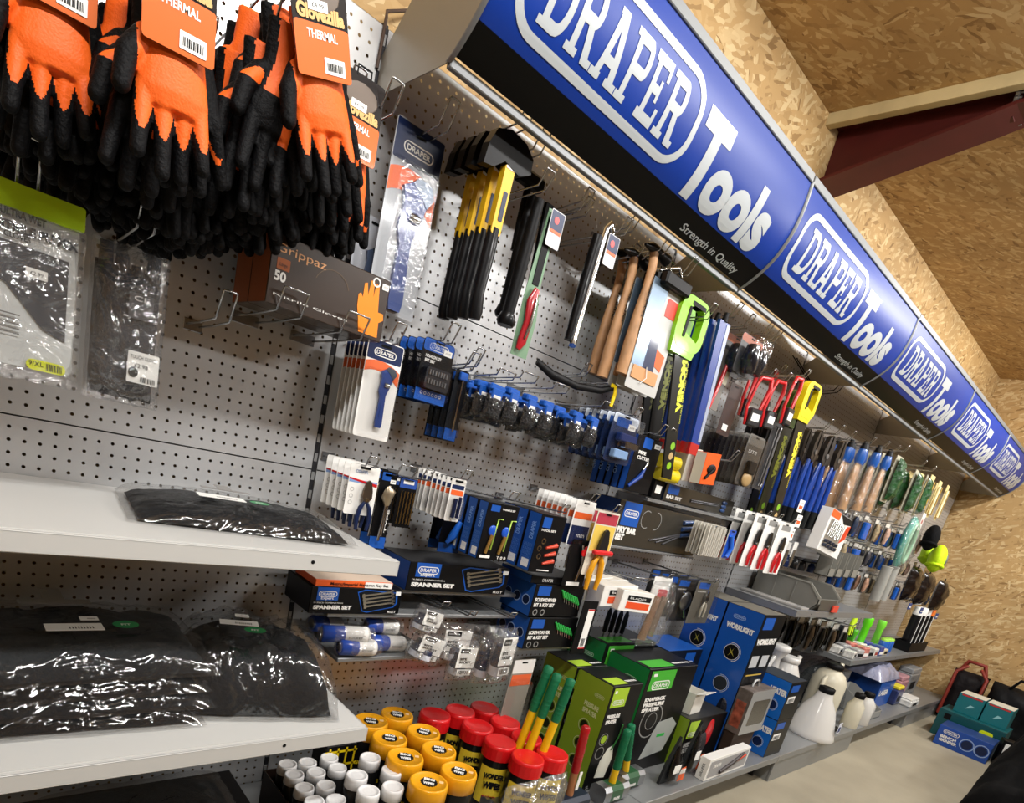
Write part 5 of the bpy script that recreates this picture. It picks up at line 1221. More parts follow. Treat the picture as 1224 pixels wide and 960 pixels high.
# white canisters
WC = mat('#e8e8e8', .35, coat=.2)
def canister(r_=.026, H=.19):
    o = thing('white_canister', 'x', 'canister'); b = MB(); b.lathe([(r_ * .95, 0), (r_ * .97, .004), (r_ * .97, H * .84), (r_ * .8, H * .86)], (0, 0, 0), TBK, 22); b.text('TUBE', 0, 0, .014, 0, YEL, width=H * .3, ux=(0, 0, 1), uz=(-1, 0, 0), o=(.005, -r_ * .99, H * .3)); b.build('can_body', o)
    l = MB(); l.lathe([(r_ * .9, H * .84), (r_, H * .85), (r_, H * .97), (r_ * .95, H), (r_ * .82, H), (r_ * .78, H * .985), (r_ * .5, H * .99), (r_ * .2, H * .985)], (0, 0, 0), WC, 24); l.build('white_lid', o); return o
wp = [(344, 913), (368, 911), (394, 905), (352, 925), (378, 922), (404, 917), (364, 941), (390, 938), (376, 957), (402, 955)]
wn = ['%s of the %s rank' % (a, b) for b in ('back', 'second', 'third') for a in ('left one', 'middle one', 'right one')] + ['last one of the front rank']
wn[8] = 'left one of the front rank'; wn[9] = 'right one of the front rank'
cz = canister(.026, .17); place_tubs(wp, wn, (cz, .053, .17), 'small white-lidded canister in the carton', 'small white-lidded canisters', -.80)
wp2 = [(427, 926), (443, 905), (441, 945), (469, 920), (470, 940)]
cz2 = canister(.030, .22); place_tubs(wp2, ['left', 'back', 'front', 'right', 'front right'], (cz2, .061, .22), 'taller white-lidded canister beside the yellow lids', 'taller white-lidded canisters', -.755)
r = thing('open_carton', 'open printed carton holding the small white-lidded canisters', 'carton', None, (.03, -.30, BASEZ)); m = MB(); ck = mat('#2a1c16', .5, var=.2)
m.box(-.10, -.097, -.16, .16, 0, .13, ck, 0); m.box(.097, .10, -.16, .16, 0, .11, ck, 0); m.box(-.10, .10, .157, .16, 0, .13, ck, 0); m.box(-.10, .10, -.16, -.157, 0, .10, ck, 0); m.box(-.1, .1, -.16, .16, .0, .009, ck, 0); m.build('carton_walls', r)
r = thing('mesh_crate', 'black yellow patterned box behind the shelf end, beside the white canisters', 'box', None, (.14, -.14, BASEZ)); m = MB(); m.box(-.05, .05, -.04, .04, 0, .2, BLACK, .003)
for k in range(4): m.box(-.052, .052, -.0412, -.0405, .04 + k * .045, .047 + k * .045, YEL, 0); m.box(-.04 + k * .027, -.034 + k * .027, -.0412, -.0405, .02, .19, YEL, 0)
m.build('patterned_body', r)

# ================================================================== sprayer cartons
GS = mat('#7f9c22', .4, coat=.2); GS2 = mat('#17753c', .4, coat=.2); LG = mat('#a3c531', .4)
def sprayer(kind):
    def pf(p, w, d, h):
        y = -d / 2 - .0012; col = LG if kind == 'p' else mat('#43a832', .4)
        p.rr(-w * .44, w * .05, h * .80, h * .98, y, y + .0005, .001, col); p.badge(-w * .20, h * .845, w * .36, y - .0005, WHITE); p.rr(-w * .4, -w * .33, h * .93, h * .955, y - .0006, y, .0005, WHITE)
        if kind == 'p': L = ['PRESSURE', 'SPRAYER']
        else: L = ['KNAPSACK', 'PRESSURE', 'SPRAYER']
        for k, t_ in enumerate(L): p.text(t_, -w * .42, h * (.70 - .05 * k), h * .032, y, WHITE, width=w * .42 if len(t_) > 7 else w * .36, bold=.07)
        if kind == 'p':
            for zz, g in ((.50, LG), (.37, GREY)): p.ring(-w * .30, h * zz, w * .12, w * .14, y, GREY); p.disc(-w * .30, h * zz, w * .09, y, g if g is LG else BLACK)
            p.prism([(-w * .22, h * .12), (w * .12, h * .10), (w * .20, h * .30), (w * .1, h * .42), (-w * .05, h * .40), (-w * .2, h * .28)], y - .001, y, mat('#dcdccf', .4, coat=.2))
            p.tube([(w * .05, y - .003, h * .38), (w * .18, y - .003, h * .50), (w * .2, y - .003, h * .62)], .003, mat('#2a6b30', .4), 6); p.text('5L', -w * .4, h * .02, h * .03, y, WHITE)
        else:
            p.ring(-w * .15, h * .50, w * .20, w * .215, y, GREY, 100, 430); p.ring(-w * .15, h * .50, w * .10, w * .11, y, GREY)
            p.prism([(-w * .15, h * .12), (w * .32, h * .16), (w * .45, h * .42), (w * .30, h * .50), (w * .02, h * .47)], y - .001, y, mat('#9a9f9c', .4, coat=.2)); p.rr(w * .08, w * .24, h * .32, h * .35, y - .0016, y - .001, .001, GRN)
    return pf
def spl(kind):
    def lf(p, w, d, h):
        kw = leftkw(w, d); g = mat('#c6d49a', .4) if kind == 'p' else mat('#b9d4bd', .4)
        p.badge(d * .22 - (0 if kind == 'p' else d * .1), h * .86, d * .28, 0, g, **kw)
        for k, t_ in enumerate(['PRESSURE', 'SPRAYER'] if kind == 'p' else []): p.text(t_, -d * .12, h * (.73 - .06 * k), h * .038, 0, g, width=d * .42, bold=.05, **kw)
        if kind == 'p':
            for k in range(3):
                cz_ = h * (.56 - .17 * k); cy = -d * .05; n = 18; x = -w / 2 - .0014
                p.add([(x, cy + d * .12 * math.cos(2 * PI * i / n), cz_ + d * .12 * math.sin(2 * PI * i / n)) for i in range(n)], [tuple(range(n))], mat('#20240f', .4))
                o1 = [(x - .0004, cy + d * R_ * math.cos(2 * PI * i / n), cz_ + d * R_ * math.sin(2 * PI * i / n)) for R_ in (.15, .165) for i in range(n)]; p.add(o1, [(i, (i + 1) % n, n + (i + 1) % n, n + i) for i in range(n)], g)
    return lf
def topp(kind):
    def f(o, w, d, h):
        p = MB(); col = LG if kind == 'p' else mat('#43a832', .4); z = h + .0012
        p.add([(x * w, y * d, z) for x, y in ((-.44, -.44), (.04, -.44), (.04, -.10), (-.44, -.10))], [(0, 1, 2, 3)], col)
        p.text('PRESSURE SPRAYER', w * .08, -d * .35, .012, 0, WHITE, width=w * .36, bold=.05, ux=(1, 0, 0), uz=(0, 1, 0), o=(0, 0, z)); p.build('printed_top', o)
    return f
def spcarton(label, kind, x0, x1, yf, d, h, rz=0, z=BASEZ + .0005):
    w = x1 - x0; c_ = carton('sprayer_carton', label, 'carton', w, d, h, CARDBLK, GS if kind == 'p' else GS2, CARDBLK, sprayer(kind), spl(kind)); topp(kind)(c_, w, d, h); put(c_, (x0 + x1) / 2, yf + d / 2, z, rz); return c_

spcarton('green-sided pressure sprayer carton, front one between the hammers', 'p', 1.04, 1.225, -.43, .165, .435)
spcarton('green-sided pressure sprayer carton, standing behind the front one', 'p', 1.03, 1.215, -.26, .165, .435)
spcarton('green-sided knapsack sprayer carton, large front one with a grey tank picture', 'k', 1.295, 1.655, -.40, .20, .475)
spcarton('green-sided knapsack sprayer carton, pushed back against the panel', 'k', 1.26, 1.62, -.195, .19, .50)

# sledge hammers
HG = mat('#0e6a44', .55, bump=.2, bscale=200); HY = mat('#e6b90e', .35, coat=.3)
def sledge(label, top, foot, head=True, g='green-gripped sledge hammers', red=False, gf=.48):
    top, foot = Vector(top), Vector(foot); r = thing('sledge_hammer' if not red else 'lump_hammer', label, 'hammer', g, foot); d = top - foot; s = .0145
    gm, sm = (mat('#a3161c', .35, coat=.3), mat('#a9714a', .45)) if red else (HG, HY); m = MB(); pts = [d * (1 - (1 - gf) * k_) for k_ in (1, .92, .6, .55, .2, .03, 0)]; m.tube(pts, [s * .95, s * 1.05, s * 1.02, s * 1.12, s * 1.02, s * 1.1, s * .7], gm, 14)
    for k in range(9): m.tube([d * (gf + .03 + (.95 - gf) / 9 * k + q_) for q_ in (0, .005, .01)], [s * 1.0, s * 1.13, s * 1.0], gm, 14)
    m.build('grip', r)
    m = MB(); m.tube([d * .06, d * .2, d * (gf + .01)], [s * 1.0, s * .95, s * .92], sm, 14)
    if red: m.rr(-.007, .007, .10, .17, -s - .004, -s - .002, .002, TAG)
    m.build('shaft', r)
    if head:
        m = MB(); c = mat('#1e2838', .4, .2) if red else mat('#20522f', .4, coat=.2); n = 8
        for (a, b, mm) in ((-.075, -.035, STEEL if not red else c), (-.035, .035, c), (.035, .075, STEEL if not red else c)):
            o = [(b_ * 1.0, c_) for b_, c_ in [(.022, -.036), (.036, -.022), (.036, .022), (.022, .036), (-.022, .036), (-.036, .022), (-.036, -.022), (-.022, -.036)]]
            m.xprism([(y, z + .037) for y, z in o], a, b, mm)
        if not red: m.text('DRAPER', 0, .02, .012, 0, WHITE, ha='c', width=.04, bold=.05, o=(0, -.0372, 0))
        else: m.rr(-.02, .02, .03, .045, -.0372, -.0365, .003, TAG)
        m.build('head', r)
    return r
def up(t, b, y, z=BASEZ):      # handle top on the plane y, foot on the base shelf straight below
    p, q = at(*t, y=y), at(*b, y=y); return (p.x, y, p.z), (q.x, y, z)
for (t, b, y, wh) in (((662, 796), (636, 860), -.40, 'left one of three behind the red lids'), ((672, 805), (648, 870), -.43, 'middle one of three behind the red lids'), ((688, 811), (668, 880), -.46, 'right one of three behind the red lids')):
    a, b_ = up(t, b, y); sledge('green-gripped sledge hammer standing on its head, ' + wh, (a[0] - .02, y, a[2]), (a[0] - .11 + .02, y, BASEZ + .0005), gf=.70)
a, _ = up((751, 872), (730, 940), -.50); q = at(727, 945, y=-.50); sledge('yellow-shafted sledge hammer with green grip, left one in front of the sprayer cartons', a, (q.x + .01, -.50, BASEZ + .0005), gf=.44)
a, _ = up((767, 880), (745, 952), -.515); q = at(748, 955, y=-.515); sledge('yellow-shafted sledge hammer with green grip, right one in front of the sprayer cartons', (a[0], -.46, a[2] + .02), (q.x + .05, -.46, BASEZ + .0005), gf=.44)
a, _ = up((701, 868), (680, 940), -.50); q = at(683, 945, y=-.50); sledge('lump hammer with a red and bare wood handle standing on its dark head', a, (q.x - .0, -.50, BASEZ + .0005), True, None, True)
# hanging tool packs leaning on the base shelf
def cone_pack(label, u, v, y, w, h, sw):
    p = at(u, v, y=y); r = thing('pointed_pack', label, 'tool pack', 'pointed clear tool packs on the base shelf', (p.x, y, BASEZ + .001)); m = MB()
    m.prism([(-w / 2, 0), (w / 2, 0), (w * .45, h * .35), (w * .1, h * .85), (0, h), (-w * .1, h * .85), (-w * .4, h * .4)], -.012, .0, mat('#26282a', .45)); m.build('backing_card', r)
    m = MB(); m.rr(-w * .42, -w * .02, h * .32, h * .50, -.05, -.049, .002, TAG); m.prism([(w * .0, h * .12), (w * .40, h * .12), (w * .34, h * .42), (w * .08, h * .40)], -.050, -.049, sw); m.prism([(w * .02, h * .28), (w * .36, h * .28), (w * .34, h * .38), (w * .06, h * .38)], -.051, -.0495, WHITE); m.build('label', r)
    m = MB(); m.tube([(0, -.025, h * .05), (0, -.03, h * .3), (0, -.02, h * .6), (0, -.012, h * .92)], [w * .40, w * .42, w * .22, w * .08], BLIST, 12, sq=.55); m.build('clear_cover', r)
    m = MB(); m.tube([(0, -.02, h * .08), (.0, -.02, h * .4), (0, -.014, h * .8)], [w * .2, w * .24, w * .06], BLACK, 10, sq=.5); m.build('tool', r)
cone_pack('pointed clear pack with a black tool and an orange label, right of the sledge hammers', 790, 945, -.50, .125, .21, ORANGE)
cone_pack('pointed clear pack with a white price square, left of the flat white box', 815, 925, -.47, .10, .24, ORANGE)

# helmet carton, small white box, dark blue carton, framed window box, flat white box
def helm(p, w, d, h):
    y = -d / 2 - .0012; p.rr(-w * .46, -w * .22, h * .60, h * .95, y, y + .0004, .001, LG); p.badge(-w * .34, h * .68, w * .2, y - .0004, WHITE)
    p.text('HELMET', -w * .46, h * .42, h * .085, y, WHITE, width=w * .30, bold=.06); p.text('SET', -w * .46, h * .30, h * .085, y, WHITE, width=w * .14, bold=.06)
    p.ell((w * .12, y, h * .62), (w * .10, .006, h * .30), mat('#c4262c', .35, coat=.3), 10); p.ell((w * .0, y - .002, h * .38), (w * .14, .005, h * .28), mat('#3c3a3c', .4), 10)
c = carton('helmet_carton', 'black carton picturing a red helmet, under the small open white box', 'carton', .34, .20, .235, CARDBLK, GS, mat('#2c2c2a', .5), helm); put(c, 1.835, -.345, BASEZ + .0005)
r = thing('small_white_box', 'small open cream box standing on the helmet carton', 'box', None, (1.76, -.36, BASEZ + .2365), (0, 0, .1)); m = MB(); wm = mat('#dedbd2', .6)
m.box(-.055, .055, -.045, -.043, 0, .10, wm, 0); m.box(-.055, .055, .043, .045, 0, .10, wm, 0); m.box(-.055, -.053, -.045, .045, 0, .10, wm, 0); m.box(.053, .055, -.045, .045, 0, .10, wm, 0); m.box(-.055, .055, -.045, .045, 0, .002, wm, 0); m.build('box_walls', r)
m = MB(); m.xprism([(-.045, .10), (-.085, .118), (-.086, .116), (-.045, .098)], -.055, .055, wm); m.xprism([(.045, .10), (.060, .135), (.062, .134), (.045, .098)], -.055, .055, wm); m.build('flap', r)
def dkb(p, w, d, h): y = -d / 2 - .0012; p.rr(w * .02, w * .30, h * .82, h * .97, y, y + .0004, .002, BLUP); p.badge(w * .16, h * .86, w * .24, y - .0004, WHITE); p.rr(w * .1, w * .34, h * .74, h * .77, y, y + .0004, .001, WHITE)
c = carton('dark_blue_carton', 'dark carton with a bright blue top, behind the helmet carton', 'carton', .30, .20, .47, mat('#10151f', .4, coat=.2), mat('#14306a', .4), mat('#1b5ab4', .4, coat=.2), dkb); put(c, 1.835, -.135, BASEZ + .0005)
r = thing('garden_tool_bag', 'dark jumble of a bagged strap tool between helmet carton and framed window box', 'tool pack', None, (2.06, -.40, BASEZ)); m = MB(); cushion(m, (0, 0, .15), (1, 0, 0), (0, 0, 1), (0, -1, 0), .11, .29, .06, mat('#1b1f2c', .4, coat=.3, bump=.6, bscale=60), n=18, p=4, amp=.3, fr=30, seed=9, below=.8); m.build('dark_pouch', r)
m = MB(); m.box(-.03, .03, -.075, -.066, .04, .18, mat('#1c4fa8', .35, coat=.3), .003); m.build('blue_panel', r)
r = thing('framed_window_box', 'silver framed box with a dark window, leaning in front of the blue heater cartons', 'box', None, (2.12, -.525, BASEZ + .157), (0, 0, .0)); fw, fh_ = .24, .22; sv = mat('#a9abab', .35, .4)
m = MB(); m.box(-fw / 2, fw / 2, -.0, .07, 0, fh_, mat('#5e5550', .5, var=.3, vscale=30), .003); m.build('box_body', r)
m = MB(); o1 = rrect(-fw / 2, fw / 2, 0, fh_, .006, 2); o2 = rrect(-fw / 2 + .045, fw / 2 - .02, .04, fh_ - .05, .012, 2); n = len(o1); m.add([(x, -.002, z) for x, z in o1] + [(x, -.002, z) for x, z in o2] + [(x, .012, z) for x, z in o2], [(i, (i + 1) % n, n + (i + 1) % n, n + i) for i in range(n)] + [(n + i, n + (i + 1) % n, 2 * n + (i + 1) % n, 2 * n + i) for i in range(n)], sv); m.build('silver_frame', r)
m = MB(); m.flat(-fw / 2 + .045, fw / 2 - .02, .04, fh_ - .05, -.0012, mat('#1b1e22', .1, coat=.8)); m.build('dark_window', r)
m = MB(); m.add([(-fw / 2 - .001, .01, .03), (-fw / 2 - .001, .06, .03), (-fw / 2 - .001, .06, .16), (-fw / 2 - .001, .01, .16)], [(0, 1, 2, 3)], mat('#8d4a38', .4, var=.5, vscale=40)); m.tube([(-.03, .05, fh_), (-.02, .05, fh_ + .03), (.02, .05, fh_ + .03), (.03, .05, fh_)], .006, sv, 8); m.build('side_picture', r)
c = carton('brown_carton', 'plain dark carton supporting the silver framed window box', 'carton', .22, .05, .155, mat('#3a2d24', .6)); put(c, 2.12, -.482, BASEZ + .0005)
def flatw(p, w, d, h):
    y = -d / 2 - .0012; p.flat(-w * .46, w * .46, h * .12, h * .88, y, mat('#9a9a9c', .4)); p.text('DRAPER', -w * .38, h * .55, h * .16, y - .0004, WHITE, width=w * .18, bold=.04)
    p.tube([(-w * .2, y - .003, h * .25), (w * .08, y - .003, h * .52), (w * .32, y - .003, h * .82)], [.009, .010, .006], mat('#3c3636', .4), 8); p.tube([(w * .08, y - .005, h * .55), (w * .36, y - .005, h * .72)], [.006, .006], mat('#c8452e', .4), 6)
c = carton('flat_white_box', 'long white box with a grey picture panel along the front of the base shelf', 'carton', .40, .045, .105, WHITE, WHITE, mat('#d9d8d4', .5), flatw, lambda p, w, d, h: p.text('DRAPER', h * .15, 0, .012, 0, INK, width=h * .6, ux=(0, 0, 1), uz=(0, 1, 0), o=(-w / 2 - .0012, -.006, 0))); put(c, 1.90, -.548, BASEZ + .0005, rz=.02)

# worklight and heater cartons
WB = mat('#1450a8', .35, coat=.3); WB2 = mat('#0f1114', .4, coat=.2)
def wl(p, w, d, h):
    y = -d / 2 - .0012; p.rr(-w * .42, w * .02, h * .90, h * .98, y, y + .0004, .002, BLUP); p.text('WORKLIGHT', -w * .45, h * .80, h * .035, y, WHITE, width=w * .85, bold=.07)
    for k in range(2): p.box(w * (-.42 + .45 * k), w * (-.1 + .45 * k), y - .0004, y, h * .64, h * .72, mat('#b9bcc0', .4), 0)
    p.flat(-w * .4, w * .3, h * .58, h * .59, y, mat('#c9a94a', .4))
def circ(p, x, cy, cz_, r_, fill, ringm, drawt=True):
    n = 22; p.add([(x, cy + r_ * math.cos(2 * PI * i / n), cz_ + r_ * math.sin(2 * PI * i / n)) for i in range(n)], [tuple(range(n))], fill)
    o = [(x - .0004, cy + R_ * math.cos(2 * PI * i / n), cz_ + R_ * math.sin(2 * PI * i / n)) for R_ in (r_, r_ * 1.06) for i in range(n)]; p.add(o, [(i, (i + 1) % n, n + (i + 1) % n, n + i) for i in range(n)], ringm)
    o = [(x - .0004, cy - R_ * math.cos(PI * (i / 11 - .4)), cz_ + R_ * math.sin(PI * (i / 11 - .4))) for R_ in (r_ * 1.2, r_ * 1.26) for i in range(12)]; p.add(o, [(i, i + 1, 13 + i, 12 + i) for i in range(11)], ringm)
    if drawt:
        ym = mat('#b4a93e', .4)
        for a in (.9, 1.9, 3.9, 5.2): p.add([(x - .0006, cy, cz_ - .004), (x - .0006, cy, cz_ + .004), (x - .0006, cy + r_ * .7 * math.cos(a), cz_ + r_ * .7 * math.sin(a))], [(0, 1, 2)], ym)
def wls(p, w, d, h):
    x = -w / 2 - .0014; kw = leftkw(w, d); lb = mat('#9db8e6', .4); p.badge(-d * .1, h * .93, d * .34, 0, lb, **kw); p.text('WORKLIGHT', -d * .38, h * .85, h * .03, 0, WHITE, width=d * .76, bold=.07, **kw)
    circ(p, x, 0, h * .70, d * .20, BLACK, WHITE); circ(p, x, d * .0, h * .48, d * .19, mat('#2a2e34', .4), mat('#c9d4e6', .4), False)
for k, (yf, wh) in enumerate(((-.45, 'front one under the grey bin shelf'), (-.262, 'rear one against the panel'))):
    c = carton('worklight_carton', 'tall blue-sided worklight carton, ' + wh, 'carton', .235, .182, .725, WB2, WB, mat('#6a665c', .5), wl, wls); put(c, 2.01 + .1175, yf + .091, BASEZ + .0005)
    c['group'] = 'tall blue worklight cartons'
hd = .19
def hts(p, w, d, h):
    kw = leftkw(w, d); x = -w / 2 - .0014; p.text('HEATER', d * .02, h * .62, h * .13, 0, WHITE, width=d * .46, bold=.07, **kw); circ(p, x, -d * .2, h * .32, d * .13, NAVY, mat('#c9d4e6', .4), False)
def htf(p, w, d, h): y = -d / 2 - .0012; p.rr(-w * .4, w * .1, h * .74, h * .92, y, y + .0004, .001, BLUP); p.rr(-w * .4, w * .05, h * .45, h * .62, y, y + .0004, .001, TAG); barcode(p, -w * .36, h * .47, w * .36, h * .1, y - .0005)
for k in range(2):
    c = carton('heater_carton', 'blue-sided heater carton, %s of the two at the shelf edge' % ('lower', 'upper')[k], 'carton', .19, hd, .205, WB2, mat('#1463bc', .35, coat=.3), mat('#2a3038', .5), htf, hts); put(c, 2.335 + .095, -.555 + hd / 2, BASEZ + .0005 + k * .2065); c['group'] = 'blue-sided heater cartons'

# blister packs over the cartons
def knifep(p, w, h): p.rr(-w * .4, w * .1, -h * .18, -h * .04, -.0022, -.0014, .002, BLUP); p.text('SHEARS', -w * .4, -h * .26, h * .03, -.0022, WHITE, width=w * .4)
x0, x1, z1, z0 = span((836, 692), (859, 698), (852, 745), -.33)
w, h = x1 - x0, z1 - z0
c = card_pack('shears_pack', 'x', 'tool pack', w, h, mat('#5a5852', .4), None, lambda t, w, h: t_pliers(t, .0, -h * .52, h * .62, -.018, mat('#cfcabc', .3, .4), CHROME), False, knifep, fh=.97, fd=.03); put(c, (x0 + x1) / 2, -.33, z1); stack(c, 3, .05, 'clear pack with steel shears and a blue label', 'clear shears packs over the worklight cartons'); hook((x0 + x1) / 2, z1 - .01, .35, 'holding the clear shears packs', tip=.02)
x0, x1, z1, z0 = span((812, 690), (835, 694), (830, 742), -.29)
w, h = x1 - x0, z1 - z0
c = card_pack('shears_pack', 'x', 'tool pack', w, h, mat('#2c2c2e', .4), None, lambda t, w, h: (t.ell((0, -.016, -h * .5), (w * .26, .01, w * .26), STEEL, 10), t.tube([(-w * .2, -.015, -h * .3), (w * .2, -.015, -h * .9)], .005, CHROME, 6)), False, knifep, fh=.97, fd=.03); put(c, (x0 + x1) / 2, -.29, z1); stack(c, 4, .045, 'dark clear pack with a round steel part', 'dark clear packs over the worklight cartons')
p = at(795, 690, y=-.26); r = thing('hanging_bag_pack', 'long brownish clear bag with a red and white head, beside the white hanging boxes', 'tool pack', None, (p.x, -.26, p.z)); q = at(785, 770, y=-.26); L = p.z - q.z
m = MB(); m.rr(-.07, .06, -.12, 0, -.002, 0, .004, WHITE); m.flat(-.02, .05, -.09, -.05, -.0025, RED); m.build('head_card', r); m = MB(); m.tube([(-.02, -.01, -.08), (-.05, -.012, -L * .9)], [.02, .025], mat('#8c6a50', .5), 10, sq=.5); m.tube([(.03, -.01, -.08), (.0, -.012, -L * .85)], [.02, .022], mat('#74604e', .5), 10, sq=.5); m.build('contents', r)
m = MB(); cushion(m, (-.01, -.015, -L * .52), (1, 0, 0), (0, 0, 1), (0, -1, 0), .15, L * .95, .04, FILM, n=18, p=4, amp=.4, fr=30, seed=13, below=.5); m.build('clear_bag', r)
hook(p.x, p.z - .01, .28, 'holding the long brownish bag', tip=.02)

# ================================================================== third bay
# narrow shelf boxes
def pry(p, w, d, h):
    y = -d / 2 - .0012; p.rr(-w * .45, -w * .27, h * .46, h * .99, y, y + .0004, .001, BLUP); p.badge(-w * .36, h * .74, w * .15, y - .0005, WHITE)
    p.text('PRY BAR', -w * .46, h * .30, h * .12, y, WHITE, width=w * .20, bold=.08); p.text('SET', -w * .46, h * .14, h * .12, y, WHITE, width=w * .09, bold=.08)
    for k in range(2): p.ring(-w * (.19 - .11 * k), h * .68, h * .19, h * .21, y, GREY, -100 if k else 60, 100 if k else 300)
    for k in range(3): p.tube([(-w * .1 + k * w * .08, y - .002, h * (.22 - .02 * k)), (w * .26, y - .002, h * (.50 - .02 * k) )], .0035, mat('#5c5c60', .3, .5), 6); p.tube([(w * .24, y - .003, h * (.78 - .16 * k)), (w * .40, y - .003, h * (.86 - .16 * k))], [.009, .008], mat('#2b4674', .3, coat=.3), 8)
PBX = mat('#35322c', .3, coat=.4)
x0, x1, z1, z0 = span((745, 594), (843, 623), (738, 652), -.15)
w, h = x1 - x0, z1 - z0
c = carton('pry_bar_box', 'long dark box lettered Pry Bar Set in the middle of the wall', 'tool box', w, .12, h, PBX, mat('#1a3f86', .4), PBX, pry); put(c, (x0 + x1) / 2, -.085, z0); pbz = (x0, x1, z0, z1)
r = thing('shelf_rail', 'thin steel rail under the Pry Bar Set box', 'rail', None, ((x0 + x1) / 2, -.002, z0 - .002)); m = MB(); m.box(-w / 2, w / 2, -.15, 0, -.01, 0, SHG, .002); m.build('rail', r)
x0, x1, z1, z0 = span((795, 576), (876, 600), (790, 597), -.12)
w, h = x1 - x0, max(z1 - z0, .07)
def bsb(p, w, d, h):
    y = -d / 2 - .0012; p.rr(-w * .47, -w * .33, h * .45, h * .95, y, y + .0004, .001, BLUP); p.text('BAR SET', -w * .47, h * .18, h * .18, y, WHITE, width=w * .2, bold=.06)
    for k in range(2): p.tube([(-w * .15, y - .002, h * (.3 + .1 * k)), (w * .25, y - .002, h * (.45 + .1 * k))], .003, mat('#5c5c60', .3, .5), 6)
    for k in range(3): p.ell((w * .34, y - .002, h * (.25 + .25 * k)), (w * .04, .005, h * .12), mat('#2b4674', .3, coat=.3), 8)
c = carton('bar_set_box', 'smaller dark box lettered Bar Set on the narrow shelf, above the Pry Bar Set box', 'tool box', w, .09, h, PBX, mat('#10182c', .4), PBX, bsb); put(c, (x0 + x1) / 2 + .02, -.075, max(z0, -.0285))
r = thing('small_upright_box', 'small black and white upright box at the left end of the narrow shelf', 'tool box', None, ((x0 - .03), -.09, max(z0, -.0285))); m = MB(); m.box(-.035, .035, -.03, .03, 0, .085, BLACK, .002); m.flat(-.02, .02, .02, .05, -.0305, WHITE); m.build('carton_body', r)

# green bow-handled saws
def bigsaw(name, label, top, bot, y, hm, card, txt, tm, w=.085, hw=.17, hh=.16, dy=0):
    p, q = at(*top, y=y), at(*bot, y=y); L = p.z - q.z; r = thing(name, label, 'saw', None, (p.x, y, p.z)); dx = (q.x - p.x)
    m = MB(); O = rrect(-hw * .5, hw * .5, -hh, 0, hw * .28, 5); I = rrect(-hw * .5 + hw * .30, hw * .5 - hw * .18, -hh * .80, -hh * .16, hw * .12, 5); n = len(O)
    for (ya, yb) in ((-.016, .012),):
        m.add([(x, ya, z) for x, z in O + I] + [(x, yb, z) for x, z in O + I], [(i, (i + 1) % n, n + (i + 1) % n, n + i) for i in range(n)] + [(2 * n + i, 2 * n + (i + 1) % n, 3 * n + (i + 1) % n, 3 * n + i) for i in range(n)] + [(i, (i + 1) % n, 2 * n + (i + 1) % n, 2 * n + i) for i in range(n)] + [(n + i, n + (i + 1) % n, 3 * n + (i + 1) % n, 3 * n + i) for i in range(n)], hm)
    m.prism([(-hw * .5, -hh * .6), (hw * .42, -hh * .8), (hw * .30, -hh * 1.12), (-hw * .45, -hh * 1.12)], -.015, .010, hm); m.build('handle', r)
    m = MB(); m.rr(-hw * .5 + hw * .26, -hw * .5 + hw * .34, -hh * .78, -hh * .2, -.018, .014, .004, BLACK); m.rr(-hw * .18, hw * .30, -hh * .16, -hh * .08, -.0175, .013, .004, BLACK); m.build('soft_grip', r)
    m = MB(); m.prism([(-w * .5, -hh), (w * .5, -hh), (dx + w * .35, -L), (dx - w * .35, -L)], -.008, -.001, card); m.build('blade_sleeve', r)
    m = MB(); d = Vector((dx * .9, 0, -(L - hh))).normalized(); d = -d; o = Vector((dx * .55 + w * .16, -.0088, -L * .60)); m.text(txt, 0, 0, w * .30, 0, tm, width=L * .30, bold=.08, ux=d, uz=(-d.z, 0, d.x), o=o)
    m.text('DOUBLE GROUND TRIPLE', 0, 0, w * .08, 0, tm, width=L * .35, ux=d, uz=(-d.z, 0, d.x), o=Vector((dx * .62 + w * .30, -.0088, -L * .66)))
    for k in range(3): m.disc(dx * (.80 + .05 * k), -L * (.80 + .06 * k), w * .16, -.0088, (mat('#7fb32a', .4), mat('#b79a6a', .4), LIME)[k], 10)
    m.build('sleeve_print', r); return r
SBK = mat('#1c1c18', .35, coat=.3)
bigsaw('hand_saw', 'bright green handled saw with a black Venom sleeve, frontmost of the two', (832, 358), (795, 572), -.25, mat('#86c81e', .35, coat=.3), SBK, 'VENOM', mat('#d8e03a', .4))
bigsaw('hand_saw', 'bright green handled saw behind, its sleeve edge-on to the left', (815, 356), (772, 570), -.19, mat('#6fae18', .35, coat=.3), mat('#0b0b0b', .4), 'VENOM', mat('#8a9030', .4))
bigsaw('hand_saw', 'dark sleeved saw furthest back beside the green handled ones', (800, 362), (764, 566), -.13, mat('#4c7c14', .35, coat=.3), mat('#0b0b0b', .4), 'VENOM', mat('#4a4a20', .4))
hook(at(848, 385, y=-.3).x, at(848, 385, y=-.3).z, .28, 'through the green saw handles', tip=.05)
hook(at(880, 382, y=-.24).x, at(880, 382, y=-.24).z, .22, 'empty, above the blue sleeves, left one', tip=.05); hook(at(890, 392, y=-.24).x + .03, at(890, 392, y=-.24).z, .22, 'empty, above the blue sleeves, right one', tip=.05)
bigsaw('hand_saw', 'yellow handled saw with a black Venom sleeve, over the blue bolt cutters', (973, 458), (918, 640), -.25, mat('#e6cf10', .35, coat=.3), SBK, 'VENOM', mat('#e8d83a', .4), w=.10, hw=.15, hh=.15)
bigsaw('hand_saw', 'green handled saw half hidden behind the yellow handled one', (955, 468), (900, 636), -.19, mat('#3f6a16', .35, coat=.3), mat('#2a2c16', .4), 'VENOM', mat('#b0b83a', .4), w=.10, hw=.13, hh=.14)
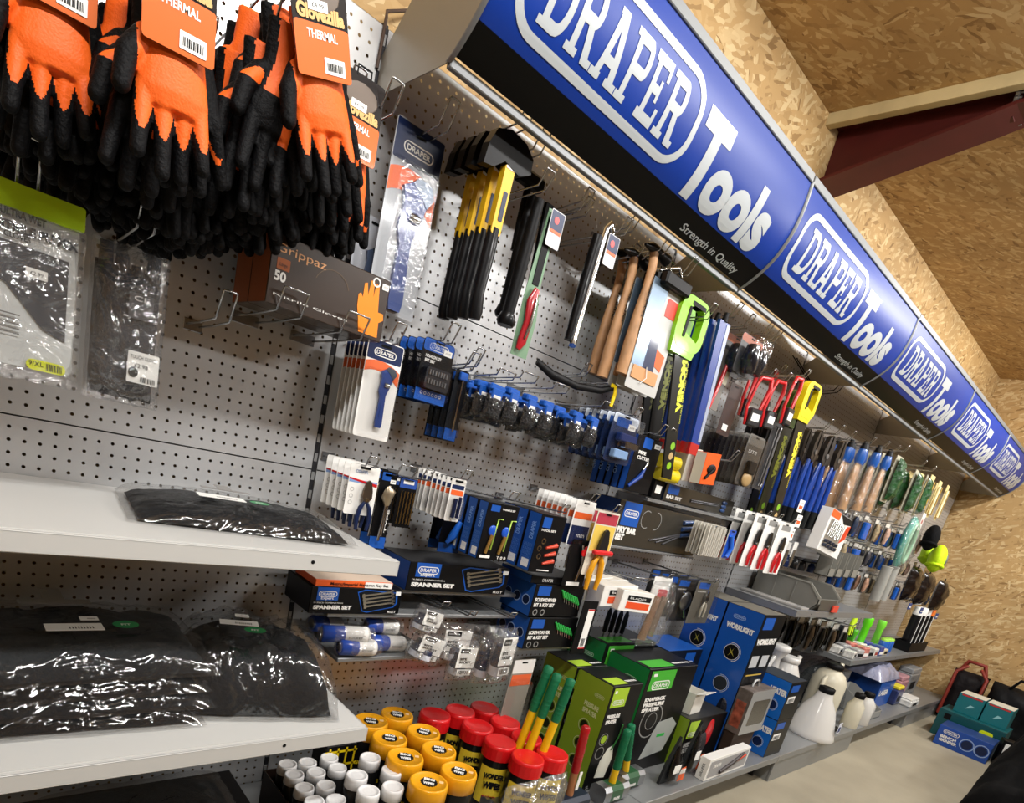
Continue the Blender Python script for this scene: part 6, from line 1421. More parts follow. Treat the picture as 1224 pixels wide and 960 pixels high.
bigsaw('hand_saw', 'dark sleeved saw behind the green and yellow handled ones', (938, 480), (886, 640), -.12, mat('#23300f', .35), mat('#101010', .4), 'VENOM', mat('#5a5a20', .4), w=.09, hw=.10, hh=.12)

# blue sleeves
BSL = mat('#173a8a', .25, coat=.6); p = at(864, 385, y=-.24); q = at(828, 530, y=-.24); L = p.z - q.z; dx = q.x - p.x
def sleeve():
    r = thing('long_blue_sleeve', 'x', 'sleeve'); m = MB(); m.prism([(-.035, 0), (.035, 0), (dx + .03, -L), (dx - .03, -L)], -.012, 0, BSL); m.build('sleeve_body', r); m = MB(); m.prism([(.012, -.005), (.034, -.005), (dx + .029, -L + .01), (dx + .01, -L + .01)], -.0135, -.012, mat('#b9c4de', .15, .3, coat=.6)); m.tube([(0, -.006, .0), (.0, -.006, .03)], [.012, .008], BLACK, 8); m.prism([(dx - .03, -L), (dx + .03, -L), (dx + .028, -L - .04), (dx - .028, -L - .04)], -.012, 0, mat('#b0201c', .35, coat=.3)); m.build('sleeve_trim', r); return r
s = sleeve(); put(s, p.x, -.24, p.z); stack(s, 6, .032, 'long dark blue sleeve with a red foot', 'long dark blue sleeves right of the green saws')
r0 = at(858, 455, y=-.2)
r = thing('red_handled_tool', 'thin red handled tool on a clear card, right of the blue sleeves', 'tool pack', None, (at(868, 425, y=-.18).x, -.18, at(868, 425, y=-.18).z)); q = at(852, 498, y=-.18); L2 = r.location.z - q.z
m = MB(); m.rr(-.03, .05, -L2 * .9, .02, -.002, 0, .004, mat('#6e6a64', .4)); m.build('backing_card', r); m = MB(); m.tube([(.01, -.012, -.02), (0, -.012, -L2 * .4), (-.03, -.012, -L2)], [.006, .009, .006], RED, 8); m.rr(.0, .04, -.1, -.04, -.014, -.013, .004, mat('#b9b49a', .4)); m.build('red_tool', r)
# rounded dark blisters
x0, x1, z1, z0 = span((888, 400), (914, 408), (902, 458), -.24)
w, h = x1 - x0, z1 - z0
def gog(t, w, h): t.tube([(-w * .2, -.03, -h * .3), (-w * .25, -.035, -h * .6), (-w * .1, -.03, -h * .92)], [w * .16, w * .2, w * .15], mat('#10131c', .2, coat=.7), 10); t.tube([(w * .2, -.03, -h * .3), (w * .22, -.035, -h * .6), (w * .2, -.03, -h * .92)], [w * .14, w * .18, w * .12], mat('#10131c', .2, coat=.7), 10)
c = card_pack('spray_gun_pack', 'x', 'tool pack', w, h, mat('#4a4a4c', .4), mat('#a8583a', .4), gog, False, None, fh=.98, fd=.055, r=.014); put(c, (x0 + x1) / 2, -.24, z1); stack(c, 3, .065, 'bulging clear pack with black tools under an orange head', 'bulging clear packs right of the blue sleeves')
hook((x0 + x1) / 2 + .06, z1 + .02, .24, 'over the bulging clear packs', tip=.05); hook((x0 + x1) / 2 + .14, z1 + .02, .24, 'empty, right of the bulging clear packs', tip=.05)
c = card_pack('grey_card', 'dark brown card below the bulging clear packs', 'tool pack', .10, .20, mat('#3a2620', .5), None, None, False, lambda p, w, h: p.rr(-w * .2, w * .2, -h * .9, -h * .78, -.003, -.0015, .002, TAG), fd=.03); pz = at(882, 460, y=-.18); put(c, pz.x, -.18, pz.z)
# red clamps
def clamp(what):
    r = thing('red_clamp', what, 'clamp'); m = MB(); m.tube([(-.03, 0, .0), (-.02, 0, .03), (.03, 0, .035), (.04, 0, .0), (.02, 0, -.10), (.0, 0, -.16)], [.007, .009, .010, .009, .007, .005], RED, 8); m.tube([(-.03, 0, 0), (-.045, 0, -.09), (-.03, 0, -.16)], [.007, .007, .006], RED, 8); m.build('red_frame', r)
    m = MB(); m.box(-.03, .03, -.018, .01, -.16, -.09, mat('#1c1c20', .3, coat=.4), .004); m.flat(-.02, .02, -.14, -.11, -.0185, TAG); m.build('black_body', r); return r
first = None
for k, ((u, v), y, wh) in enumerate((((912, 462), -.22, 'left'), ((930, 466), -.22, 'middle'), ((952, 462), -.26, 'right and nearest'), ((900, 452), -.12, 'rear left'), ((925, 455), -.12, 'rear right'))):
    p = at(u, v, y=y); a = clamp('x') if first is None else copy_tree(first); first = first or a; put(a, p.x, y, p.z, rz=.2 * k - .4); a['label'] = 'red clamp-like tool with a black body, %s one left of the yellow saw' % wh; a['group'] = 'red tools left of the yellow saw'
    hook(p.x, p.z + .03, -y + .02, 'above the red tool, %s one' % wh, tip=.03)
# yellow rolls
for k, ((u, v), wh) in enumerate((((815, 552), 'upper'), ((813, 572 - 4), 'lower'))):
    p = at(u - 12, v, y=-.18); r = thing('yellow_roll', 'yellow roll with an open cardboard core, %s of the two left of the orange box' % wh, 'tape roll', 'yellow rolls', (p.x, -.12, p.z), (0, 0, -.25))
    m = MB(); ym = mat('#e8d21a', .4, coat=.2); m.lathe([(.014, 0), (.026, 0), (.027, .002), (.027, .098), (.026, .10), (.014, .10)], (0, 0, 0), ym, 24, 'x', False); m.lathe([(.015, .0995), (.0155, .1012), (.010, .1013), (.009, .09)], (0, 0, 0), mat('#d8cf9a', .5), 20, 'x'); m.build('roll', r)
x0, x1, z1, z0 = span((848, 540), (862, 545), (845, 580), -.22)
w, h = (x1 - x0) * 1.15, z1 - z0
def orb(p, w, d, h): y = -d / 2 - .001; p.ell((w * .05, y - .001, h * .5), (w * .3, .003, h * .16), BLACK, 8); p.tube([(-w * .3, y - .003, h * .2), (w * .2, y - .003, h * .55)], .006, BLACK, 6)
c = carton('orange_box', 'small orange box with a black picture, right of the yellow rolls', 'small box', w, .05, h, mat('#e2591a', .4, coat=.2), mat('#d9d4c6', .4), mat('#e2591a', .4), orb); put(c, (x0 + x1) / 2, -.2, z0, ry=-.1)
c = carton('white_clip_box', 'white and clear box between the yellow rolls and the orange box', 'small box', w * .9, .06, h * 1.05, mat('#cfcbc0', .4), mat('#b9b4a8', .4), mat('#dcdad2', .4)); put(c, (x0 + x1) / 2 - .035, -.13, z0 - .004, ry=-.08)
hook((x0 + x1) / 2 + .09, z1 - .02, .24, 'curved over the grey blister row', tip=.05)
# grey blisters
x0, x1, z1, z0 = span((899, 519), (914, 524), (896, 584), -.22)
w, h = (x1 - x0) * 1.3, z1 - z0
c = card_pack('grey_blister', 'x', 'tool pack', w, h, mat('#4d4a46', .4), mat('#6c6a66', .4), lambda t, w, h: (t.box(-w * .2, w * .2, -.025, -.003, -h * .75, -h * .5, BLACK, .004), t.ell((0, -.012, -h * .86), (w * .28, .01, w * .2), mat('#b99a6a', .4), 8)), False, lambda p, w, h: p.text('SITE', -w * .3, -h * .35, h * .06, -.003, WHITE, width=w * .5), fh=.98, fd=.03, r=.016); put(c, (x0 + x1) / 2, -.22, z1); stack(c, 9, .024, 'grey clear pack with rounded corners', 'grey clear packs right of the orange box')
# chrome chain-like bits
x0, x1, z1, z0 = span((925, 505), (936, 508), (913, 588), -.22)
c = card_pack('long_drill_pack', 'x', 'drill pack', max(x1 - x0, .06), z1 - z0, mat('#3b3b3d', .4), None, lambda t, w, h: t_bits(t, -w * .3, w * .3, -h * .95, -h * .05, -.012, 2, STEEL), False, None, film=False); put(c, (x0 + x1) / 2, -.22, z1); stack(c, 4, .04, 'long dark pack with twisted steel bits', 'long packs of twisted steel bits')
# cable ties and white sleeves, blue pack
x0, x1, z1, z0 = span((846, 624), (868, 632), (862, 668), -.25)
w, h = (x1 - x0), z1 - z0
def tie(t, w, h):
    for k in range(9): t.tube([(-w * .4 + w * .1 * k, -.01 - .004 * (k % 2), -h * .04), (-w * .4 + w * .1 * k, -.012, -h * .5), (-w * .38 + w * .095 * k, -.01, -h * .97)], .004, mat('#d9d6cc', .4), 5)
c = card_pack('white_tie_pack', 'x', 'tie pack', w, h, mat('#b3afa4', .4), None, tie, False, None, fh=.99, fd=.02); put(c, (x0 + x1) / 2, -.25, z1); stack(c, 3, .03, 'clear pack of white plastic strips', 'clear packs of white strips right of the Pry Bar Set box')
x0, x1, z1, z0 = span((872, 632), (882, 636), (872, 668), -.22)
c = card_pack('blue_clip_pack', 'bright blue pack squeezed between the white strips and the red-handled cutters', 'tool pack', .06, z1 - z0, mat('#1d4fb8', .3, coat=.4), None, lambda t, w, h: t.tube([(-w * .3, -.01, -h * .2), (w * .2, -.012, -h * .6), (-w * .1, -.01, -h * .95)], .01, mat('#2a6ad8', .3, coat=.4), 8), False, None, film=False); put(c, (x0 + x1) / 2, -.22, z1)
# red handled cutters
def redcut(t, w, h): t_pliers(t, 0, -h * .62, h * .70, -.016, mat('#c01820', .3, coat=.3), mat('#2c2c2e', .3, .8))
for k, ((a, b, c_, y, n, wh)) in enumerate((((905, 612), (921, 618), (895, 678), -.25, 4, 'left'), ((919, 616), (934, 622), (908, 682), -.27, 3, 'middle'), ((934, 622), (950, 628), (922, 686), -.29, 2, 'right'))):
    x0, x1, z1, z0 = span(a, b, c_, y); w, h = x1 - x0, z1 - z0
    c = card_pack('cutter_card', 'x', 'tool card', w, h, WHITE, None, redcut, False, lambda p, w, h: p.rr(-w * .3, w * .3, -h * .16, -h * .06, -.0022, -.0014, .004, GREY), film=False, r=.004); put(c, (x0 + x1) / 2, y, z1); stack(c, n, .05, 'white card with red-handled cutters, %s file' % wh, 'white cards with red-handled cutters'); hook((x0 + x1) / 2, z1 - .008, -y + .02, 'holding the red-handled cutters, %s file' % wh, tip=.02)
for k in range(3):
    p = at(950 + 3 * k - 6, 608 + 13 * k, y=-.26) if False else at((960, 957, 948)[k], (598, 616, 632)[k], y=-.27); r = thing('price_card', 'small white and orange price card, %s of the three beside the blue bolt cutters' % ['top', 'middle', 'bottom'][k], 'price card', 'small price cards', (p.x, -.27, p.z)); m = MB(); m.rr(-.03, .03, -.06, 0, -.001, 0, .003, TAG); m.rr(-.02, .02, -.045, -.028, -.0016, -.001, .002, ORANGE); m.text('£12.99', 0, -.02, .008, -.0016, INK, ha='c', width=.04); m.build('card', r)
p = at(952, 665, y=-.2)
for k in range(2):
    q = at(942 + 8 * k, 655, y=-.2 - .05 * k); r = thing('trowel_card', 'small white card with a steel blade, %s of the two under the price cards' % ('left', 'right')[k], 'tool card', 'small cards with steel blades', (q.x, -.2 - .05 * k, q.z)); m = MB(); m.rr(-.025, .025, -.05, .03, -.001, 0, .003, WHITE); m.build('card', r); m = MB(); m.prism([(-.012, -.01), (.012, -.01), (.016, -.07), (0, -.11), (-.016, -.07)], -.006, -.003, STEEL); m.build('blade', r)

# ================================================================== fourth to sixth bays
# blue bolt cutters with black jaws
BC = mat('#153f96', .25, coat=.5)
def bolt(what, L):
    r = thing('bolt_cutter', what, 'bolt cutter'); m = MB()
    for s_ in (-1, 1): m.tube([(s_ * .012, 0, -.10), (s_ * .03, 0, -.22), (s_ * .028, 0, -L)], [.009, .013, .014], BC, 8)
    m.build('handles', r); m = MB()
    for s_ in (-1, 1): m.prism([(0, -.12), (s_ * .03, -.10), (s_ * .035, -.04), (s_ * .02, .02), (s_ * .004, .03), (s_ * .008, -.03)], -.012, .012, mat('#3f3a36', .35, .7))
    m.lathe([(.012, -.016), (.012, .016)], (0, 0, -.07), STEEL, 10, 'y', False); m.build('jaws', r); m = MB()
    for s_ in (-1, 1): m.tube([(s_ * .028, 0, -L + .0), (s_ * .026, 0, -L - .09)], [.017, .015], mat('#1a1c1c', .5), 8)
    m.build('grips', r); return r
p = at(990, 530, y=-.24); q = at(965, 628, y=-.24); L = p.z - q.z
first = None
for j, (u, wh) in enumerate(((978, 'left'), (992, 'middle'), (1006, 'right'))):
    for i in range(4):
        y = -.25 + .055 * i; pp_ = at(u, 522 + .45 * (u - 978), y=-.25); a = bolt('x', L * .85) if first is None else copy_tree(first); first = first or a
        put(a, pp_.x + random.uniform(-.01, .01), y, pp_.z, ry=random.uniform(-.04, .04) - .0, rz=random.uniform(-.2, .2)); a['label'] = 'blue bolt cutter with dark jaws, %s of the %s file' % (ORD[i], wh); a['group'] = 'blue bolt cutters on the far wall section'
    pp_ = at(u, 520 + .45 * (u - 978), y=-.25); hook(pp_.x, pp_.z + .02, .27, 'holding the %s file of blue bolt cutters' % wh, tip=.05)
# box of spanners picture
x0, x1, z1, z0 = span((998, 612), (1021, 622), (968, 652), -.33)
x0, x1, z1, z0 = at(992, 615, y=-.33).x, at(1020, 618, y=-.33).x, at(1000, 612, y=-.33).z, at(985, 662, y=-.33).z
w, h = x1 - x0, z1 - z0
def spb(p, w, d, h):
    y = -d / 2 - .0012; p.flat(-w * .5, -w * .1, h * .82, h * .99, y, ORANGE); p.prism([(-w * .1, h * .99), (w * .5, h * .99), (w * .5, h * .86), (w * .15, h * .8)], y - .0004, y, INK); p.prism([(w * .46, h * .5), (w * .5, h * .85), (w * .35, h * .8), (w * .25, h * .35)], y - .0008, y, mat('#d0401e', .4))
    p.flat(-w * .42, w * .25, h * .12, h * .78, y, mat('#8a8378', .4, var=.2, vscale=60))
    for k in range(7): p.tube([(-w * .36 + k * w * .08, y - .003, h * .38), (-w * .30 + k * w * .08, y - .003, h * .78)], .004, CHROME, 6)
    for k in range(8): p.lathe([(.009, 0), (.009, .02)], (-w * .36 + (k % 4) * w * .15, y, h * (.16 + .1 * (k // 4))), mat('#3c4254', .3, .6), 8, 'y', False)
c = carton('tool_kit_carton', 'white bordered carton picturing spanners and sockets, tilted over the far racks', 'carton', w, .06, h, WHITE, WHITE, mat('#3a3a3a', .5), spb); put(c, (x0 + x1) / 2, -.30, z0 - .0, ry=.10)
# wooden handled brushes in bags + blue caps
def brush(m_, y0=0):
    r = thing('paint_brush_pack', 'x', 'brush pack'); m = MB(); m.tube([(0, 0, -.02), (0, 0, -.10), (0, 0, -.2), (0, 0, -.28)], [.02, .035, .04, .045], m_, 10, sq=.5); m.build('wooden_part', r); m = MB(); m.tube([(0, 0, .05), (0, 0, .0), (0, 0, -.03)], [.02, .028, .02], mat('#1b56a8', .3, coat=.4), 10); m.tube([(0, 0, .09), (0, 0, .05)], [.012, .022], BLACK, 8); m.build('blue_cap', r)
    m = MB(); m.tube([(0, 0, -.02), (0, 0, -.12), (0, 0, -.30)], [.03, .045, .055], FILM, 10, sq=.6); m.build('clear_sleeve', r); return r
first = None
for j, ((u, v), wh) in enumerate((((1028, 548), 'left'), ((1045, 552), 'middle'), ((1058, 556), 'right'))):
    for i in range(3):
        y = -.25 + .07 * i; p = at(u, v, y=-.25); a = brush(mat('#b48a5c', .5, var=.25, vscale=30)) if first is None else copy_tree(first); first = first or a
        put(a, p.x, y, p.z, ry=random.uniform(-.03, .03)); a['label'] = 'brown wooden tool with a blue collar, %s of the %s file' % (ORD[i], wh); a['group'] = 'brown wooden tools with blue collars'
    hook(p.x, p.z + .07, .27, 'holding the %s file of brown wooden tools' % wh, tip=.04)
# green packs
def greenp(what): 
    r = thing('green_reel_pack', what, 'garden pack'); m = MB(); m.rr(-.06, .06, -.28, .0, -.004, 0, .01, mat('#b7b4a0', .4)); m.build('backing_card', r); m = MB(); cushion(m, (0, -.02, -.14), (1, 0, 0), (0, 0, 1), (0, -1, 0), .10, .25, .035, mat('#1d4a22', .4, coat=.3, bump=.8, bscale=50, var=.5, vscale=30), n=14, p=3, amp=.4, fr=40, seed=3, below=.2); m.build('green_coil', r); return r
first = None
for j, ((u, v), n) in enumerate((((1072, 545), 3), ((1093, 562), 3), ((1105, 568), 3))):
    for i in range(n):
        p = at(u, v, y=-.22); a = greenp('x') if first is None else copy_tree(first); first = first or a; put(a, p.x, -.24 + .08 * i, p.z, rz=.1 * j); a['label'] = 'green coil on a pale card, %s of the %s file' % (ORD[i], ['left', 'middle', 'right'][j]); a['group'] = 'green coils on pale cards'
    hook(p.x, p.z + .02, .25, 'holding the %s file of green coils' % ['left', 'middle', 'right'][j], tip=.04)
# gold packs
def goldp():
    r = thing('gold_pack', 'x', 'tool pack'); m = MB(); m.rr(-.05, .05, -.26, 0, -.004, 0, .008, mat('#d8c890', .4)); m.flat(-.04, .04, -.25, -.14, -.0045, mat('#c8a040', .35, .3)); m.build('backing_card', r); m = MB()
    for k in range(3): m.tube([(-.025 + .025 * k, -.014, -.04), (-.025 + .025 * k, -.014, -.24)], .009, (mat('#e8dcb0', .3), mat('#3a3028', .4), mat('#c9a64a', .3, .4))[k], 8)
    m.build('tools', r); return r
first = None
for j, (u, v) in enumerate(((1112, 568), (1121, 575), (1130, 580))):
    for i in range(3):
        p = at(u, v, y=-.22); a = goldp() if first is None else copy_tree(first); first = first or a; put(a, p.x, -.24 + .07 * i, p.z, rz=.05 * j); a['label'] = 'cream and gold pack under the last header sign, %s of the %s file' % (ORD[i], ['first', 'second', 'third', 'fourth'][j]); a['group'] = 'cream and gold packs'
# middle rows: bagged pinkish bits, dark tools, blue packs, hose coil
cols_mid = [('#a8816a', 'pinkish brown'), ('#3a3a40', 'charcoal'), ('#9a8a6c', 'sand coloured'), ('#26324a', 'dark blue'), ('#b89886', 'pale pink')]
def smallpack(mc, wd=.07, hh=.17):
    r = thing('small_tool_pack', 'x', 'tool pack'); m = MB(); m.rr(-wd / 2, wd / 2, -hh, 0, -.003, 0, .006, mat('#54524e', .45)); m.flat(-wd * .4, wd * .4, -hh * .2, -hh * .04, -.0035, mat('#c9c6bd', .4)); m.build('backing_card', r)
    m = MB(); m.tube([(0, -.016, -hh * .22), (0, -.02, -hh * .5), (0, -.014, -hh * .92)], [wd * .2, wd * .34, wd * .2], mc, 8, sq=.6); m.tube([(wd * .15, -.02, -hh * .3), (wd * .1, -.024, -hh * .8)], .004, CHROME, 6); m.build('tool', r)
    return r
n_ = 0
ROWS = [((960, 736), (1012, 748), 5, -.2, .22), ((1012, 606), (1100, 640), 8, -.22, .15), ((1010, 644), (1095, 672), 7, -.2, .13), ((1018, 680), (1110, 706), 6, -.2, .14)]  # first row: dark packs added to darken the recess under the bin shelf
NUM = ['first', 'second', 'third', 'fourth', 'fifth', 'sixth', 'seventh', 'eighth']
for ri, (a0, a1, n, y, hh) in enumerate(ROWS):
    for k in range(n):
        u, v = a0[0] + (a1[0] - a0[0]) * k / (n - 1), a0[1] + (a1[1] - a0[1]) * k / (n - 1); hx, nm = cols_mid[(k * 2 + ri) % 5] if ri else (('#14140f', 'black'), ('#4a3c2a', 'dull brown'))[k % 2]; proto = smallpack(mat(hx, .4, coat=.3, var=.3, vscale=40), .08, hh)
        if ri and (k + ri) % 3 == 0: hx = '#1a56b0'; nm = 'bright blue'; [bpy.data.objects.remove(ch) for ch in list(proto.children) if ch.name.startswith('tool')]; m = MB(); m.box(-.035, .035, -.03, -.004, -hh, -hh * .3, mat(hx, .35, coat=.3), .006); m.build('tool', proto)
        for i in range(3):
            a = proto if i == 0 else copy_tree(proto); p = at(u, v, y=y); put(a, p.x, y + .055 * i, p.z, rz=random.uniform(-.1, .1))
            a['label'] = 'small %s pack in the %s far row, %s of the %s file' % (nm, ['shaded', 'upper', 'middle', 'lower'][ri], ORD[i], NUM[k]); a['group'] = 'small packs on the far panels'
        hook(p.x, p.z + .0, .24, 'of the %s far row, %s from the left' % (['shaded', 'upper', 'middle', 'lower'][ri], NUM[k]), tip=.03)
# coiled teal tubing in a bag
p = at(1088, 650, y=-.30); r = thing('hose_coil', 'pale teal coiled hose on a long card, left of the black cap', 'hose', None, (p.x, -.26, p.z)); m = MB()
for k in range(3):
    m.tube([(.085 * math.cos(a) * (1 - .12 * k), -.01 - .012 * k, .17 * math.sin(a) * (1 - .10 * k)) for a in [2 * PI * i / 22 for i in range(23)]], .016, (mat('#3f9a8a', .3, coat=.5), mat('#6fbfae', .3, coat=.5), mat('#9fd4b0', .3, coat=.5))[k], 8)
m.build('coil', r); m = MB(); m.rr(.0, .07, .10, .22, -.045, -.044, .003, TAG); m.disc(.035, .16, .016, -.0455, RED); m.build('tag_card', r)
m = MB(); cushion(m, (0, -.02, 0), (1, 0, 0), (0, 0, 1), (0, -1, 0), .24, .44, .05, FILM, n=16, p=3, amp=.3, fr=20, seed=5, below=.4); m.build('clear_bag', r)
hook(p.x + .02, p.z + .20, .28, 'holding the coiled teal hose', tip=.03)
# caps
def cap(label, u, v, y, col, s_, rz=.3):
    p = at(u, v, y=y); r = thing('knitted_hat', label, 'hat', 'hats at the far end of the panels', (p.x, y, p.z), (0, .15, rz)); m = MB(); vs = []
    m.ell((0, 0, 0), (s_, s_ * .5, s_ * .92), col, 14); m.build('hat_body', r); m = MB(); m.tube([(s_ * .84 * math.cos(a), s_ * .44 * math.sin(a), -s_ * .48) for a in [2 * PI * i / 20 for i in range(21)]], .012, col, 8); m.build('folded_brim', r)
    return r
cap('round black hat hanging above the yellow-green one', 1113, 643, -.30, mat('#0c0c0e', .9, bump=.5, bscale=120), .105)
c = cap('fluorescent yellow-green hat with a grey patch, lower of the hats', 1120, 668, -.36, mat('#c9f01a', .7, bump=.4, bscale=120), .115); m = MB(); m.ell((-.03, -.05, .0), (.02, .015, .04), mat('#6a6a60', .5), 8); m.build('grey_patch', c)
cap('fluorescent yellow-green hat half behind the front one', 1108, 662, -.25, mat('#b4dc1c', .7, bump=.4, bscale=120), .09)
# dark knee pads
for k, ((u, v), wh) in enumerate((((1088, 698), 'left'), ((1102, 704), 'middle'), ((1120, 712), 'right'))):
    p = at(u, v, y=-.26 - .03 * k); r = thing('knee_pad', 'dark brown moulded pad hanging below the yellow hat, %s one' % wh, 'knee pad', 'dark pads below the hats', (p.x, -.26 - .03 * k, p.z)); m = MB(); cushion(m, (0, 0, 0), (1, 0, 0), (0, 0, 1), (0, -1, 0), .22, .27, .06, mat('#140d0c', .25, coat=.7, bump=.4, bscale=20), n=14, p=3, amp=.3, fr=20, seed=k, below=.4); m.build('pad', r); m = MB(); m.box(-.04, .04, -.06, -.055, -.19, -.14, mat('#24407e', .4), .002); m.flat(-.03, .03, -.175, -.165, -.0605, WHITE); m.build('blue_label', r); m = MB(); m.tube([(-.03, -.01, .1), (0, -.01, .15), (.03, -.01, .1)], .004, BLACK, 6); m.build('loop', r)
# grey tubes
for k, (u, wh) in enumerate(((1061, 'left'), (1069, 'right'))):
    p = at(u, 678, y=-.28 + .0 * k); r = thing('grey_pipe_pack', 'upright light grey half-pipe, %s of the pair by the teal hose' % wh, 'pipe', 'pale grey upright pipes', (p.x, -.28, p.z)); m = MB(); m.tube([(0, 0, 0), (-.0, 0, -.24)], .034, mat('#9a9a94', .45), 14); m.build('pipe', r); m = MB(); m.tube([(0, 0, .0), (0, 0, .006)], .036, mat('#b4b4ae', .4), 14); m.build('rim', r)
# long grey parts bin and board on its shelf
SHZ = -.245; BIN = mat('#75746e', .5, var=.05)
r = thing('parts_bin', 'long open grey plastic parts bin on the upper grey shelf', 'parts bin', None, (2.86, -.20, SHZ + .0005), (0, 0, .0)); m = MB(); bl, bw, bh = .30, .30, .135
# bin long axis towards the viewer: profile in y-z, walls on both sides
prof = [(.17, 0), (-.17, 0), (-.20, .04), (-.20, .07), (-.13, bh), (.17, bh)]
for sx in (-bw / 2, bw / 2 - .004): m.xprism(prof, sx, sx + .004, BIN)
m.box(-bw / 2, bw / 2, -.17, .17, 0, .004, BIN, 0); m.box(-bw / 2, bw / 2, .166, .17, 0, bh, BIN, 0); m.xprism([(-.17, 0), (-.20, .04), (-.20, .07), (-.196, .07), (-.196, .042), (-.166, .0)], -bw / 2, bw / 2, BIN)
for sx in (-bw / 2 - .004, bw / 2): m.xprism([(-.20, .066), (-.206, .076), (-.132, bh + .006), (.172, bh + .006), (.172, bh - .002), (-.128, bh - .002), (-.195, .066)], sx, sx + .006, mat('#8f8e86', .45))
for yy in (-.06, .05): m.box(-bw / 2 - .003, -bw / 2, yy, yy + .006, .0, bh, BIN, 0)
m.build('bin_walls', r); m = MB(); m.xprism([(-.201, .006), (-.201, .066), (-.202, .066), (-.202, .006)], -.12, .12, mat('#4c4b46', .4)); m.build('label_holder', r)
m = MB(); m.box(.06, .14, -.215, -.205, .0, .04, mat('#d04a3a', .4), .002); m.build('red_label', r)
r = thing('pale_board', 'long flat pale grey strip lying left of the parts bin', 'board', None, (2.60, -.20, SHZ + .001)); m = MB(); m.box(-.05, .05, -.19, .16, 0, .012, mat('#a19f9c', .4, var=.2), .002); m.text('X', 0, 0, .03, 0, INK, ux=(1, 0, 0), uz=(0, 1, 0), o=(.0, -.16, .0125)); m.build('strip', r)
# small grey bins fixed high
p = at(1010, 668, y=-.22)
for k in range(4):
    q = at(1003 + 9 * k, 662 + 1 * k, y=-.3); r = thing('upright_grey_bin', 'small upright grey bin, %s from the left in the far row' % NUM[k], 'parts bin', 'small upright grey bins', (q.x, -.26, q.z)); m = MB(); G2 = mat('#807f78', .45)
    m.box(-.045, -.041, -.04, .04, -.14, 0, G2, 0); m.box(.041, .045, -.04, .04, -.14, 0, G2, 0); m.box(-.045, .045, .036, .04, -.14, 0, G2, 0); m.box(-.045, .045, -.04, .04, -.14, -.136, G2, 0); m.box(-.045, .045, -.04, -.037, -.14, -.09, G2, 0); m.build('bin_walls', r)
    m = MB(); m.box(-.02, .0, -.01, .01, -.13, -.02, (WHITE, BLACK, GREY, WHITE)[k], .003) if k != 2 else m.box(-.02, .0, -.01, .01, -.13, -.02, GREY, .003); m.build('contents', r)
# dark tool rack row under bolt cutters
for k in range(9):
    q = at(945 + 10 * k, 668 + 2.6 * k, y=-.16); r = thing('socket_rail', 'dark socket tool in the rack above the parts bin, %s from the left' % (NUM + ['ninth'])[k], 'socket', 'dark socket tools above the parts bin', (q.x, -.14, q.z)); m = MB(); m.lathe([(.018, -.05), (.02, -.048), (.02, -.01), (.012, 0), (.012, .02)], (0, 0, 0), mat(['#14306a', '#15161a', '#3a3c40'][k % 3], .3, coat=.4), 12); m.build('socket_body', r)
r = thing('rack_strip', 'black horizontal rack strip above the parts bin', 'rail', None, (at(985, 672, y=-.1).x, -.002, at(985, 672, y=-.1).z - .005)); m = MB(); m.box(-.50, .50, -.18, 0, -.008, 0, BLACK, .002); m.build('strip', r)

# things on the lower small shelf (z = -.585)
S2 = -.585 + .0008
for k in range(14):
    i, j = k % 7, k // 7; x = 3.82 + .115 * i; y = -.33 + .09 * j
    r = thing('small_packet', 'small %s packet on the lower grey shelf, %s in the %s rank' % (['white', 'silver', 'red and white', 'clear grey', 'white', 'blue and clear', 'cream'][i], NUM[i], ('front', 'back')[j]), 'packet', 'small packets on the lower grey shelf', (x, y, S2), (0, 0, random.uniform(-.2, .2)))
    m = MB(); m.box(-.045, .045, -.035, .035, 0, .05 + .012 * (i % 3), mat(['#d9d8d2', '#a9aaac', '#c97a70', '#8a8c90', '#dedbd2', '#3c4c94', '#cfc4a8'][i], .35, coat=.4, var=.25, vscale=60), .006); m.build('packet_body', r)
    m = MB(); m.flat(-.035, .035, .012, .034, -.0356, [BLACK, INK, WHITE, INK, mat('#9c3c34', .4), WHITE, INK][i]); m.build('printed_band', r)
# green torches, blue cans, hi-vis gloves
for k, ((u, v0, v1), wh, col, y) in enumerate((((1040, 738, 768), 'tall bright green upright torch behind the packets', '#62d81a', -.22), ((1056, 742, 762), 'short green torch right of the tall one', '#7ad83a', -.20), ((1022, 752, 775), 'green-footed torch left of the tall one', '#4cae1c', -.18), ((1010, 748, 770), 'dark torch left of the green ones', '#15202c', -.16))):
    p, q = at(u, v0, y=y), at(u - 8, v1, y=y); r = thing('torch', wh, 'torch', 'torches on the lower grey shelf', (p.x, y, S2)); H = max(.10, p.z - S2); m = MB(); m.lathe([(.022, 0), (.026, .006), (.026, H * .7), (.032, H * .78), (.032, H * .97), (.028, H)], (0, 0, 0), mat(col, .35, coat=.3), 16); m.build('torch_body', r)
for k in range(3):
    p = at(1058 + 7 * k, 770, y=-.3); r = thing('blue_can', 'short blue and green can beside the sealant tubes, %s' % ['left one', 'middle one', 'right one'][k], 'can', 'short blue cans', (4.62 + .075 * k, -.30, S2)); m = MB(); m.lathe([(.03, 0), (.032, .004), (.032, .085), (.028, .092)], (0, 0, 0), mat('#1c5ab0', .3, coat=.4), 18); m.build('can_body', r); m = MB(); m.lathe([(.028, .092), (.028, .108), (.022, .112)], (0, 0, 0), mat('#9ad04a', .35), 16); m.build('can_lid', r)
r = thing('high_visibility_glove', 'black and fluorescent yellow glove hanging over the packets', 'glove', None, (at(1020, 745, y=-.2).x - .0, -.2, at(1020, 738, y=-.2).z)); m = MB()
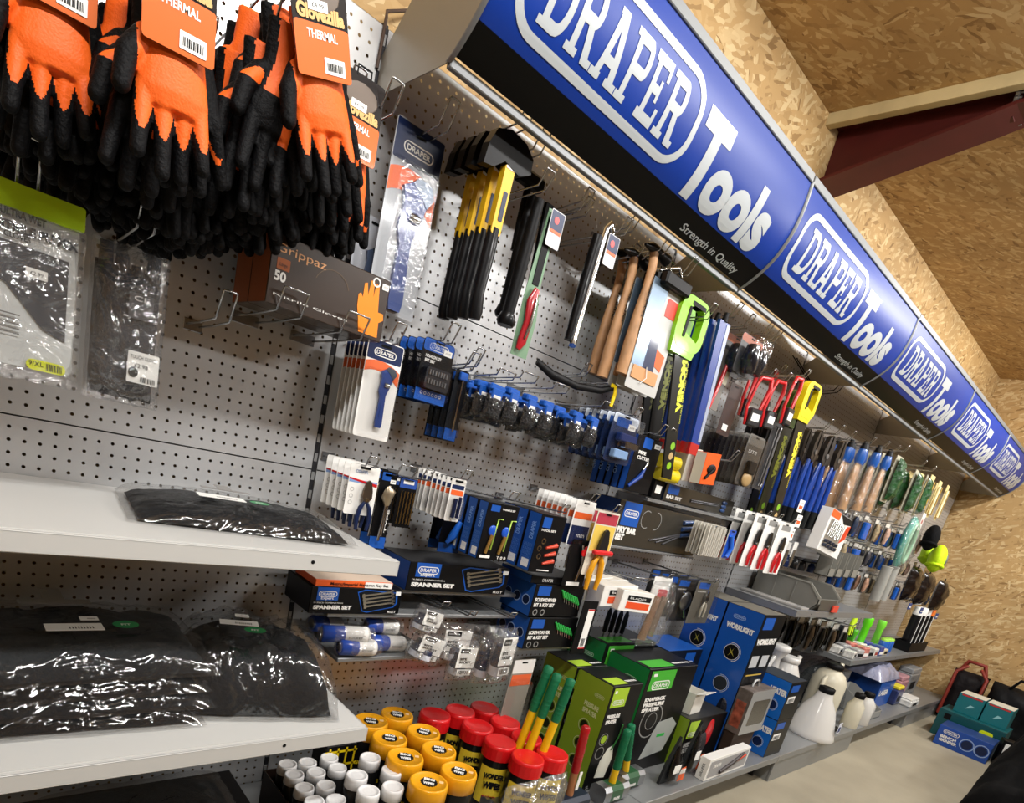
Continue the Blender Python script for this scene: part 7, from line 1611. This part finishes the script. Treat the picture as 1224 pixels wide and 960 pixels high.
for k in range(4): m.tube([(-.03 + .02 * k, 0, -.06), (-.035 + .024 * k, -.01, -.13 - .01 * (k % 2))], [.011, .009], BLACK if k % 2 else mat('#c4e82a', .5), 8)
m.tube([(0, 0, 0), (0, 0, -.07)], [.03, .04], mat('#c4e82a', .5), 12, sq=.5); m.build('glove_body', r)
# white sealant tubes
for k in range(4):
    x = 5.22 + .13 * k; r = thing('sealant_tube', 'tall white-topped black sealant tube on the end shelf, %s from the left' % NUM[k], 'sealant tube', 'white-topped sealant tubes', (x, -.30, S2), (0, 0, .3)); H = .37
    m = MB(); m.lathe([(.034, 0), (.036, .003), (.036, H)], (0, 0, 0), mat('#131316', .4, coat=.3), 20); m.build('tube_body', r)
    m = MB(); m.lathe([(.037, H - .06), (.037, H), (.033, H + .006)], (0, 0, 0), WHITE if k < 3 else mat('#e8742a', .4), 20); m.prism([(-.010, .06), (.014, .06), (.014, H - .05), (-.010, H - .05)], -.0385, -.034, WHITE); m.build('white_cap', r)
r = thing('tube_tray', 'black tray gripping the feet of the white sealant tubes', 'tray', None, (5.415, -.30, S2)); m = MB()
for (a, b, c_, d) in ((-.26, .26, -.062, -.056), (-.26, .26, .056, .062), (-.266, -.26, -.062, .062), (.26, .266, -.062, .062)): m.box(a, b, c_, d, 0, .08, BLACK, 0)
m.build('tray_walls', r)
# things on the upper left of that shelf: dark tool cases
for k, (x, col) in enumerate(((2.80, '#3a342c'), (3.05, '#4c4436'), (3.32, '#2a2622'))):
    c = carton('dim_carton', 'dull brown carton in the shade under the parts bin shelf, %s from the left' % NUM[k], 'carton', .22, .16, .30 + .04 * k, mat(col, .6, var=.15)); put(c, x, -.085, BASEZ + .001); c['group'] = 'dull cartons under the parts bin shelf'

# ================================================================== white containers on the base shelf
PW = mat('#cfcdc8', .35, coat=.25); PC = mat('#cdc7b2', .35, coat=.2); BZ = BASEZ + .0005
def BP(u, v, back=0):
    p = at(u, v, z=BZ); return (p.x, min(max(p.y, -.53), -.1) + back, BZ)
def jug(label, loc, body, neck, capm=BLACK, mm=PW, spout=True, rz=0, name='white_fluid_jug', handle=True, mark=False):
    r = thing(name, label, 'jug', None, loc, (0, 0, rz)); m = MB(); m.lathe(body, (0, 0, 0), mm, 28)
    if spout: R_, H = neck; m.tube([(R_ * .6, 0, H * .75), (R_ * 2.2, 0, H * .95), (R_ * 2.6, 0, H * 1.08)], [.02, .016, .014], mm, 10)
    m.build('jug_body', r); R_, H = neck; m = MB(); m.lathe([(R_, H), (R_ * 1.1, H + .004), (R_ * 1.1, H + .03), (R_ * .9, H + .034)], (0, 0, 0), capm, 20); m.build('cap', r)
    if handle: m = MB(); b = max(q[0] for q in body); m.tube([(-R_ * .8, -.0, H * .92), (-b * 1.02, 0, H * .80), (-b * 1.08, 0, H * .5), (-b * .9, 0, H * .38)], [.012, .014, .014, .012], mm, 8); m.build('handle', r)
    if mark: m = MB(); b = max(q[0] for q in body); m.rr(.0, .05, H * .25, H * .5, -b * .98, -b * .98 + .001, .002, mat('#d8dce8', .4)); m.rr(.01, .04, H * .28, H * .4, -b * .98 - .001, -b * .98, .003, DBLUE); m.build('label', r)
    return r
jug('big white cone-shaped measuring jug with a black cap, nearest on the far base shelf', BP(967, 877), [(.13, 0), (.135, .01), (.128, .03), (.09, .17), (.05, .235), (.042, .27)], (.04, .27), mark=True, spout=False, handle=False)
jug('cream rounded jug with a black cap behind the cone-shaped jug', BP(996, 866, .12), [(.10, 0), (.105, .01), (.105, .26), (.08, .31), (.05, .33), (.045, .34)], (.05, .34), mm=PC)
jug('slim cream bottle with a black cap, left of the two before the grey roll', BP(1013, 868), [(.05, 0), (.052, .005), (.052, .15), (.03, .18), (.028, .2)], (.028, .20), mm=PC, handle=False, spout=False)
jug('slim white bottle with a spout, right of the two before the grey roll', BP(1030, 866), [(.055, 0), (.058, .005), (.058, .15), (.035, .18), (.03, .19)], (.03, .19), handle=False)
jug('white funnel-topped jug behind the heater cartons', (2.72, -.30, BZ), [(.08, 0), (.085, .01), (.07, .25), (.03, .33), (.02, .42), (.05, .47)], (.05, .47), capm=PW, spout=False)
jug('white jug with a fat spout, right of the funnel-topped one', (2.98, -.28, BZ), [(.08, 0), (.085, .01), (.085, .30), (.05, .37), (.045, .38)], (.05, .38), capm=PW)
r = thing('black_cap_block', 'small black plastic part lying by the foot of the cone-shaped jug', 'plastic part', None, BP(1000, 876)); m = MB(); m.box(-.035, .035, -.018, .018, 0, .03, BLACK, .006); m.build('part_body', r)
r = thing('grey_bagged_roll', 'dark grey roll in shiny clear wrap behind the slim bottles', 'wrapped roll', None, (3.86, -.22, BZ)); m = MB(); cushion(m, (0, 0, .0), (1, 0, 0), (0, 1, 0), (0, 0, 1), .30, .28, .29, mat('#33383a', .5, bump=.4, bscale=30), n=18, p=3, amp=.1, fr=12, seed=2, below=0); m.build('roll', r); m = MB(); cushion(m, (0, 0, .002), (1, 0, 0), (0, 1, 0), (0, 0, 1), .33, .31, .32, FILM_BIG, n=24, p=3, amp=.16, fr=14, seed=2, below=0); m.build('clear_wrap', r)
r = thing('grey_parts_tray', 'grey sloping parts tray lying at the edge of the far base shelf', 'parts bin', None, (4.16, -.42, BZ)); m = MB(); G3 = mat('#8e8f8c', .45)
for sx in (-.12, .116): m.xprism([(-.12, 0), (.14, 0), (.14, .16), (.10, .16), (-.12, .05)], sx, sx + .004, G3)
m.box(-.12, .12, -.12, .14, 0, .004, G3, 0); m.box(-.12, .12, .136, .14, 0, .16, G3, 0); m.box(-.12, .12, -.12, -.116, 0, .05, G3, 0); m.build('tray_walls', r); m = MB(); m.box(-.08, .09, -.09, .1, .005, .07, mat('#c9c7c2', .4, coat=.3, var=.4, vscale=50), .01); m.build('contents', r)
def las(p, w, d, h): p.text('LASER', -w * .4, h * .45, h * .18, -d / 2 - .001, WHITE, width=w * .6, bold=.04)
c = carton('laser_carton', 'bright blue carton on its side under the lower grey shelf', 'carton', .36, .22, .22, mat('#1450a8', .35, coat=.3), mat('#123a7c', .4), mat('#2a5cae', .4), las); put(c, 4.62, -.33, BZ + .0)
r = thing('plastic_sack', 'pale crumpled plastic sack lying over the bright blue carton', 'plastic sack', None, (4.62, -.28, BZ + .222)); m = MB(); cushion(m, (0, 0, .0), (1, 0, 0), (0, 1, 0), (0, 0, 1), .50, .34, .10, mat('#8d90a8', .3, coat=.5, bump=.9, bscale=18), n=20, p=3, amp=.4, fr=14, seed=6, below=0); m.build('sack', r)
for k, (x, y, wd, col, lab) in enumerate(((4.92, -.42, .16, '#e2d23a', 'small carton with a yellow top right of the bright blue carton'), (5.22, -.36, .22, '#b88a92', 'pink clear-wrapped packet near the end of the base shelf'), (5.12, -.50, .24, '#dcdcd8', 'white tray of small parts at the edge of the far base shelf'), (5.60, -.34, .30, '#8a8c8e', 'grey wrapped bundle at the far end of the base shelf'))):
    r = thing('end_packet', lab, 'packet', None, (x, y, BZ)); m = MB(); h_ = (.16, .2, .07, .24)[k]; m.box(-wd / 2, wd / 2, -.06, .06, 0, h_ * .8, mat(('#2a3460', '#a87a84', '#d4d4d0', '#77797b')[k], .4, coat=.3, var=.3, vscale=30), .01); m.box(-wd / 2 + .01, wd / 2 - .01, -.055, .055, h_ * .8, h_, mat(col, .4, coat=.2), .008); m.build('packet_body', r); m = MB(); m.flat(-wd * .3, wd * .2, h_ * .2, h_ * .5, -.061, INK); m.build('printed_band', r)
# tool bags against the end wall
TB = mat('#7c2a20', .5, var=.2); 
for k, (x, y, wh) in enumerate(((6.0, -.52, 'the only one with red handles'),)):
    r = thing('tool_bag', 'dark red and black tool bag standing by the end wall', 'tool bag', 'dark red tool bags', (x + .02, y - .18, FLOOR + .001), (0, 0, .1)); m = MB(); cushion(m, (0, 0, .24), (0, 1, 0), (0, 0, 1), (-1, 0, 0), .26, .46, .10, mat('#141012', .6, bump=.4, bscale=40), n=16, p=4, amp=.15, fr=16, seed=k, below=.9); m.build('bag_body', r)
    m = MB(); m.tube([(0, -.10, .44), (-.02, -.06, .56), (-.02, .06, .56), (0, .10, .44)], .018, TB, 8); m.tube([(-.11, -.11, .05), (-.13, -.11, .46), (-.06, -.05, .52)], .014, TB, 8); m.tube([(-.11, .11, .05), (-.13, .11, .46), (-.06, .05, .52)], .014, TB, 8); m.build('straps', r)
# boxes on the floor
def bluef(p, w, d, h):
    y = -d / 2 - .0012; p.badge(-w * .25, h * .75, w * .3, y, WHITE); p.text('BENCH', -w * .42, h * .42, h * .13, y, WHITE, width=w * .3, bold=.05); p.text('GRINDER', -w * .42, h * .24, h * .13, y, WHITE, width=w * .34, bold=.05)
    for k in range(2): p.ring(w * (.08 + .27 * k), h * .5, h * .26, h * .30, y, mat('#9db6e0', .4)); p.disc(w * (.08 + .27 * k), h * .5, h * .22, y, NAVY)
c = carton('floor_carton', 'blue carton with two round pictures, lowest in the floor heap', 'carton', .34, .26, .155, mat('#1c4aa0', .35, coat=.3), mat('#2a3c60', .4), mat('#233a70', .4), bluef); put(c, 5.05, -.965, FLOOR + .001, rz=-PI / 2 + .02); bc = c
TE = mat('#0f6a72', .4, coat=.3)
c = carton('tool_case', 'dark teal tool case lying behind the blue floor carton', 'tool case', .44, .30, .22, mat('#0e4a4e', .4, coat=.2), mat('#0d4246', .4), mat('#105054', .4), lambda p, w, d, h: (p.rr(w * .15, w * .35, h * .2, h * .8, -d / 2 - .004, -d / 2 - .001, .02, mat('#dbe81c', .4)), p.rr(-w * .4, -w * .3, h * .7, h * .9, -d / 2 - .002, -d / 2 - .001, .002, BLACK))); put(c, 5.36, -.93, FLOOR + .001, rz=-PI / 2)
for k, (y, wh) in enumerate(((-.86, 'left'), (-1.04, 'right'))):
    c = carton('teal_carton', 'bright teal tool carton on top of the dark teal case, %s one' % wh, 'carton', .17, .22, .16, TE, mat('#0c565c', .4), mat('#c9c4b4', .5), lambda p, w, d, h: (p.flat(-w * .4, w * .4, h * .9, h * .97, -d / 2 - .0012, RED), p.prism([(-w * .1, h * .3), (w * .25, h * .5), (w * .05, h * .55)], -d / 2 - .0016, -d / 2 - .0008, mat('#8fc4c8', .4)))); put(c, 5.40, y, FLOOR + .2225, rz=-PI / 2); c['group'] = 'teal cartons on the dark teal case'
r = thing('black_holdall', 'black holdall slumped against the end wall behind the teal cartons', 'holdall', None, (5.92, -1.12, FLOOR + .001)); m = MB(); cushion(m, (0, 0, .24), (0, 1, 0), (0, 0, 1), (-1, 0, 0), .50, .48, .16, mat('#0d0e10', .6, bump=.4, bscale=30), n=18, p=4, amp=.2, fr=12, seed=4, below=.8); m.build('bag_body', r); m = MB(); m.tube([(-.05, -.15, .42), (-.1, -.08, .56), (-.1, .08, .56), (-.05, .15, .42)], .012, BLACK, 8); m.build('handle', r)
c = carton('battery_charger', 'black charger box with a white label at the right of the floor heap', 'charger', .16, .10, .20, BLACK, BLACK, BLACK, lambda p, w, d, h: (p.rr(-w * .4, w * .3, h * .45, h * .9, -d / 2 - .002, -d / 2 - .001, .003, TAG), p.flat(-w * .1, w * .2, h * .55, h * .62, -d / 2 - .0026, INK))); put(c, 5.10, -1.23, FLOOR + .001, rz=-PI / 2 + .3)
BKC = mat('#050506', .85, bump=.4, bscale=25)
r = thing('black_coat_heap', 'large black padded coat heaped on the floor at the lower right corner', 'coat', None, (4.25, -1.64, FLOOR + .001)); m = MB(); cushion(m, (0, 0, 0), (1, 0, 0), (0, 1, 0), (0, 0, 1), 1.95, .84, .62, BKC, n=34, p=2.6, amp=.22, fr=6, seed=3, below=0, wrinkle=.12); m.build('coat_body', r)
m = MB(); cushion(m, (-.25, .12, .12), (1, .2, 0), (0, 1, .0), (0, 0, 1), .5, .26, .22, BKC, n=16, p=2.6, amp=.25, fr=8, seed=8, below=.1, wrinkle=.1); m.build('sleeve', r)

# cable up the wall left of the nearest sign
r = thing('power_cable', 'thin dark cable looping from the ceiling to the end panel of the nearest sign', 'cable', None, (0, 0, 0))
m = MB(); m.tube([(-.008, -.004, .90), (-.006, -.006, 1.0), (.01, .03, 1.03), (.10, .05, 1.09), (.16, .05, 1.20), (.17, .05, 1.45), (.16, .05, CEIL - .001)], .004, mat('#4a3a30', .6), 6); m.build('cable_run', r)
# hanging wires under the middle signs
for k, (u, v) in enumerate(((985, 445), (992, 440))):
    p = at(u, v, y=-.15); r = thing('power_cable', ['thin dark cable drooping under the second header sign, left one', 'thin dark cable drooping under the second header sign, right one'][k], 'cable', None, (p.x, -.15, .84)); m = MB(); m.tube([(-.12, .12, .08), (-.06, .05, -.0), (0, 0, -.05), (.08, -.04, -.02), (.14, -.06, .07)], .0025, BLACK, 6); m.build('cable_run', r)

# ceiling lamps: the light comes from these battens
for i, (lx, ly, ll, pw) in enumerate(LAMPS):
    r = thing('ceiling_batten_lamp', 'white fluorescent batten lamp on the ceiling, %s' % ['over the left end', 'over the middle of the aisle', 'over the far end', 'over the back of the aisle', 'over the far back corner'][i], 'lamp', 'batten lamps', (lx, ly, CEIL - .001)); m = MB(); m.box(-ll / 2 - .03, ll / 2 + .03, -.05, .05, -.06, 0, WHITE, .004); m.build('housing', r)
    em = bpy.data.materials.get('lamp_tube')
    if not em:
        em = bpy.data.materials.new('lamp_tube'); em.use_nodes = True; b = em.node_tree.nodes['Principled BSDF']; b.inputs['Emission Color'].default_value = (1, .97, .9, 1); b.inputs['Emission Strength'].default_value = 6
    m = MB(); m.tube([(-ll / 2, 0, -.078), (ll / 2, 0, -.078)], .014, em, 10); m.build('tube', r)
